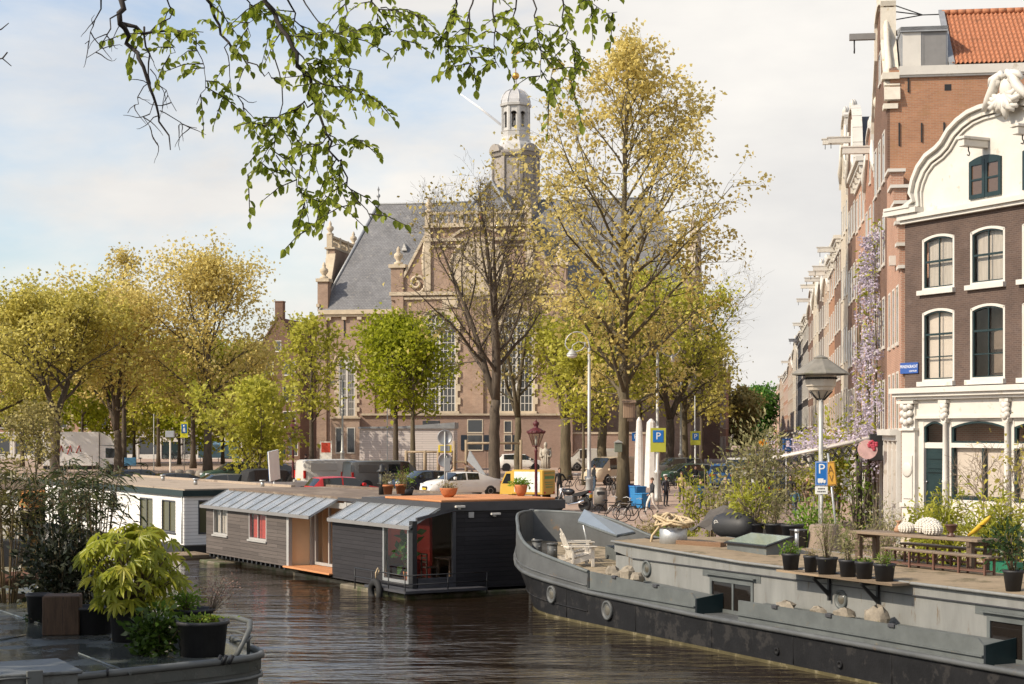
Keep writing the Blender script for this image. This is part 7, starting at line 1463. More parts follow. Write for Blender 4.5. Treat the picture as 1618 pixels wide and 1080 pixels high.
for x in (-.7, .7):
    m_ = MB(); T = Matrix.Translation((x,0,.32)) @ Matrix.Rotation(PI/2,4,'X'); m_.lathe([(.2,-.07),(.3,-.07),(.32,-.03),(.32,.03),(.3,.07),(.2,.07)], 20, T=T); wo = m_.build('wheel', TYRE, t); m_ = MB(); m_.lathe([(.21,-.04),(.19,.0),(.21,.04)], 18, T=T)
    for k in range(5): a = 2*PI*k/5; m_.cyl((x,0,.32), (x+.2*math.cos(a),0,.32+.2*math.sin(a)), .018, .018, 5)
    m_.build('rim', RIM, wo)
MB_P = paint('motorbike_black', (.012,.012,.014)); m_ = MB(); m_.ell((.15,0,.85), .32,.17,.16, 14, 8); m_.build('fuel_tank', MB_P, t); m_ = MB(); m_.prism([(-.15,-.13,.78), (-.95,-.09,.95), (-.98,-.09,.88), (-.5,-.12,.66), (-.1,-.13,.68)], (0,.24,0)); m_.build('seat', TRIM, t)
m_ = MB(); m_.tube([(.45,0,.98),(.1,0,.75),(-.5,0,.72),(-.95,0,.86)], .035, 6); m_.tube([(.45,0,.95),(.3,0,.35),(-.3,0,.33),(-.45,0,.7)], .03, 6); m_.tube([(-.55,-.05,.66),(-.75,-.05,.70),(-.95,-.05,.62),(-1.03,-.05,.5)], .06, 6); m_.build('frame', MB_P, t); m_ = MB(); m_.rbox(-.22,.28,-.2,.2,.35,.68,.04); m_.cyl((.05,-.22,.5), (.05,.22,.5), .13, .13, 12); m_.build('engine', mat('engine_metal', (.16,.16,.16), .4, .6), t); m_ = MB(); m_.tube([(.2,.16,.38),(0,.2,.3),(-.5,.22,.38),(-.85,.22,.5)], [.03,.035,.06,.065], 8); m_.build('exhaust', CHROME, t)
m_ = MB()
for s in (-1, 1): m_.cyl((.7,s*.1,.32), (.42,s*.1,1.02), .028, .024, 8); m_.cyl((-.7,s*.1,.32), (-.15,s*.12,.42), .025, .025, 6)
m_.build('fork', CHROME, t); m_ = MB(); m_.tube([(.2,-.36,1.1),(.36,-.2,1.08),(.42,0,1.06),(.36,.2,1.08),(.2,.36,1.1)], .016, 6); m_.build('handlebar', BLACK, t); m_ = MB(); m_.lathe([(.1,0),(.1,.06),(.04,.14)], 12, T=Matrix.Translation((.6,0,.92)) @ Matrix.Rotation(-PI/2,4,'Y')); m_.build('headlight', HEADL, t)
m_ = MB(); m_.rbox(-1.06,-1.03,-.1,.1,.62,.76,.005); m_.build('number_plate', PLATE, t); m_ = MB(); m_.rbox(-1.03,-.96,-.07,.07,.84,.9,.01); m_.build('tail_light', TAILL, t)
for s in (-1, 1): m_ = MB(); m_.cyl((.38,s*.25,1.08), (.3,s*.3,1.25), .008, .008, 5); m_.ell((.3,s*.3,1.28), .02,.07,.05, 8, 5); m_.build('mirror', BLACK, t)
# ================================================================ street furniture
GALV = mat('pale_lamp_paint', (.42,.42,.40), .5, .3, var=.12); REDP = mat('dark_red_lamp_paint', (.085,.016,.019), .5, var=.2, scale=6); MILK = mat('milk_glass', (.66,.65,.62), .25, var=.03)
def crook_lamp(label, loc, h, side, az=0, sc=1.0):
    t = thing('street_lamp', label, 'street lamp', loc, az, 'tall crook headed lamp posts'); mb = MB(); mb.lathe([(.24,0),(.24,.25),(.19,.35),(.18,1.5),(.22,1.55),(.22,1.65),(.12,1.75),(.09,3.2),(.075,h-1.0)], 14); mb.build('post', GALV, t)
    r = .62; s = side; top = h-.9; mb = MB(); pts = [(0,0,top-.2),(0,0,top)]
    pts += [(s*(r-r*math.cos(a)), 0, top+r*1.15*math.sin(a)) for a in [PI*i/12 for i in range(1, 11)]]
    c = V((s*r*1.15, 0, top+.12)); pts += [(c.x+s*.52*math.cos(a), 0, c.z+.42*math.sin(a)) for a in [R(20-30*i) for i in range(0, 8)]]
    mb.tube(pts, .035, 7); mb.tube([(0,0,top-.3), (s*.25,0,top+.15), (s*.55,0,top+.22), (s*.85,0,top+.02), (s*.88,0,top-.2)], .028, 6); mb.build('crook', GALV, t)
    mb = MB(); x = s*.88; mb.lathe([(.05,-.15),(.07,-.2),(.12,-.24),(.27,-.42),(.29,-.47)], 16, (x,0,top)); mb.build('lamp_shade', GALV, t); mb = MB(); mb.lathe([(.28,-.47),(.24,-.56),(.1,-.62),(0,-.63)], 16, (x,0,top)); mb.build('lamp_globe', MILK, t); return t
crook_lamp('pale crook headed lamp post with its lamp to the left, beside the waste bin', gp(931, 87.5), 9.3, -1)
crook_lamp('pale crook headed lamp post with its lamp to the right, behind the wrapped parasols', gp(1039, 94), 9.2, 1)
crook_lamp('crook headed lamp post left of the vivid green trees', gp(541, 150), 9.0, -1); crook_lamp('distant pole shaped lamp post on the right of the church square', gp(1076, 140), 8.6, 1)
def pole_thing(name, label, cat, loc, h, r=.04, m=None, group=None): t = thing(name, label, cat, loc, 0, group); mb = MB(); mb.lathe([(r*1.6,0),(r*1.6,.1),(r,.15),(r*.85,h)], 10); mb.build('pole', m or GALV, t); return t
for px, Y, h, lab in ((612,140,6.4,'plain thin steel mast in front of the white shed'), (243,150,5,'thin pale mast among the trees on the left'), (1098,120,6.2,'thin pale mast behind the small yellow bordered parking sign')): pole_thing('flag_mast', lab, 'mast', gp(px, Y), h)
# crown lantern, dark red
t = thing('lantern', 'dark red cast iron lantern post with glazed lantern and crown', 'street lamp', gp(847, 86.5)); mb = MB(); mb.lathe([(.15,0),(.15,.5),(.1,.6),(.075,.9),(.07,3.0),(.1,3.05),(.06,3.12),(.05,3.3)], 12); mb.build('post', REDP, t)
mb = MB(); z0, z1 = 3.32, 3.95
for k in range(6): a = 2*PI*k/6; mb.cyl((.17*math.cos(a),.17*math.sin(a),z0), (.40*math.cos(a),.40*math.sin(a),z1), .018, .018, 5)
mb.lathe([(.19,z0-.05),(.2,z0)], 6); mb.lathe([(.43,z1-.03),(.48,z1+.02),(.44,z1+.1),(.26,z1+.22),(.12,z1+.28),(.12,z1+.4),(.17,z1+.46),(.13,z1+.56),(.05,z1+.6),(0,z1+.72)], 12)
for k in range(12): a = 2*PI*k/12; mb.ell((.44*math.cos(a),.44*math.sin(a),z1+.08), .05,.05,.06, 6, 4)
mb.build('lantern_frame', REDP, t); mb = MB(); mb.lathe([(.165,z0+.01),(.39,z1-.01)], 6, smooth=False); mb.build('lantern_glass', clearm('lantern_glass', (.72,.72,.68)), t); mb = MB(); mb.cyl((0,0,z0), (0,0,z1-.15), .06, .05, 8); mb.build('lamp', MILK, t)
t2 = copy_tree(t, gp(463, 112), 0, 'dark red lantern post half hidden by the shrub tree near the silver van')
# dovecote on its pole
t = thing('dovecote', 'dovecote with wide faceted grey roof on a tall pale pole', 'dovecote', V(at(1297, 720, 50)[:2]).to_3d()+V((0,0,1.1))); mb = MB(); mb.lathe([(.075,0),(.07,3.0),(.06,5.15)], 12); mb.build('pole', GALV, t)
zb = 5.1; WHP = mat('weathered_white_wood', (.52,.46,.38), .75, var=.15, scale=4); mb = MB(); mb.lathe([(.1,zb),(.22,zb+.12),(.30,zb+.2),(.36,zb+.24),(.39,zb+.32),(.44,zb+.36),(.47,zb+.72)], 8, smooth=False); mb.build('house', WHP, t)
mb = MB(); mb.lathe([(.452,zb+.55),(.475,zb+.57),(.475,zb+.60),(.455,zb+.62)], 8, smooth=False)
for k in range(24): a = 2*PI*k/24; mb.ell((.455*math.cos(a),.455*math.sin(a),zb+.58), .03,.03,.035, 6, 4)
for k in range(8): a = 2*PI*k/8+.4; mb.cyl((.1*math.cos(a),.1*math.sin(a),zb-.05), (.34*math.cos(a),.34*math.sin(a),zb+.2), .02, .02, 5)
mb.build('entrance_hole', BLACK, t); mb = MB(); mb.lathe([(.84,zb+.68),(.86,zb+.72),(.2,zb+1.16),(.12,zb+1.18)], 8, smooth=False); mb.lathe([(.84,zb+.68),(.1,zb+.70)], 8, smooth=False); mb.lathe([(.2,zb+1.15),(.22,zb+1.19),(.05,zb+1.26),(0,zb+1.27)], 8, smooth=False); mb.build('roof', mat('mossy_zinc', (.20,.185,.155), .6, var=.25, scale=4, stain=(.17,.17,.07), stain_at=.58), t)
# nest boxes on the tallest tree and a small pole box, weather station on the left
NW = boards('nest_box_wood', (.26,.18,.12), .12, axis='x', var=.2); t = thing('nest_box', 'square wooden nest box high on the tallest tree trunk', 'nest box', at(994, 660, 88.9), 0); mb = MB(); mb.rbox(-.3,.3,-.22,.22,0,.75,.01); mb.build('box', NW, t); mb = MB(); mb.prism([(-.36,-.3,.76), (.36,-.3,.76), (.36,.26,.92), (-.36,.26,.92)], (0,0,.03)); mb.build('roof', NW, t); mb = MB(); mb.rbox(-.1,.2,-.2,.1,-.18,-.01,.01); mb.build('bracket', DARKWOOD, t)
t = thing('letter_box', 'small grey green box fixed low on the tallest tree trunk', 'nest box', at(977, 714, 89.4), 0); mb = MB(); mb.rbox(-.2,.2,-.15,.15,0,.5,.02); mb.build('box', mat('grey_green_paint', (.14,.16,.12), .6), t); mb = MB(); mb.prism([(-.24,-.2,.5), (.24,-.2,.5), (0,-.2,.64)], (0,.4,0)); mb.build('roof', GALV, t)
t = pole_thing('measuring_post', 'wooden post with a square grey box on top among the trees on the left', 'post', gp(269, 118), 3.3, .07, WHP); mb = MB(); mb.rbox(-.3,.3,-.2,.2,3.3,3.75,.02); mb.build('box', STEEL, t)
# bins
t = thing('waste_bin', 'round grey steel waste bin beside the pale lamp post', 'waste bin', gp(949, 87)); mb = MB(); mb.lathe([(.34,0),(.34,1.02),(.30,1.06),(.30,1.12),(.33,1.14),(.0,1.2)], 20); mb.build('body', mat('grey_bin_paint', (.20,.185,.165), .5, .2, var=.1), t); mb = MB(); mb.box(-.2,.2,-.345,-.33,.82,.98); mb.build('slot', BLACK, t)
BLB = mat('blue_bin_plastic', (.012,.075,.30), .45, var=.08); BLL = mat('light_blue_bin_plastic', (.03,.19,.42), .45, var=.08)
for k, (px, Y, m_, lab) in enumerate(((998,90,BLB,'dark blue wheelie bin, the one hidden most by the tallest tree'), (1008,89,BLL,'light blue wheelie bin beside the dark blue bin'), (1016,88,BLL,'low light blue bin beside the man in the dark jacket'))):
    t = thing('wheelie_bin', lab, 'bin', gp(px, Y), .5, 'blue bins on the quay'); h = 1.05 if k < 2 else .75; mb = MB(); mb.prism([(-.25,-.27,.08), (.25,-.27,.08), (.25,.27,.08), (-.25,.27,.08)], (0,0,.05)); mb.add([(-.25,-.27,.08),(.25,-.27,.08),(.25,.27,.08),(-.25,.27,.08),(-.29,-.33,h),(.29,-.33,h),(.29,.33,h),(-.29,.33,h)], [(0,3,2,1),(4,5,6,7),(0,1,5,4),(1,2,6,5),(2,3,7,6),(3,0,4,7)]); mb.build('body', m_, t); mb = MB(); mb.rbox(-.32,.32,-.37,.36,h+.004,h+.08,.02); mb.build('lid', m_, t)
    for x in (-.26,.26): mb = MB(); mb.cyl((x-.03,.3,.1), (x+.03,.3,.1), .1, .1, 12); mb.build('wheel', RUBBER, t)
# wrapped parasols
WRAP = mat('white_wrapping', (.66,.64,.61), .6, var=.1, scale=3, bump=.4, bscale=5)
for px, h, w, lab in ((1010,4.6,.26,'thin white wrapped cafe parasol standing folded, the left one'), (1029,4.5,.42,'fat white wrapped cafe parasol standing folded beside the thin one')):
    t = thing('folded_parasol', lab, 'parasol', gp(px, 100), .2, 'folded parasols by the quay'); mb = MB(); mb.lathe([(w*1.15,.5),(w*1.1,1.2),(w,2.2),(w*.8,3.4),(w*.62,h-.2),(w*.2,h),(0,h+.02)], 9, smooth=False); mb.build('cover', WRAP, t); mb = MB(); mb.cyl((0,0,0), (0,0,.5), .05, .05, 8); mb.rbox(-.4,.4,-.4,.4,0,.1,.02); mb.build('foot', STEEL, t)
# ---------------------------------------------------------------- signs
SBLUE = mat('sign_blue', (.012,.13,.42), .4, var=.04); SYEL = mat('sign_yellow', (.40,.41,.05), .4, var=.06); SORG = mat('sign_orange', (.80,.30,.01), .4, var=.04); SGREY = mat('sign_back_grey', (.27,.28,.29), .5, .4, var=.12); SWHT = mat('sign_white', (.72,.72,.68), .4, var=.03); SBLK = mat('sign_black', (.012,.012,.012), .5)
def psign(label, loc, zc, w, h, frame, ps, yoff=0.0, pole_h=None, rz=0, extra=None, name='parking_sign'):
    t = thing(name, label, 'sign', loc, rz, 'blue parking signs'); mb = MB(); mb.cyl((0,.03,0), (0,.03,pole_h or zc+h/2+.1), .035, .035, 8); mb.build('pole', GALV, t); mb = MB()
    if frame: mb.rbox(-w/2-.12, w/2+.12, -.03, -.005, zc-h/2-.12-(extra or 0), zc+h/2+.12, .008); mb.build('backing', SYEL, t); mb = MB()
    mb.rbox(-w/2, w/2, -.05, -.031 if frame else -.005, zc-h/2, zc+h/2, .01); pl = mb.build('plate', SBLUE, t); text('lettering', 'P', ps, SWHT, pl, (0, -.053, zc+yoff))
    return t
psign('blue parking sign in a green yellow border beside the wrapped parasols', gp(1040, 88), 3.75, .55, .62, True, .52, 0, 4.3, extra=.38)
psign('smaller blue parking sign in a yellow border farther back in the square', gp(1099, 105), 3.45, .38, .42, True, .4, 0, 3.9, extra=.2)
psign('tilted blue parking sign near the dovecote pole', gp(1243, 84), 3.42, .5, .62, False, .5, .04, 3.8, rz=.5)
psign('small blue parking sign at the far left of the wrapped parasols', gp(1004, 122), 3.3, .5, .6, False, .46, 0, 3.7)
# large parking sign below the dovecote with a van pictogram
pb = at(1298, 750, 46.5); t = thing('parking_sign', 'large blue parking sign with a white lorry pictogram and small text plate', 'sign', V((pb.x, pb.y, 1.1)), -.12); mb = MB(); mb.cyl((0,.04,0), (0,.04,3.5), .035, .035, 8); mb.build('pole', GALV, t); zc = 4.08-1.1
mb = MB(); mb.rbox(-.17,.17,-.012,.012,zc-.33,zc+.33,.008); pl = mb.build('plate', SBLUE, t); mb = MB()
for (a, b, c, d) in ((-.155,-.147,zc-.315,zc+.315), (.147,.155,zc-.315,zc+.315), (-.147,.147,zc+.307,zc+.315), (-.147,.147,zc-.315,zc-.307), (-.10,.05,zc-.24,zc-.13), (.055,.11,zc-.24,zc-.17)): mb.box(a, b, -.016, -.0125, c, d)
for x in (-.06, .0, .08): mb.lathe([(.025,0),(.025,.003),(0,.003)], 10, T=Matrix.Translation((x,-.0125,zc-.245)) @ Matrix.Rotation(PI/2,4,'X'))
mb.build('pictogram', SWHT, pl); text('lettering', 'P', .38, SWHT, pl, (0,-.016,zc+.12)); mb = MB(); mb.rbox(-.17,.17,-.012,.012,zc-.56,zc-.35,.006); p2 = mb.build('text_plate', SWHT, t); mb = MB()
for z, a in ((zc-.41,.09), (zc-.49,.11)):
    for k in range(5): mb.box(-a+k*a*.42, -a+k*a*.42+a*.3, -.0145, -.0125, z-.018, z+.018)
mb.build('lettering', SBLK, p2)
# yellow sign beside it
pb = at(1330, 810, 47.0); t = thing('notice_sign', 'yellow notice plate on a leaning grey stake beside the large parking sign', 'sign', V((pb.x, pb.y, 1.1)), -.05); t.rotation_euler = (0, R(-6), -.05); zc = 2.98; mb = MB(); mb.cyl((0,.03,0), (0,.03,3.55), .03, .03, 8); mb.build('stake', STEEL, t); mb = MB(); mb.rbox(-.15,.15,-.02,.0,zc-.33,zc+.33,.006); pl = mb.build('plate', mat('notice_yellow', (.70,.38,.06), .5, var=.08, scale=6), t)
text('lettering', 'A', .34, mat('notice_brown', (.20,.10,.03), .6), pl, (.02,-.023,.0+zc+.10), sx=.7); text('lettering', 'V', .30, MATS['notice_brown'], pl, (.02,-.023,zc-.14), sx=.7); mb = MB()
for (a, b, c, d) in ((-.14,-.125,zc-.31,zc+.31), (.125,.14,zc-.31,zc+.31), (-.125,.125,zc+.295,zc+.31), (-.125,.125,zc-.31,zc-.295)): mb.box(a, b, -.024, -.0205, c, d)
mb.build('border', MATS['notice_brown'], pl)
# orange detour sign
t = thing('detour_sign', 'orange arrow sign with a black letter A down the side street', 'sign', gp(1207, 112), 0); zc = 3.0; mb = MB(); mb.cyl((0,.03,0), (0,.03,3.2), .03, .03, 8); mb.build('pole', GALV, t); mb = MB(); mb.prism([(-.34,-.02,zc-.24), (.2,-.02,zc-.24), (.36,-.02,zc), (.2,-.02,zc+.24), (-.34,-.02,zc+.24)], (0,.02,0)); pl = mb.build('plate', SORG, t); text('lettering', 'A', .36, SBLK, pl, (-.1,-.023,zc)); mb = MB(); mb.prism([(.1,-.024,zc-.2), (.17,-.024,zc-.2), (.31,-.024,zc), (.17,-.024,zc+.2), (.1,-.024,zc+.2), (.22,-.024,zc)], (0,.003,0)); mb.build('arrow', SBLK, pl)
# rear side of round signs
t = thing('traffic_sign', 'pair of round traffic signs seen from behind on one post with a yellow plate between', 'sign', gp(703, 92), 0); mb = MB(); mb.cyl((0,0,0), (0,0,3.9), .04, .04, 8); mb.cyl((.1,0,0), (.1,0,2.6), .03, .03, 8); mb.build('pole', GALV, t)
for z, r_, m2 in ((3.6,.40,SGREY), (2.35,.38,SGREY)):
    mb = MB(); T = Matrix.Translation((0,.06,z)) @ Matrix.Rotation(PI/2,4,'X'); mb.lathe([(r_,0),(r_,.02),(r_-.03,.035),(r_-.04,.012),(0,.012)], 24, T=T); d = mb.build('disc', m2, t); mb = MB(); mb.lathe([(r_+.012,-.004),(r_+.012,.012),(r_,.012),(r_,-.004)], 24, T=T); mb.build('rim', mat('sign_rim_red', (.35,.04,.05), .5) if z < 3 else SGREY, d)
mb = MB(); mb.rbox(-.36,.36,.05,.07,2.78,3.18,.01); mb.build('plate', mat('sign_yellow_back', (.66,.50,.02), .5), t); mb = MB(); mb.rbox(-.26,.26,.03,.049,2.84,3.14,.01); mb.rbox(-.02,.3,-.06,-.03,1.75,2.5,.02); mb.build('backing', SGREY, t)
t = thing('information_sign', 'narrow yellow and blue information sign on a pole under the trees', 'sign', gp(291, 150), 0); mb = MB(); mb.cyl((0,.03,0), (0,.03,4.4), .04, .04, 8); mb.build('pole', GALV, t); mb = MB(); mb.rbox(-.33,.33,-.02,0,2.9,4.3,.01); pl = mb.build('plate', mat('bright_yellow_green', (.60,.60,.03), .45), t); mb = MB(); mb.rbox(-.24,.24,-.035,-.021,3.3,4.1,.01); s2 = mb.build('inner_plate', SBLUE, pl); mb = MB(); mb.lathe([(.09,0),(.09,.004),(0,.004)], 12, T=Matrix.Translation((0,-.036,3.92)) @ Matrix.Rotation(PI/2,4,'X')); mb.prism([(-.12,-.039,3.4), (.12,-.039,3.4), (.07,-.039,3.78), (-.07,-.039,3.78)], (0,.003,0)); mb.build('pictogram', SWHT, s2)
t = thing('notice_board', 'tall blue white panel sign seen edge on beside the shrub tree', 'sign', gp(437, 92), 1.15); mb = MB(); mb.rbox(-.5,.5,-.04,.04,1.3,2.9,.01); mb.build('panel', SWHT, t); mb = MB(); mb.rbox(-.5,.5,.041,.06,1.3,2.9,.005); mb.build('front', SBLUE, t); mb = MB(); mb.cyl((-.1,0,0), (-.1,0,1.35), .04, .04, 8); mb.build('post', STEEL, t); t.rotation_euler = (0, R(-7), 1.15)
t = thing('street_poster', 'red and white poster board beside the low church wing', 'poster board', gp(515, 156), 0); mb = MB(); mb.box(-.55,-.5,-.05,0,0,2.6); mb.box(.5,.55,-.05,0,0,2.6); mb.box(-.5,.5,-.04,-.01,.6,2.5); mb.build('board', SWHT, t); mb = MB(); mb.box(-.42,.42,-.05,-.041,1.5,2.4); mb.build('poster', mat('poster_red', (.55,.07,.04), .5, var=.5, scale=3), t)
# statue, playground, bollards
t = thing('statue', 'pale stone statue of a draped standing figure on the church square', 'statue', gp(862, 148), 0); SBM = mat('pale_statue_stone', (.42,.38,.32), .85, var=.15, scale=5, bump=.4); mb = MB(); mb.rbox(-.42,.42,-.42,.42,0,.25,.03); mb.build('plinth', SBM, t); mb = MB(); mb.lathe([(.38,.25),(.36,.9),(.30,1.3),(.36,1.65),(.34,1.85),(.14,1.98),(.10,2.06),(.13,2.12),(.16,2.25),(.14,2.4),(.08,2.52),(0,2.55)], 14)
for s in (-1, 1): mb.tube([(s*.3,0,1.82),(s*.44,-.05,1.5),(s*.40,-.2,1.25),(s*.2,-.3,1.35)], [.12,.12,.1,.06], 8); mb.prism([(s*.2,.2,1.9), (s*.5,.35,2.1), (s*.55,.35,1.3), (s*.35,.25,1.0)], (0,.06,0))
for k in range(7): a = PI+k*PI/6; mb.tube([(.3*math.cos(a),.3*math.sin(a),1.5), (.36*math.cos(a),.36*math.sin(a),.8), (.40*math.cos(a),.40*math.sin(a),.28)], .045, 5)
mb.build('figure', SBM, t)
t = thing('climbing_frame', 'timber climbing frame with steel slide in the playground before the church', 'playground', gp(726, 128), 0); PW = mat('playground_wood', (.30,.23,.15), .8, var=.2, scale=5)
mb = MB()
for x in (-4.0,-2.6,-1.6,-.4,.5,4.6): mb.cyl((x,0,0), (x,0,3.0 if x > .4 else (2.2 if x < -1 else 2.9)), .11, .11, 8); mb.cyl((x,1.2,0), (x,1.2,2.2), .1, .1, 8)
mb.cyl((.4,0,2.75), (4.7,0,2.75), .09, .09, 8); mb.cyl((-4.1,0,2.1), (-.4,0,2.1), .08, .08, 8); mb.rbox(-1.6,.5,0,1.2,1.3,1.42,.02); mb.build('frame', PW, t); mb = MB()
for i in range(9): mb.cyl((-3.9+i*.28,0,.3), (-3.9+i*.28,0,2.1), .012, .012, 4); mb.cyl((-3.95,0,.3+i*.2), (-1.6,0,.3+i*.2), .012, .012, 4)
for x in (2.0, 2.8): mb.cyl((x,0,2.75), (x,0,.5), .015, .015, 4)
mb.build('climbing_net', BLACK, t); mb = MB(); mb.prism([(.55,-.3,1.45), (.75,-.3,2.2), (.85,-.3,2.15), (2.0,-.6,.35), (1.85,-.6,.25)], (0,.06,0)); mb.prism([(.55,.3,1.45), (.75,.3,2.2), (.85,.3,2.15), (2.0,.1,.35), (1.85,.1,.25)], (0,.06,0)); mb.prism([(.6,-.28,1.5), (.6,.3,1.5), (1.9,.1,.3), (1.9,-.55,.3)], (.05,0,.05)); mb.build('slide', STEEL, t)
for k, (px, Y) in enumerate(((283,128),(300,127),(316,126))): t = thing('concrete_bollard', 'squat concrete bollard under the golden trees', 'bollard', gp(px, Y), 0, 'concrete bollards under the golden trees'); mb = MB(); mb.lathe([(.35,0),(.35,.5),(.28,.75),(0,.8)], 12); mb.build('body', MATS['concrete'], t)
t = thing('cargo_trike', 'blue white cargo tricycle parked before the lorry', 'cargo bike', gp(206, 150), .2); mb = MB(); mb.rbox(-.5,.5,-.4,.4,.45,1.15,.03); mb.build('box', mat('light_blue_paint', (.12,.33,.55), .5), t)
for (x, y) in ((-.3,-.45), (-.3,.45), (1.2,0)): mb = MB(); mb.tube([(x+.3*math.cos(a), y, .32+.3*math.sin(a)) for a in [2*PI*i/14 for i in range(15)]], .03, 5); mb.build('wheel', TYRE, t)
mb = MB(); mb.tube([(.5,0,.6),(.9,0,.7),(1.2,0,.32)], .03, 6); mb.tube([(.9,0,.7),(.85,0,1.05)], .03, 6); mb.cyl((.6,-.3,1.2), (.6,.3,1.2), .02, .02, 6); mb.build('frame', BLACK, t); mb = MB(); mb.ell((.85,0,1.1), .15,.1,.06, 8, 5); mb.build('saddle', TRIM, t)
t = thing('market_stall', 'market stall covered with a light blue sheet at the back of the square', 'stall', gp(347, 190), 0); mb = MB()
for x in (-2,0,2):
    for y in (-.8,.8): mb.cyl((x,y,0), (x,y,2.0), .04, .04, 6)
mb.build('poles', STEEL, t); mb = MB(); mb.prism([(-2.2,-1,1.9), (-2.2,0,2.35), (-2.2,1,1.9), (-2.2,1.02,.5), (-2.2,-1.02,.5)], (4.4,0,0)); mb.build('cover', mat('pale_blue_sheet', (.25,.42,.52), .7, var=.2, scale=2, bump=.4), t)
# terracotta pots on the houseboat roof deck
def tpot(px, py, z, w, h, label, bowl=False):
    Y = (CZ-z)*F/(py-HY); loc = at(px, py, Y); prof = [(w*.36,0),(w*.46,h*.8),(w*.5,h*.8),(w*.5,h),(w*.44,h),(w*.42,h*.85)] if not bowl else [(w*.25,0),(w*.42,h*.35),(w*.5,h*.85),(w*.52,h),(w*.46,h),(w*.44,h*.85)]
    return potted('terracotta_pot', label, 'plant pot', loc, prof, TERRA, 'terracotta pots on the houseboat roof')
zr = 2.98+.08; t = tpot(613, 781, zr, .38, .34, 'terracotta pot of dry lavender, the left one of a touching pair'); bush(t, (0,0), .3, .3, .55, 260, G_OLIVE, 201, .07, 12, .25, .3, .28, sr=.005)
t = tpot(633, 780, zr, .38, .34, 'darker terracotta pot of sprigs, the right one of a touching pair'); bush(t, (0,0), .3, .28, .55, 240, G_DRY, 202, .07, 12, .3, .3, .28, sr=.005)
t = tpot(709, 785, zr, .58, .3, 'shallow terracotta bowl of dry grass on the roof deck', True); bush(t, (0,0), .38, .35, .32, 300, G_DRY, 203, .07, 14, .25, .25, .24, sr=.005)
t = tpot(823, 783, zr, .45, .38, 'round bellied terracotta pot of leafy green succulents', True); bush(t, (0,0), .36, .36, .28, 160, G_FRESH, 204, .12, 8, .5, .3, .3)
t = potted('plant_pot', 'straggly young shrub in a low dark tub on the felt roof of the grey houseboat', 'plant pot', hp(10.8, 3.6, 2.93), [(.2,0),(.26,.22),(.24,.22),(.22,.18)], PLASTIC); bush(t, (0,0), .5, .45, 1.0, 170, G_MID, 205, .12, 7, .4, .4, .2)
# ---------------------------------------------------------------- quay plants
def quay_bush(label, px, Y, rx, ry, h, n, m, seed, size, stems=10, wr=.45, fill=.4, name='bush', **k):
    t = thing(name, label, 'plant', gp(px, Y), 0, 'plants along the quay'); bush(t, (0,0), rx, ry, h, n, m, seed, size, stems, wr, fill, **k); return t
quay_bush('dense bright green bush in front of the large parking sign', 1288, 51, .88, .7, 2.05, 2300, G_FRESH, 301, .13, 22, .6, .2, sr=.02)
quay_bush('tall rangy shrub with yellow green tips behind the rope drum', 1083, 58, .6, .6, 3.0, 520, G_YEL, 302, .15, 16, .4, .45, sr=.018, stemm=TWIG)
quay_bush('second rangy shrub with bare violet grey stems behind the tarpaulin', 1122, 60, .55, .6, 3.3, 420, G_YEL, 303, .16, 16, .4, .5, sr=.02, stemm=TWIG)
quay_bush('low reddish green grassy bank behind the rope drum', 1035, 61, 1.1, .8, 1.0, 1500, G_DRY, 304, .16, 40, .18, .25, sr=.008)
quay_bush('low olive grassy clump right of the reddish bank', 1085, 56.5, 1.0, .7, .95, 900, G_YEL, 305, .14, 26, .2, .25, sr=.008)
quay_bush('wide flat topped pale tree shrub above the knotty tub', 1196, 58, 1.6, 1.1, 4.15, 3200, G_OLIVE, 306, .17, 18, .35, .80, sr=.028, stemm=TWIG)
quay_bush('tall thin grass like shrub with bare stems beside the pilaster', 1388, 50, .75, .6, 2.5, 620, G_OLIVE, 307, .10, 18, .3, .5, sr=.012, stemm=TWIG)
quay_bush('tangled dry brown stems behind the weathered stump', 1348, 48.5, .8, .6, 1.5, 260, G_DRY, 308, .10, 34, .25, .5, sr=.01, stemm=TWIG)
quay_bush('tangle of dark climbing stems with few leaves below the awning', 1356, 62, .9, .7, 3.3, 420, G_MID, 309, .13, 22, .5, .2, sr=.035, stemm=BARKD)
quay_bush('yellow green rounded shrub behind the group of walkers', 1268, 92, .9, .9, 2.6, 900, G_YEL, 310, .16, 10, .5, .3)
quay_bush('bushy green shrub against the pale house behind the dovecote pole', 1322, 75, 1.3, .9, 5.4, 1600, G_YEL, 311, .2, 12, .5, .45)
quay_bush('rangy shrub of yellow green leaves right of the inflatable tube', 1168, 57, .55, .5, 2.6, 620, G_YEL, 312, .14, 12, .4, .4, sr=.016, stemm=TWIG)
quay_bush('low olive shrub behind the three black tubs', 1232, 53, .9, .6, 1.5, 1100, G_OLIVE, 313, .13, 16, .35, .3, sr=.012)
quay_bush('grassy seedling bank left of the low olive clump', 1060, 59, .7, .6, 1.1, 900, G_FRESH, 314, .13, 24, .25, .25, sr=.008)
quay_bush('dry broom like shrub between the stump and the leafy bush', 1322, 49, .55, .5, 1.7, 520, G_OLIVE, 315, .10, 22, .25, .4, sr=.01, stemm=TWIG)
def quay_pot(label, px, Y, w, h, **k):
    return potted('plant_pot', label, 'plant pot', gp(px, Y), [(w*.38,0),(w*.47,h*.9),(w*.5,h*.9),(w*.5,h),(w*.45,h),(w*.44,h*.88)], k.get('m', PLASTIC), 'pots on the quay by the shopfront')
t = quay_pot('dark pot with a bright yellow green bush in front of the green door', 1462, 47, .55, .6); bush(t, (0,0), .5, .5, 1.95, 2000, G_YEL, 320, .11, 14, .5, .2, .5)
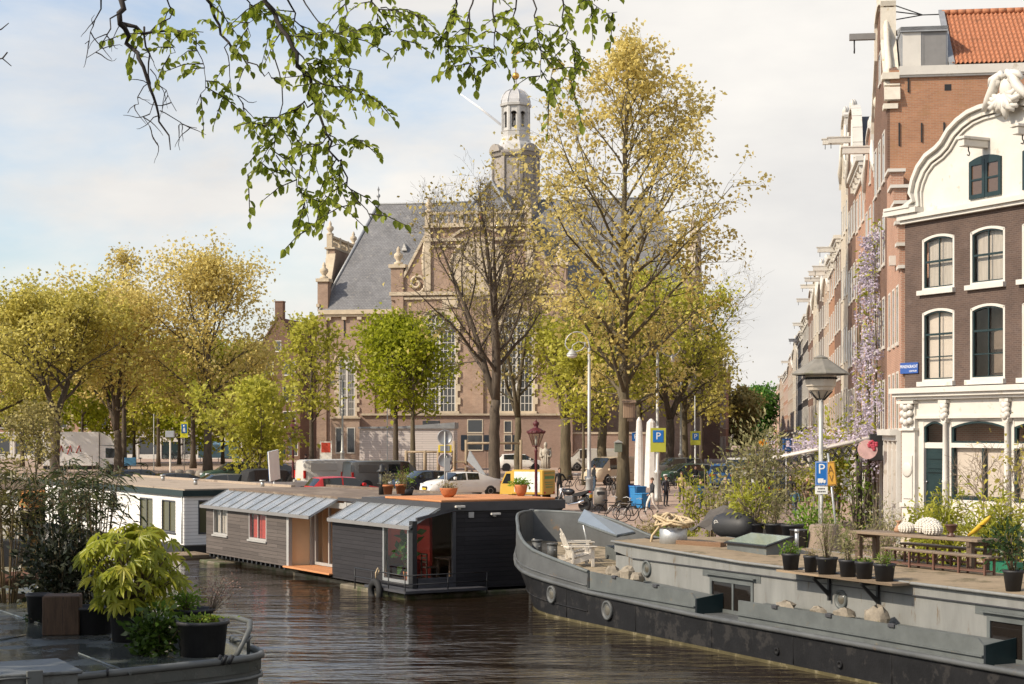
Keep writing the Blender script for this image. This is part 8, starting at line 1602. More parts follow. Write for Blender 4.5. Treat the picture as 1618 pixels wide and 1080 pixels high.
t = quay_pot('wide tub with a fountain of long narrow leaves before the shop window', 1502, 45.5, .9, .6); bush(t, (0,0), .8, .6, 2.1, 1700, G_YEL, 321, .27, 18, .15, .4, .5, droop=.35)
t = quay_pot('tub with tall bamboo like yellow green leaves at the far end of the table', 1572, 43, .8, .6); bush(t, (0,0), .8, .7, 2.3, 2200, G_YEL, 322, .24, 20, .17, .35, .5, droop=.3)
t = quay_pot('black pot with a silvery airy shrub near the pilaster foot', 1405, 46.5, .6, .55); bush(t, (0,0), .6, .5, 1.6, 900, G_OLIVE, 325, .09, 16, .3, .4, .5, sr=.008, stemm=TWIG)
t = quay_pot('small grey pot standing beyond the left end of the garden table', 1425, 47, .5, .6, m=DGREY); bush(t, (0,0), .35, .3, .45, 200, G_DRY, 323, .10, 14, .25, .2, .5)
t = quay_pot('clay coloured pot of dark leaves at the right end of the bench', 1596, 39.5, .5, .62, m=TERRA); bush(t, (0,0), .5, .5, .8, 600, G_DARK, 324, .13, 10, .35, .2, .5)
tree('small bare tree in front of the shop window', gp(1556, 48), 3.3, .055, .28, 1.3, T_BUD, 12, 330, .08, 16, 1, (-.02,0), shape='oval', group='trees on the quay and church square', up=.35, bark=TWIG)
tree('young tree with yellow tufts at the right edge of the photo', gp(1612, 46), 3.4, .04, .3, 1.1, T_GOLDG, 160, 331, .12, 14, 1, shape='oval', group='trees on the quay and church square', up=.4, bark=TWIG)
# ================================================================ people
def cloth(name, col): return mat('cloth_'+name, col, .85, var=.12, scale=6, bump=.2, bscale=30)
HAIRM = {'dark': mat('dark_hair', (.02,.014,.010), .6), 'brown': mat('brown_hair', (.09,.05,.028), .6), 'grey': mat('grey_hair', (.35,.33,.30), .6), 'blond': mat('blond_hair', (.33,.22,.10), .6)}
EYEM = mat('eye_dark', (.02,.015,.012), .3)
def person(label, loc, rz, pose='stand', top=(.02,.02,.022), legs=(.03,.035,.05), hair='dark', shoes=(.02,.02,.02), h=1.72, arms='down', female=False, lean=0, sleeves=True, bald=False, group=None, head_turn=0):
    """facing -y; one skinned body grown over a posed skeleton; clothes are regions of that body"""
    J = {'pelvis':(0,.0,.95),'waist':(0,.01,1.10),'chest':(0,.02,1.30),'neck':(0,.01,1.47),'jaw':(0,-.015,1.55),'head':(0,-.005,1.66),'crown':(0,.005,1.735)}
    sw = .165 if female else .19
    for s, n in ((-1,'L'),(1,'R')):
        J['sh'+n] = (s*sw,.02,1.405); J['el'+n] = (s*(sw+.06),.05,1.13); J['wr'+n] = (s*(sw+.05),-.03,.90); J['hip'+n] = (s*.095,0,.90); J['kn'+n] = (s*.10,-.02,.50); J['an'+n] = (s*.10,.03,.085); J['toe'+n] = (s*.12,-.15,.035)
    def mv(k, d): J[k] = tuple(a+b for a, b in zip(J[k], d))
    if pose == 'walk':
        J['knL'] = (-.10,-.20,.53); J['anL'] = (-.10,-.27,.10); J['toeL'] = (-.11,-.43,.07); J['knR'] = (.10,.06,.49); J['anR'] = (.10,.33,.15); J['toeR'] = (.11,.20,.04)
        J['elL'] = (-sw-.05,.16,1.15); J['wrL'] = (-sw-.03,.14,.92); J['elR'] = (sw+.05,-.06,1.14); J['wrR'] = (sw+.02,-.24,.97)
    if pose in ('sit', 'ride'):
        dz = -.48 if pose == 'sit' else -.05
        for k in J: J[k] = (J[k][0], J[k][1], J[k][2]+dz)
        for s, n in ((-1,'L'),(1,'R')):
            if pose == 'sit': J['kn'+n] = (s*.13,-.42,.47); J['an'+n] = (s*.13,-.40,.09); J['toe'+n] = (s*.14,-.57,.04)
            else: J['kn'+n] = (s*.12,-.30,.62 if s < 0 else .52); J['an'+n] = (s*.12,-.12,.28 if s < 0 else .12); J['toe'+n] = (s*.12,-.28,.24 if s < 0 else .08)
            J['el'+n] = (s*(sw+.07),-.18,1.17+dz); J['wr'+n] = (s*(sw+.02),-.42,1.10+dz)
    if arms == 'front':
        for s, n in ((-1,'L'),(1,'R')): z = J['sh'+n][2]; J['el'+n] = (s*(sw+.05),-.06,z-.27); J['wr'+n] = (s*.10,-.28,z-.24)
    if arms == 'hips':
        J['elR'] = (sw+.2,.08,1.15); J['wrR'] = (sw+.02,-.08,1.0)
    if lean:
        for k in ('waist','chest','neck','jaw','head','crown','shL','shR','elL','elR','wrL','wrR'): x, y, z = J[k]; zp = J['pelvis'][2]; J[k] = (x, y-(z-zp)*math.sin(lean), zp+(z-zp)*math.cos(lean))
    edges = [('pelvis','waist'),('waist','chest'),('chest','neck'),('neck','jaw'),('jaw','head'),('head','crown')]
    rad = {'pelvis':(.150,.115),'waist':(.135,.10),'chest':(.165,.115),'neck':(.055,.058),'jaw':(.058,.072),'head':(.076,.094),'crown':(.045,.055)}
    if female: rad['waist'] = (.115,.09); rad['chest'] = (.145,.11)
    for n in 'LR':
        edges += [('chest','sh'+n),('sh'+n,'el'+n),('el'+n,'wr'+n),('pelvis','hip'+n),('hip'+n,'kn'+n),('kn'+n,'an'+n),('an'+n,'toe'+n)]
        rad.update({'sh'+n:(.062,.062),'el'+n:(.046,.046),'wr'+n:(.031,.031),'hip'+n:(.092,.092),'kn'+n:(.062,.062),'an'+n:(.043,.045),'toe'+n:(.04,.03)})
    # hands: palm, four fingers of different length, thumb
    for s, n in ((-1,'L'),(1,'R')):
        w_ = V(J['wr'+n]); d = (w_-V(J['el'+n])).normalized(); side = d.cross(V((s,0,0)))
        side = side.normalized() if side.length > .1 else V((0,1,0)); nrm = d.cross(side).normalized()
        J['palm'+n] = tuple(w_+d*.075); rad['palm'+n] = (.034,.018); edges.append(('wr'+n,'palm'+n)); p = V(J['palm'+n])
        for i, (o, L_) in enumerate(((-.027,.062),(-.009,.075),(.009,.07),(.027,.055))):
            a, b = 'f%d%s' % (i, n), 'g%d%s' % (i, n); J[a] = tuple(p+side*o+d*L_*.55+nrm*.004); J[b] = tuple(p+side*o*1.05+d*L_*.95+nrm*.02); rad[a] = (.009,.009); rad[b] = (.007,.007); edges += [('palm'+n, a), (a, b)]
        t_ = 't'+n; J[t_] = tuple(w_+d*.05-side*.055+nrm*.012); rad[t_] = (.010,.010); edges.append(('wr'+n, t_))
    names = list(J); ix = {k: i for i, k in enumerate(names)}; sc = h/1.78
    me = bpy.data.meshes.new('person_skeleton'); me.from_pydata([tuple(c*sc for c in J[k]) for k in names], [(ix[a], ix[b]) for a, b in edges], [])
    o = put('person_skeleton', me); md = o.modifiers.new('skin', 'SKIN'); md.use_smooth_shade = True; sv = me.skin_vertices[0].data
    for k in names: sv[ix[k]].radius = tuple(r_*sc for r_ in rad[k]); sv[ix[k]].use_root = (k == 'pelvis')
    sb = o.modifiers.new('sub', 'SUBSURF'); sb.levels = 1; sb.render_levels = 1
    dg = bpy.context.evaluated_depsgraph_get(); body = bpy.data.meshes.new_from_object(o.evaluated_get(dg)); bpy.data.objects.remove(o); body.name = 'body'
    kT, kL, kS = cloth('%.3f_%.3f_%.3f' % top, top), cloth('%.3f_%.3f_%.3f' % legs, legs), cloth('%.3f_%.3f_%.3f' % shoes, shoes)
    for m_ in (SKIN, kT, kL, kS): body.materials.append(m_)
    seg = []
    for a, b in edges:
        if a.startswith(('neck','jaw','head')): k = 0
        elif a[:2] in ('wr','pa') or a[0] in 'fg' : k = 0
        elif a[:2] == 'el': k = 1 if sleeves else 0
        elif a.startswith('an'): k = 3
        elif a[:3] == 'hip' or a[:2] == 'kn' or (a == 'pelvis' and b.startswith('hip')): k = 2
        else: k = 1
        seg.append((V(J[a])*sc, V(J[b])*sc, k, .3*(rad[a][0]+rad[b][0])))
    for p in body.polygons:
        c = p.center; best = 1e9; bk = 1
        for a, b, k, r_ in seg:
            d = b-a; t = max(0, min(1, (c-a).dot(d)/max(1e-9, d.length_squared))); q = (c-(a+d*t)).length-r_
            if q < best: best, bk = q, k
        p.material_index = bk; p.use_smooth = True
    t = thing('person', label, 'person', loc, rz, group); put('body', body, t)
    hd = V(J['head'])*sc
    mb = MB(); 
    if not bald:
        T = Matrix.Translation(hd+V((0,.022,.028))*sc); mb.ell((0,0,0), .088*sc, .098*sc, .098*sc, 14, 9, T=T)
        if female: mb.ell((0,.05*sc,-.10*sc), .085*sc, .06*sc, .16*sc, 12, 8, T=Matrix.Translation(hd))
        mb.v = [(x, max(y, hd.y-.055*sc-.3*max(0, (z-hd.z-.04))) if z < hd.z+.045 else y, z) for x, y, z in mb.v]; mb.build('hair', HAIRM[hair], t)
    # face: nose, ears, eyes, mouth
    mb = MB(); mb.add([tuple((hd+V(q)*sc)) for q in ((0,-.125,-.035),(-.016,-.09,-.04),(.016,-.09,-.04),(0,-.092,.005))], [(0,1,3),(0,3,2),(0,2,1)])
    mb.build('nose', SKIN, t)
    for s in (-1, 1):
        mb = MB(); mb.ell(tuple(hd+V((s*.083,.01,-.02))*sc), .012*sc, .022*sc, .033*sc, 8, 5); mb.build('ear', SKIN, t)
        mb = MB(); mb.ell(tuple(hd+V((s*.033,-.086,.0))*sc), .013*sc, .010*sc, .009*sc, 8, 5); mb.build('eye', EYEM, t)
    mb = MB(); mb.ell(tuple(hd+V((0,-.078,-.072))*sc), .026*sc, .012*sc, .006*sc, 8, 4); mb.build('mouth', EYEM, t); return t
def face_to(dx, dy): return math.atan2(dx, -dy)            # rotation that turns the -y facing figure towards (dx, dy)
person('man in a dark jacket and white trousers walking past the blue bins', gp(1030, 85), face_to(-.9,-.3), 'walk', (.03,.03,.035), (.62,.58,.52), 'brown', h=1.78)
person('woman in a long black coat standing behind the motorbike', gp(884, 97), face_to(.1,-1), 'stand', (.012,.012,.013), (.012,.012,.013), 'brown', h=1.75, female=True, arms='hips')
person('person in dark clothes with a bicycle by the pale lamp post', gp(939, 106), face_to(.9,.3), 'stand', (.02,.022,.026), (.05,.08,.12), 'dark', h=1.75)
person('person all in black beside the tree near the poster board', gp(483, 137), face_to(-1,-.2), 'stand', (.01,.01,.011), (.015,.015,.018), 'dark', h=1.72)
person('cyclist in black with sunglasses riding towards us', gp(1099, 104), face_to(0,-1), 'ride', (.015,.015,.017), (.02,.02,.03), 'dark', h=1.8)
copy_tree(b0, gp(1099, 103.8), -PI/2, 'dark bicycle ridden by the cyclist in black')
person('person in a mustard top behind the rangy shrubs', gp(1077, 93), face_to(-.3,-1), 'stand', (.42,.32,.16), (.05,.05,.06), 'brown', h=1.7, female=True)
person('person in a blue patterned jacket walking beside the cyclist', gp(1107, 85), face_to(.4,-1), 'walk', (.03,.12,.25), (.02,.025,.04), 'blond', h=1.7)
person('pale haired person half hidden behind the knotty bush', gp(1146, 87), face_to(.2,-1), 'stand', (.12,.10,.09), (.05,.05,.06), 'grey', h=1.7)
person('person hidden by the shrubs right of the white trousered man', gp(1052, 90), face_to(.6,-.8), 'stand', (.05,.05,.06), (.03,.03,.035), 'brown', h=1.66)
bpz = gp(1207, 84); person('person in grey green jacket carrying a rucksack, seen from behind', bpz, face_to(.2,1), 'stand', (.09,.12,.12), (.03,.03,.04), 'brown', h=1.66)
t = thing('rucksack', 'dark grey rucksack on the back of the person in grey green', 'rucksack', bpz+V((-.05,-.25,1.1)), face_to(.2,1)); mb = MB(); mb.rbox(-.17,.17,-.11,.1,-.1,.38,.05); mb.build('bag', cloth('bag', (.03,.03,.035)), t); mb = MB(); mb.rbox(-.12,.12,-.16,-.11,-.06,.14,.02); mb.build('pocket', cloth('bag', (.03,.03,.035)), t)
person('man in a dark jacket looking ahead in the walking group', gp(1249, 87), face_to(-.4,-1), 'stand', (.02,.02,.022), (.03,.03,.035), 'dark', h=1.84)
person('child in a blue hooded coat at the front of the walking group', gp(1256, 82), face_to(-.1,1), 'walk', (.06,.12,.16), (.04,.07,.12), 'brown', h=1.45)
person('bald man in a brown jacket talking in the walking group', gp(1275, 86), face_to(.5,-.8), 'stand', (.10,.07,.045), (.22,.17,.12), 'dark', h=1.84, bald=True)
person('person in black next to the bald man in the walking group', gp(1285, 84.5), face_to(-1,-.2), 'stand', (.012,.012,.014), (.2,.18,.15), 'dark', h=1.66, arms='front')
person('person with a red scarf and dark coat behind the yellow notice sign', gp(1325, 82), face_to(.9,-.4), 'stand', (.015,.018,.03), (.03,.03,.04), 'dark', h=1.72)
t = thing('scarf', 'bright red scarf round the neck of the person behind the yellow notice sign', 'scarf', gp(1325, 82)+V((0,0,1.36))); mb = MB(); mb.tube([(.10*math.cos(a), .09*math.sin(a), .02*math.sin(2*a)) for a in [2*PI*i/14 for i in range(15)]], .045, 8); mb.tube([(.02,-.12,0),(.04,-.17,-.15),(.03,-.17,-.32)], [.04,.05,.04], 8); mb.build('loop', cloth('scarf', (.5,.03,.02)), t)
sb_ = gp(1606, 43); person('person in a pink sweater sitting behind the plants at the table end', sb_, face_to(-1,.2), 'sit', (.50,.17,.17), (.05,.06,.09), 'brown', h=1.72, arms='front')
t = thing('stool', 'low wooden stool under the person in pink', 'stool', sb_+V((0,0,0)), 0); mb = MB(); mb.rbox(-.2,.2,-.2,.2,.34,.38,.01); mb.build('seat', DARKWOOD, t)
for x in (-.16,.16):
    for y in (-.16,.16): mb = MB(); mb.box(x-.02,x+.02,y-.02,y+.02,0,.34); mb.build('leg', DARKWOOD, t)
person('child in an orange white top at the foot of the playground slide', gp(717, 123), face_to(.4,-.9), 'stand', (.60,.42,.25), (.2,.2,.22), 'blond', h=1.15)
person('adult bending over by the slide in the playground', gp(746, 124), face_to(-1,-.1), 'stand', (.20,.16,.15), (.06,.06,.07), 'brown', h=1.7, lean=1.0)
person('person crouched low beside the statue in black', gp(845, 140), face_to(-.9,-.3), 'sit', (.015,.015,.02), (.02,.02,.03), 'blond', h=1.7)
person('tiny walker in grey by the far white shopfronts', gp(715, 142), face_to(1,0), 'walk', (.1,.1,.11), (.04,.04,.05), 'dark', h=1.7)
# ================================================================ boat in the foreground
FD, FP = V((.47,-.883,0)).normalized(), V((.883,.47,0)).normalized(); DZF = 1.5
def dk(px, py, z=DZF): Y = (CZ-z)*F/(py-HY); return at(px, py, Y)
FDECK = mat('wet_deck_paint', (.060,.066,.060), .26, var=.3, scale=1.2, stain=(.085,.085,.075), stain_scale=1.6, stain_at=.55, spec=.5, bump=.1, bscale=30)
nt = FDECK.node_tree; p_ = nt.nodes['Principled BSDF']; n_ = nd(nt, 'ShaderNodeTexNoise', Scale=.9, Detail=7.0, Roughness=.6); tc_ = nd(nt, 'ShaderNodeTexCoord'); r_ = ramp(nt, [(.42, (.06,.06,.06)), (.6, (.5,.5,.5))]); nt.links.new(tc_.outputs['Object'], n_.inputs['Vector']); nt.links.new(n_.outputs['Fac'], r_.inputs[0]); nt.links.new(r_.outputs[0], p_.inputs['Roughness'])
FHULL = mat('foreground_hull_paint', (.10,.105,.10), .5, var=.2, scale=2, stain=(.16,.14,.11), stain_scale=4, stain_at=.68)
OL = [(-4.98,30.4), (-4.45,29.2), (-4.2,28.55), (-4.14,28.2), (-4.28,27.8), (-4.6,27.4), (-6.5,25.7), (-9.0,23.6), (-13,22.0), (-17,27), (-16,40), (-11,42.5), (-9.4,39.3)]
fb = thing('foreground_barge', 'dark grey barge deck in the foreground, wet and covered with potted plants', 'barge', (0,0,0))
mb = MB(); mb.prism([(x, y, 1.3) for x, y in OL], (0,0,.2)); mb.build('deck', FDECK, fb)
mb = MB()
n = len(OL); cen = V((-9.5, 32, 0))
for i in range(n):
    a, b = V((*OL[i], 0)), V((*OL[(i+1) % n], 0)); ia, ib = a.lerp(cen, .012), b.lerp(cen, .012); lo_a, lo_b = a.lerp(cen, .05), b.lerp(cen, .05)
    mb.quad(a+V((0,0,1.5)), b+V((0,0,1.5)), lo_b+V((0,0,-.5)), lo_a+V((0,0,-.5)))
mb.build('hull', FHULL, fb)
mb = MB(); mb.tube([(x, y, 1.53) for x, y in OL[:9]], .06, 8); mb.tube([(V((x,y,0)).lerp(cen,.012)).x for x, y in OL[:1]] and [(*V((x,y,1.18))[:2], 1.2) for x, y in OL[:9]], .035, 6); mb.build('rim', FHULL, fb)
mb = MB(); P = [dk(352,1000), dk(358,1001)]
rl = [(-5.25,30.0,1.5), (-5.25,30.0,1.98), (-4.75,29.4,2.02), (-4.42,28.85,2.0), (-4.36,28.4,1.93), (-4.55,28.1,1.5)]; mb.tube(rl, .045, 10); mb.tube([(-5.25,30.0,1.75), (-4.72,29.35,1.78), (-4.40,28.85,1.75), (-4.42,28.42,1.72)], .022, 8); mb.cyl((-4.45,28.85,1.5), (-4.45,28.85,1.99), .03, .03, 8); mb.build('guard_rail', FHULL, fb)
for (a, b) in (((0,965),(62,986)), ((125,1033),(206,1065)), ((0,1012),(40,1004))): mb = MB(); p, q = dk(*a), dk(*b); mb.tube([p+V((0,0,.01)), q+V((0,0,.01))], .025, 6); mb.build('deck_bead', FDECK, fb)
for px in (342, 351, 361): mb = MB(); p = dk(px, 1049); mb.cyl(p, p+V((.07,.02,.14)), .035, .03, 8); mb.build('fairlead_pin', BLACK, fb)
p = dk(170, 1068); mb = MB(); mb.cyl(p, p+V((0,0,.12)), .02, .02, 8); mb.build('deck_pin', BLACK, fb)
hx = V((-6.3, 24.8, 1.5)); t = thing('deck_hatch', 'grey steel hatch box with hinge at the near end of the foreground barge', 'hatch', hx, rz_of(FD)); HT = mat('hatch_paint', (.115,.12,.115), .45, var=.15, scale=2, stain=(.07,.07,.06), stain_scale=1.5, stain_at=.55)
mb = MB(); mb.rbox(-1.4, 0, -3.2, 0, 0, .2, .01); mb.build('coaming', HT, t); mb = MB(); mb.rbox(-1.46, .06, -3.26, .06, .203, .255, .015); mb.build('lid', HT, t); mb = MB(); mb.rbox(.03, .10, -.75, -.52, .02, .30, .01); mb.tube([(.1,-.7,.2),(.12,-1.0,.21),(.12,-1.3,.2)], .015, 6); mb.build('hinge', FHULL, t)
def ftub(label, px, py, w, h, name='plant_tub', m=PLASTIC): return potted(name, label, 'plant tub', dk(px, py), [(w*.42,0),(w*.48,h*.9),(w*.52,h*.9),(w*.52,h),(w*.46,h),(w*.45,h*.86)], m, 'black tubs on the foreground barge', n=28)
# stump
SW = mat('old_oak_block', (.085,.052,.033), .85, var=.5, scale=2.5, stretch=(5,5,.5), stain=(.03,.022,.017), stain_at=.56, stain_scale=1.2, bump=.5); t = thing('wood_block', 'square old oak block standing on the wet foreground deck', 'wood block', dk(92, 1004)+V((0,.3,0)), .15); mb = MB(); mb.rbox(-.33,.33,-.30,.30,0,.72,.02); mb.build('block', SW, t)
# leafy things
def fatsia(parent, cx, cy, z0, z1, rx, n, m, seed, size=.3):
    r = random.Random(seed); vs, fs = [], []; st = MB()
    for k in range(n):
        a = r.uniform(0, 2*PI); f = r.random(); q = math.sqrt(r.random()); z = z0+(z1-z0)*f; rr_ = rx*math.sqrt(max(.1, 1-(1.6*f-.75)**2))*(.35+.65*q)*r.uniform(.72,1.18); p = V((cx+rr_*math.cos(a), cy+rr_*math.sin(a), z)); out = V((math.cos(a), math.sin(a), -.75+.9*f*(1-q)+r.uniform(-.5,.4))).normalized(); up = (V((0,0,.8))+V((math.cos(a), math.sin(a), 0))*.7+V((r.gauss(0,.5), r.gauss(0,.5), 0))).normalized(); side = out.cross(up).normalized(); nr = side.cross(out)
        s = size*r.uniform(.65, 1.15); b = len(vs); vs.append(tuple(p))
        prof = []
        for i in range(7):
            an = R(-105+35*i); L_ = (.55,.8,.95,1.05,.95,.8,.55)[i]*s
            for da, fr, dz in ((-.25, .45, .03), (-.17, .75, .0), (0, 1.0, -.13), (.17, .75, .0), (.25, .45, .03)): prof.append((an+da*(1 if fr < .6 else .9), fr*L_, dz*s))
            if i < 6: prof.append((an+R(17.5), .30*L_, .02*s))
        for an, rad, dz in prof: vs.append(tuple(p+(out*math.cos(an)+side*math.sin(an))*rad+nr*(dz-.25*rad*rad/s)))
        for i in range(len(prof)-1): fs.append((b, b+1+i, b+2+i))
        if r.random() < .35: st.tube([(cx+.1*math.cos(a), cy+.1*math.sin(a), z0-.3), tuple(p*.6+V((cx,cy,z0))*.4), tuple(p)], .012, 5)
    st.build('stems', STEMM, parent, uv=False); me = bpy.data.meshes.new('foliage'); me.from_pydata(vs, [], fs); me.materials.append(m); me.polygons.foreach_set('use_smooth', np.ones(len(fs), dtype=bool)); put('foliage', me, parent)
G_FAT = leafm('fatsia_leaf', (.36,.39,.045), (.57,.53,.08), .5, .35, scale=2.5)
t = ftub('black tub of a big yellow green shrub with large lobed leaves', 207, 1012, .78, .62); fatsia(t, 0, 0, .62, 2.05, .86, 215, G_FAT, 5, .30)
t = ftub('largest black tub with mossy succulents by the guard rail', 320, 1035, .86, .58); bush(t, (0,0), .36, .36, .16, 420, G_MID, 401, .07, 12, .5, .2, .52); bush(t, (.1,-.05), .25, .25, .16, 120, G_YEL, 411, .05, 6, .5, .2, .54)
t = ftub('black tub with fine leaves and dry pink flower sprays behind the largest tub', 304, 1004, .80, .5); bush(t, (-.12,0), .36, .3, .42, 520, G_FRESH, 402, .08, 14, .4, .2, .44); bush(t, (.35,.05), .45, .3, .75, 420, leafm('dry_pink_spray', (.30,.17,.14), (.42,.28,.22), .3), 403, .05, 18, .3, .5, .44, lean=(.3,0), sr=.006, stemm=TWIG)
t = thing('plant', 'low dense dark green leafy plant spilling onto the wet deck', 'plant', dk(247, 1036)); bush(t, (0,.1), .48, .42, .78, 1100, leafm('glossy_green_leaf', (.045,.085,.012), (.09,.14,.02), .25, .3), 404, .12, 16, .5, .15)
t = ftub('black square planter behind the oak block', 148, 1000, .75, .5); bush(t, (0,0), .3, .3, .2, 60, G_DARK, 405, .1, 6)
t = ftub('narrow black pot left of the oak block', 62, 982, .5, .55); bush(t, (0,0), .3, .3, .2, 60, G_DARK, 406, .1, 6)
t = thing('shrub', 'rounded shrub of dark leathery leaves with silver undersides on the foreground barge', 'shrub', dk(96, 962)); bush(t, (0,0), 1.02, .8, 1.95, 3400, leafm('silver_backed_leaf', (.022,.030,.014), (.07,.07,.045), .15, .3, scale=4), 407, .13, 26, .45, .12, sr=.02)
def bamboo(label, px, py, h, rx, ns, nl, seed, m):
    t = thing('bamboo', label, 'bamboo', dk(px, py)); r = random.Random(seed); mb = MB(); P, D = [], []
    for i in range(ns):
        a = r.uniform(0,6.28); q = r.random()**.5; hh = h*r.uniform(.72,1.0); b = V((math.cos(a)*q*.22, math.sin(a)*q*.22, 0)); tip = b+V((math.cos(a)*rx*q*r.uniform(.4,1), math.sin(a)*rx*q, hh)); mid = b.lerp(tip, .55)+V((0,0,hh*.1)); L_ = [b, b.lerp(mid,.5), mid, mid.lerp(tip,.5)+V((0,0,.05)), tip+V((0,0,-.12*q))]; mb.tube(L_, [.016,.015,.013,.009,.004], 6)
        for k in range(nl//ns):
            f = .42+.58*r.random()**.8; g = f*4; j = min(3, int(g)); p = L_[j].lerp(L_[j+1], g-j); an = r.uniform(0,6.28); o = V((math.cos(an), math.sin(an), r.uniform(-.2,.5))); L2 = r.uniform(.05,.35); e = p+o*L2; mb.tube([p, e], .004, 3, cap=False) if r.random() < .3 else None
            P.append(tuple(e)); D.append((o.x+r.gauss(0,.3), o.y+r.gauss(0,.3), o.z*.4-.25+r.gauss(0,.3)))
    mb.build('culm', mat('bamboo_culm', (.14,.10,.05), .5, var=.3), t, uv=False); leaves_obj('foliage', m, P, D, .25, seed, t, .15, .15, .25); return t
G_BAM = leafm('bamboo_leaf', (.055,.072,.02), (.12,.125,.045), .35, .4); bamboo('tall bamboo clump in front of the white houseboat', 148, 958, 3.35, .75, 24, 900, 408, G_BAM); bamboo('bamboo with yellowish leaves at the left edge of the foreground barge', 12, 952, 3.3, .9, 22, 900, 409, leafm('bamboo_leaf_yellow', (.12,.11,.03), (.22,.19,.05), .35, .4)); bamboo('slender dark bamboo between the other two clumps', 84, 950, 3.25, .7, 14, 420, 410, G_BAM)
t = thing('planter', 'deep black planter on the left behind the rusty fire bowl', 'planter', dk(8, 934)+V((0,.6,.55)), .1); mb = MB(); mb.rbox(-.35,.35,-.35,.35,0,.62,.02); mb.build('box', PLASTIC, t); bush(t, (0,0), .4, .4, .7, 300, G_DRY, 412, .1, 12, .3, .3, .6)
t = thing('fire_bowl', 'round rusty brown fire bowl on a block at the left edge', 'fire bowl', dk(22, 945), 0); mb = MB(); mb.lathe([(.06,.22),(.3,.25),(.52,.38),(.6,.55),(.57,.55),(.48,.4),(0,.3)], 24); mb.build('bowl', RUST, t); mb = MB(); mb.cyl((0,0,.1), (0,0,.23), .04, .04, 8); mb.rbox(-.28,.28,-.14,.14,0,.1,.01); mb.build('foot', DARKWOOD, t)
# ================================================================ overhanging branches of the tree on the near bank
def z5(pts): return [(130+x*.5315, y*.5315) for x, y in pts]
BRN = [ # (points in the zoomed crop, start radius, depth, leaf amount, leafy from)
 ([(118,-60),(115,0),(108,60),(140,130),(185,200),(215,290),(235,370),(262,445)], .026, 12.0, 0, 1), ([(108,60),(160,82),(250,92),(360,95)], .018, 12.1, 9, .25), ([(180,85),(190,160),(200,240),(165,300),(135,335)], .008, 12.2, 0, 1), ([(60,-10),(30,80),(8,130)], .006, 11.6, 0, 1), ([(108,40),(70,100),(60,140),(15,170)], .006, 11.8, 0, 1), ([(230,330),(290,370),(340,380)], .004, 12.0, 0, 1), ([(215,290),(180,350),(225,430)], .004, 12, 0, 1), ([(200,200),(250,265),(280,330)], .004, 12, 0, 1),
 ([(370,-40),(378,0),(400,60),(430,120),(480,175),(540,215),(578,232)], .016, 12.6, 7, .0), ([(250,-20),(265,40),(230,90),(270,150),(240,190)], .007, 12.3, 7, .1), ([(430,120),(440,190),(450,270),(400,330)], .005, 12.6, 3, .0), ([(340,90),(350,170),(370,230),(340,310)], .005, 12.4, 7, .1), ([(455,270),(480,320)], .003, 12.6, 0, 1),
 ([(535,-50),(548,0),(580,70),(625,140),(660,220),(690,300),(720,370),(745,440),(770,510),(800,570),(858,650)], .021, 12.2, 30, .08), ([(480,-20),(505,60),(490,120)], .006, 12.3, 7, .1), ([(610,-20),(630,60),(690,110),(740,95)], .008, 12.5, 10, .1), ([(625,140),(680,190),(740,190),(830,210)], .007, 12.4, 12, .2), ([(660,220),(720,250),(800,275),(850,280)], .007, 12.1, 12, .2), ([(690,300),(640,330),(580,350),(530,385)], .007, 12.3, 12, .2), ([(735,400),(700,440),(650,460)], .005, 12.1, 6, .2), ([(745,440),(800,420),(835,420)], .005, 12.4, 5, .3),
 ([(560,120),(600,260),(590,380),(560,450),(490,520)], .006, 12.7, 10, .45), ([(600,380),(640,420),(660,430)], .003, 12.7, 0, 1), ([(580,470),(620,520),(640,560),(660,620),(690,690)], .005, 12.7, 9, .2), ([(770,510),(730,540),(710,590),(740,630)], .005, 12.3, 9, .2), ([(785,-30),(788,30),(750,90),(760,160)], .007, 12.9, 9, .2), ([(850,-30),(880,20),(920,80),(965,150)], .008, 12.6, 14, .0), ([(880,20),(950,30),(1000,50)], .005, 12.6, 6, .1), ([(640,-20),(720,90),(800,110),(860,60)], .006, 12.2, 8, .2),
 ([(1115,-30),(1108,40),(1075,110),(1080,170)], .008, 12.8, 10, .1), ([(1170,-30),(1150,70),(1140,150),(1170,205)], .008, 13.0, 12, .2), ([(1215,-30),(1222,50),(1225,130),(1240,200)], .008, 12.7, 10, .1), ([(1300,-30),(1290,50),(1310,120),(1290,160)], .008, 13.1, 9, .2), ([(1330,-30),(1345,60),(1360,140),(1370,210),(1330,250)], .007, 12.9, 10, .2), ([(1420,-30),(1430,60),(1440,110),(1495,170)], .008, 13.0, 13, .1), ([(1370,150),(1400,220),(1390,265)], .004, 12.9, 5, .3), ([(1480,-20),(1520,15),(1590,35)], .006, 12.6, 8, .0), ([(1385,100),(1430,220),(1450,250)], .003, 12.9, 2, .5)]
BRM = mat('dark_twig_bark', (.028,.022,.018), .85, var=.3); LEAFN = leafm('elm_leaf', (.27,.33,.03), (.44,.49,.06), .6, .5, scale=1.5); t = thing('overhanging_tree', 'leafy dark branches of a tree hanging into the sky from above', 'tree', (-3.5, 9, 1.5)); base = V((-3.5, 9, 1.5))
rr = random.Random(77); mb = MB(); vs, fs = [], []
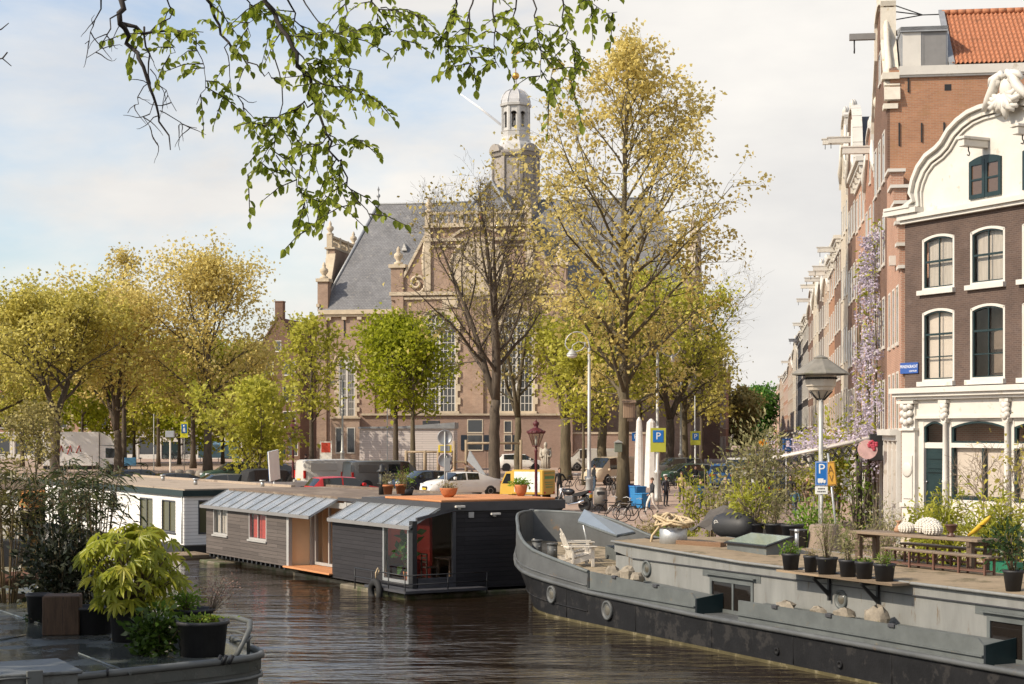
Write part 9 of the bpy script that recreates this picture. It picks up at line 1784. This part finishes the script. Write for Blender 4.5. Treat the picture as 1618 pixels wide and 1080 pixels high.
def leaf(p, d, s):
    d = d.normalized(); u = V((rr.gauss(0,.5), -.5+rr.gauss(0,.4), .7)); side = d.cross(u).normalized(); nr = side.cross(d); b = len(vs); fo = .16*s
    for f, w_ in ((0,0),(.22,.27),(.48,.36),(.76,.24),(1,0)):
        c = p+d*s*f-V((0,0,1))*.12*s*f*f
        if w_ == 0: vs.append(tuple(c))
        else: vs.extend([tuple(c+side*w_*s+nr*fo), tuple(c), tuple(c-side*w_*s+nr*fo)])
    i = b; fs.extend([(i,i+1,i+2),(i,i+2,i+3),(i+1,i+4,i+5,i+2),(i+2,i+5,i+6,i+3),(i+4,i+7,i+8,i+5),(i+5,i+8,i+9,i+6),(i+7,i+10,i+8),(i+8,i+10,i+9)])
for pts, r0, Y, amt, f0 in BRN:
    W = [at(*q, Y+rr.uniform(-.12,.12))-base for q in z5(pts)]; n = len(W)
    fine = []
    for a, b in zip(W, W[1:]): fine += [a.lerp(b, k/3)+V((rr.gauss(0,.014), rr.gauss(0,.02), rr.gauss(0,.014))) for k in range(3)]
    fine.append(W[-1]); m_ = len(fine); mb.tube(fine, [max(.0025, r0*(1-.85*i/(m_-1))) for i in range(m_)], 6, cap=False)
    if amt == 0:
        for k in range(4):
            q = fine[int(m_*(.3+.16*k))]; dd = V((rr.gauss(0,.8), rr.gauss(0,.5), rr.uniform(-1,-.2))).normalized(); P5 = [q]
            for j in range(6): dd = (dd+V((rr.gauss(0,.22), rr.gauss(0,.2), rr.gauss(0,.2)))).normalized(); P5.append(P5[-1]+dd*rr.uniform(.02,.045))
            mb.tube(P5, [.0045,.004,.0035,.003,.0025,.002,.0015], 4, cap=False)
    amt = int(amt*.85+.5)
    for k in range(amt):
        f = f0+(1-f0)*(k+rr.random())/amt; g = f*(m_-1); i = min(m_-2, int(g)); q = fine[i].lerp(fine[i+1], g-i); dr = V((rr.gauss(0,.8), rr.gauss(0,.8), rr.uniform(-1.0,.25))).normalized(); L_ = rr.uniform(.14,.34); tw = [q, q+dr*L_*.5, q+dr*L_+V((0,0,-.05))]; mb.tube(tw, [.005,.004,.0025], 4, cap=False)
        nl = rr.randint(6, 10)
        for j in range(nl):
            h = (j+.6)/nl; e = tw[0].lerp(tw[1], h*2) if h < .5 else tw[1].lerp(tw[2], h*2-1); s_ = dr.cross(V((rr.gauss(0,1), rr.gauss(0,1), rr.gauss(0,1)))).normalized(); leaf(e, s_*(.8 if j < nl-1 else .1)+dr*.5+V((0,0,-.55)), rr.uniform(.038,.078))
mb.build('branch', BRM, t, uv=False); me = bpy.data.meshes.new('foliage'); me.from_pydata(vs, [], fs); me.materials.append(LEAFN); me.polygons.foreach_set('use_smooth', np.ones(len(fs), dtype=bool)); put('foliage', me, t)
# bare twig ends at the left edge
mb = MB()
for p in ([(-20,52),(2,46),(14,36)], [(-20,96),(4,92),(18,104)], [(4,92),(12,82)]): mb.tube([at(x, y, 12)-base for x, y in p], [.006,.005,.003][:len(p)], 5, cap=False)
mb.build('branch', BRM, t, uv=False)
# unseen tree added left of the frame, crown shaped to shade the foreground deck
tree('large leafy tree added out of view to shade the foreground barge', V((-18.0, 24.6, .3)), 8.9, .4, .28, 6.2, G_MID, 5000, 501, .45, 26, 1, shape='umbrella', group='added shade trees out of view', up=.35, clump=.55)
mb = MB(); mb.tube([at(726, 147, 6000), at(758, 170, 6000), at(792, 197, 6000)], [1.5, 4, 5], 6); m_ = mat('contrail_white', (.8,.78,.76), 1, var=.02); tag(mb.build('contrail', m_, uv=False), kind='stuff')
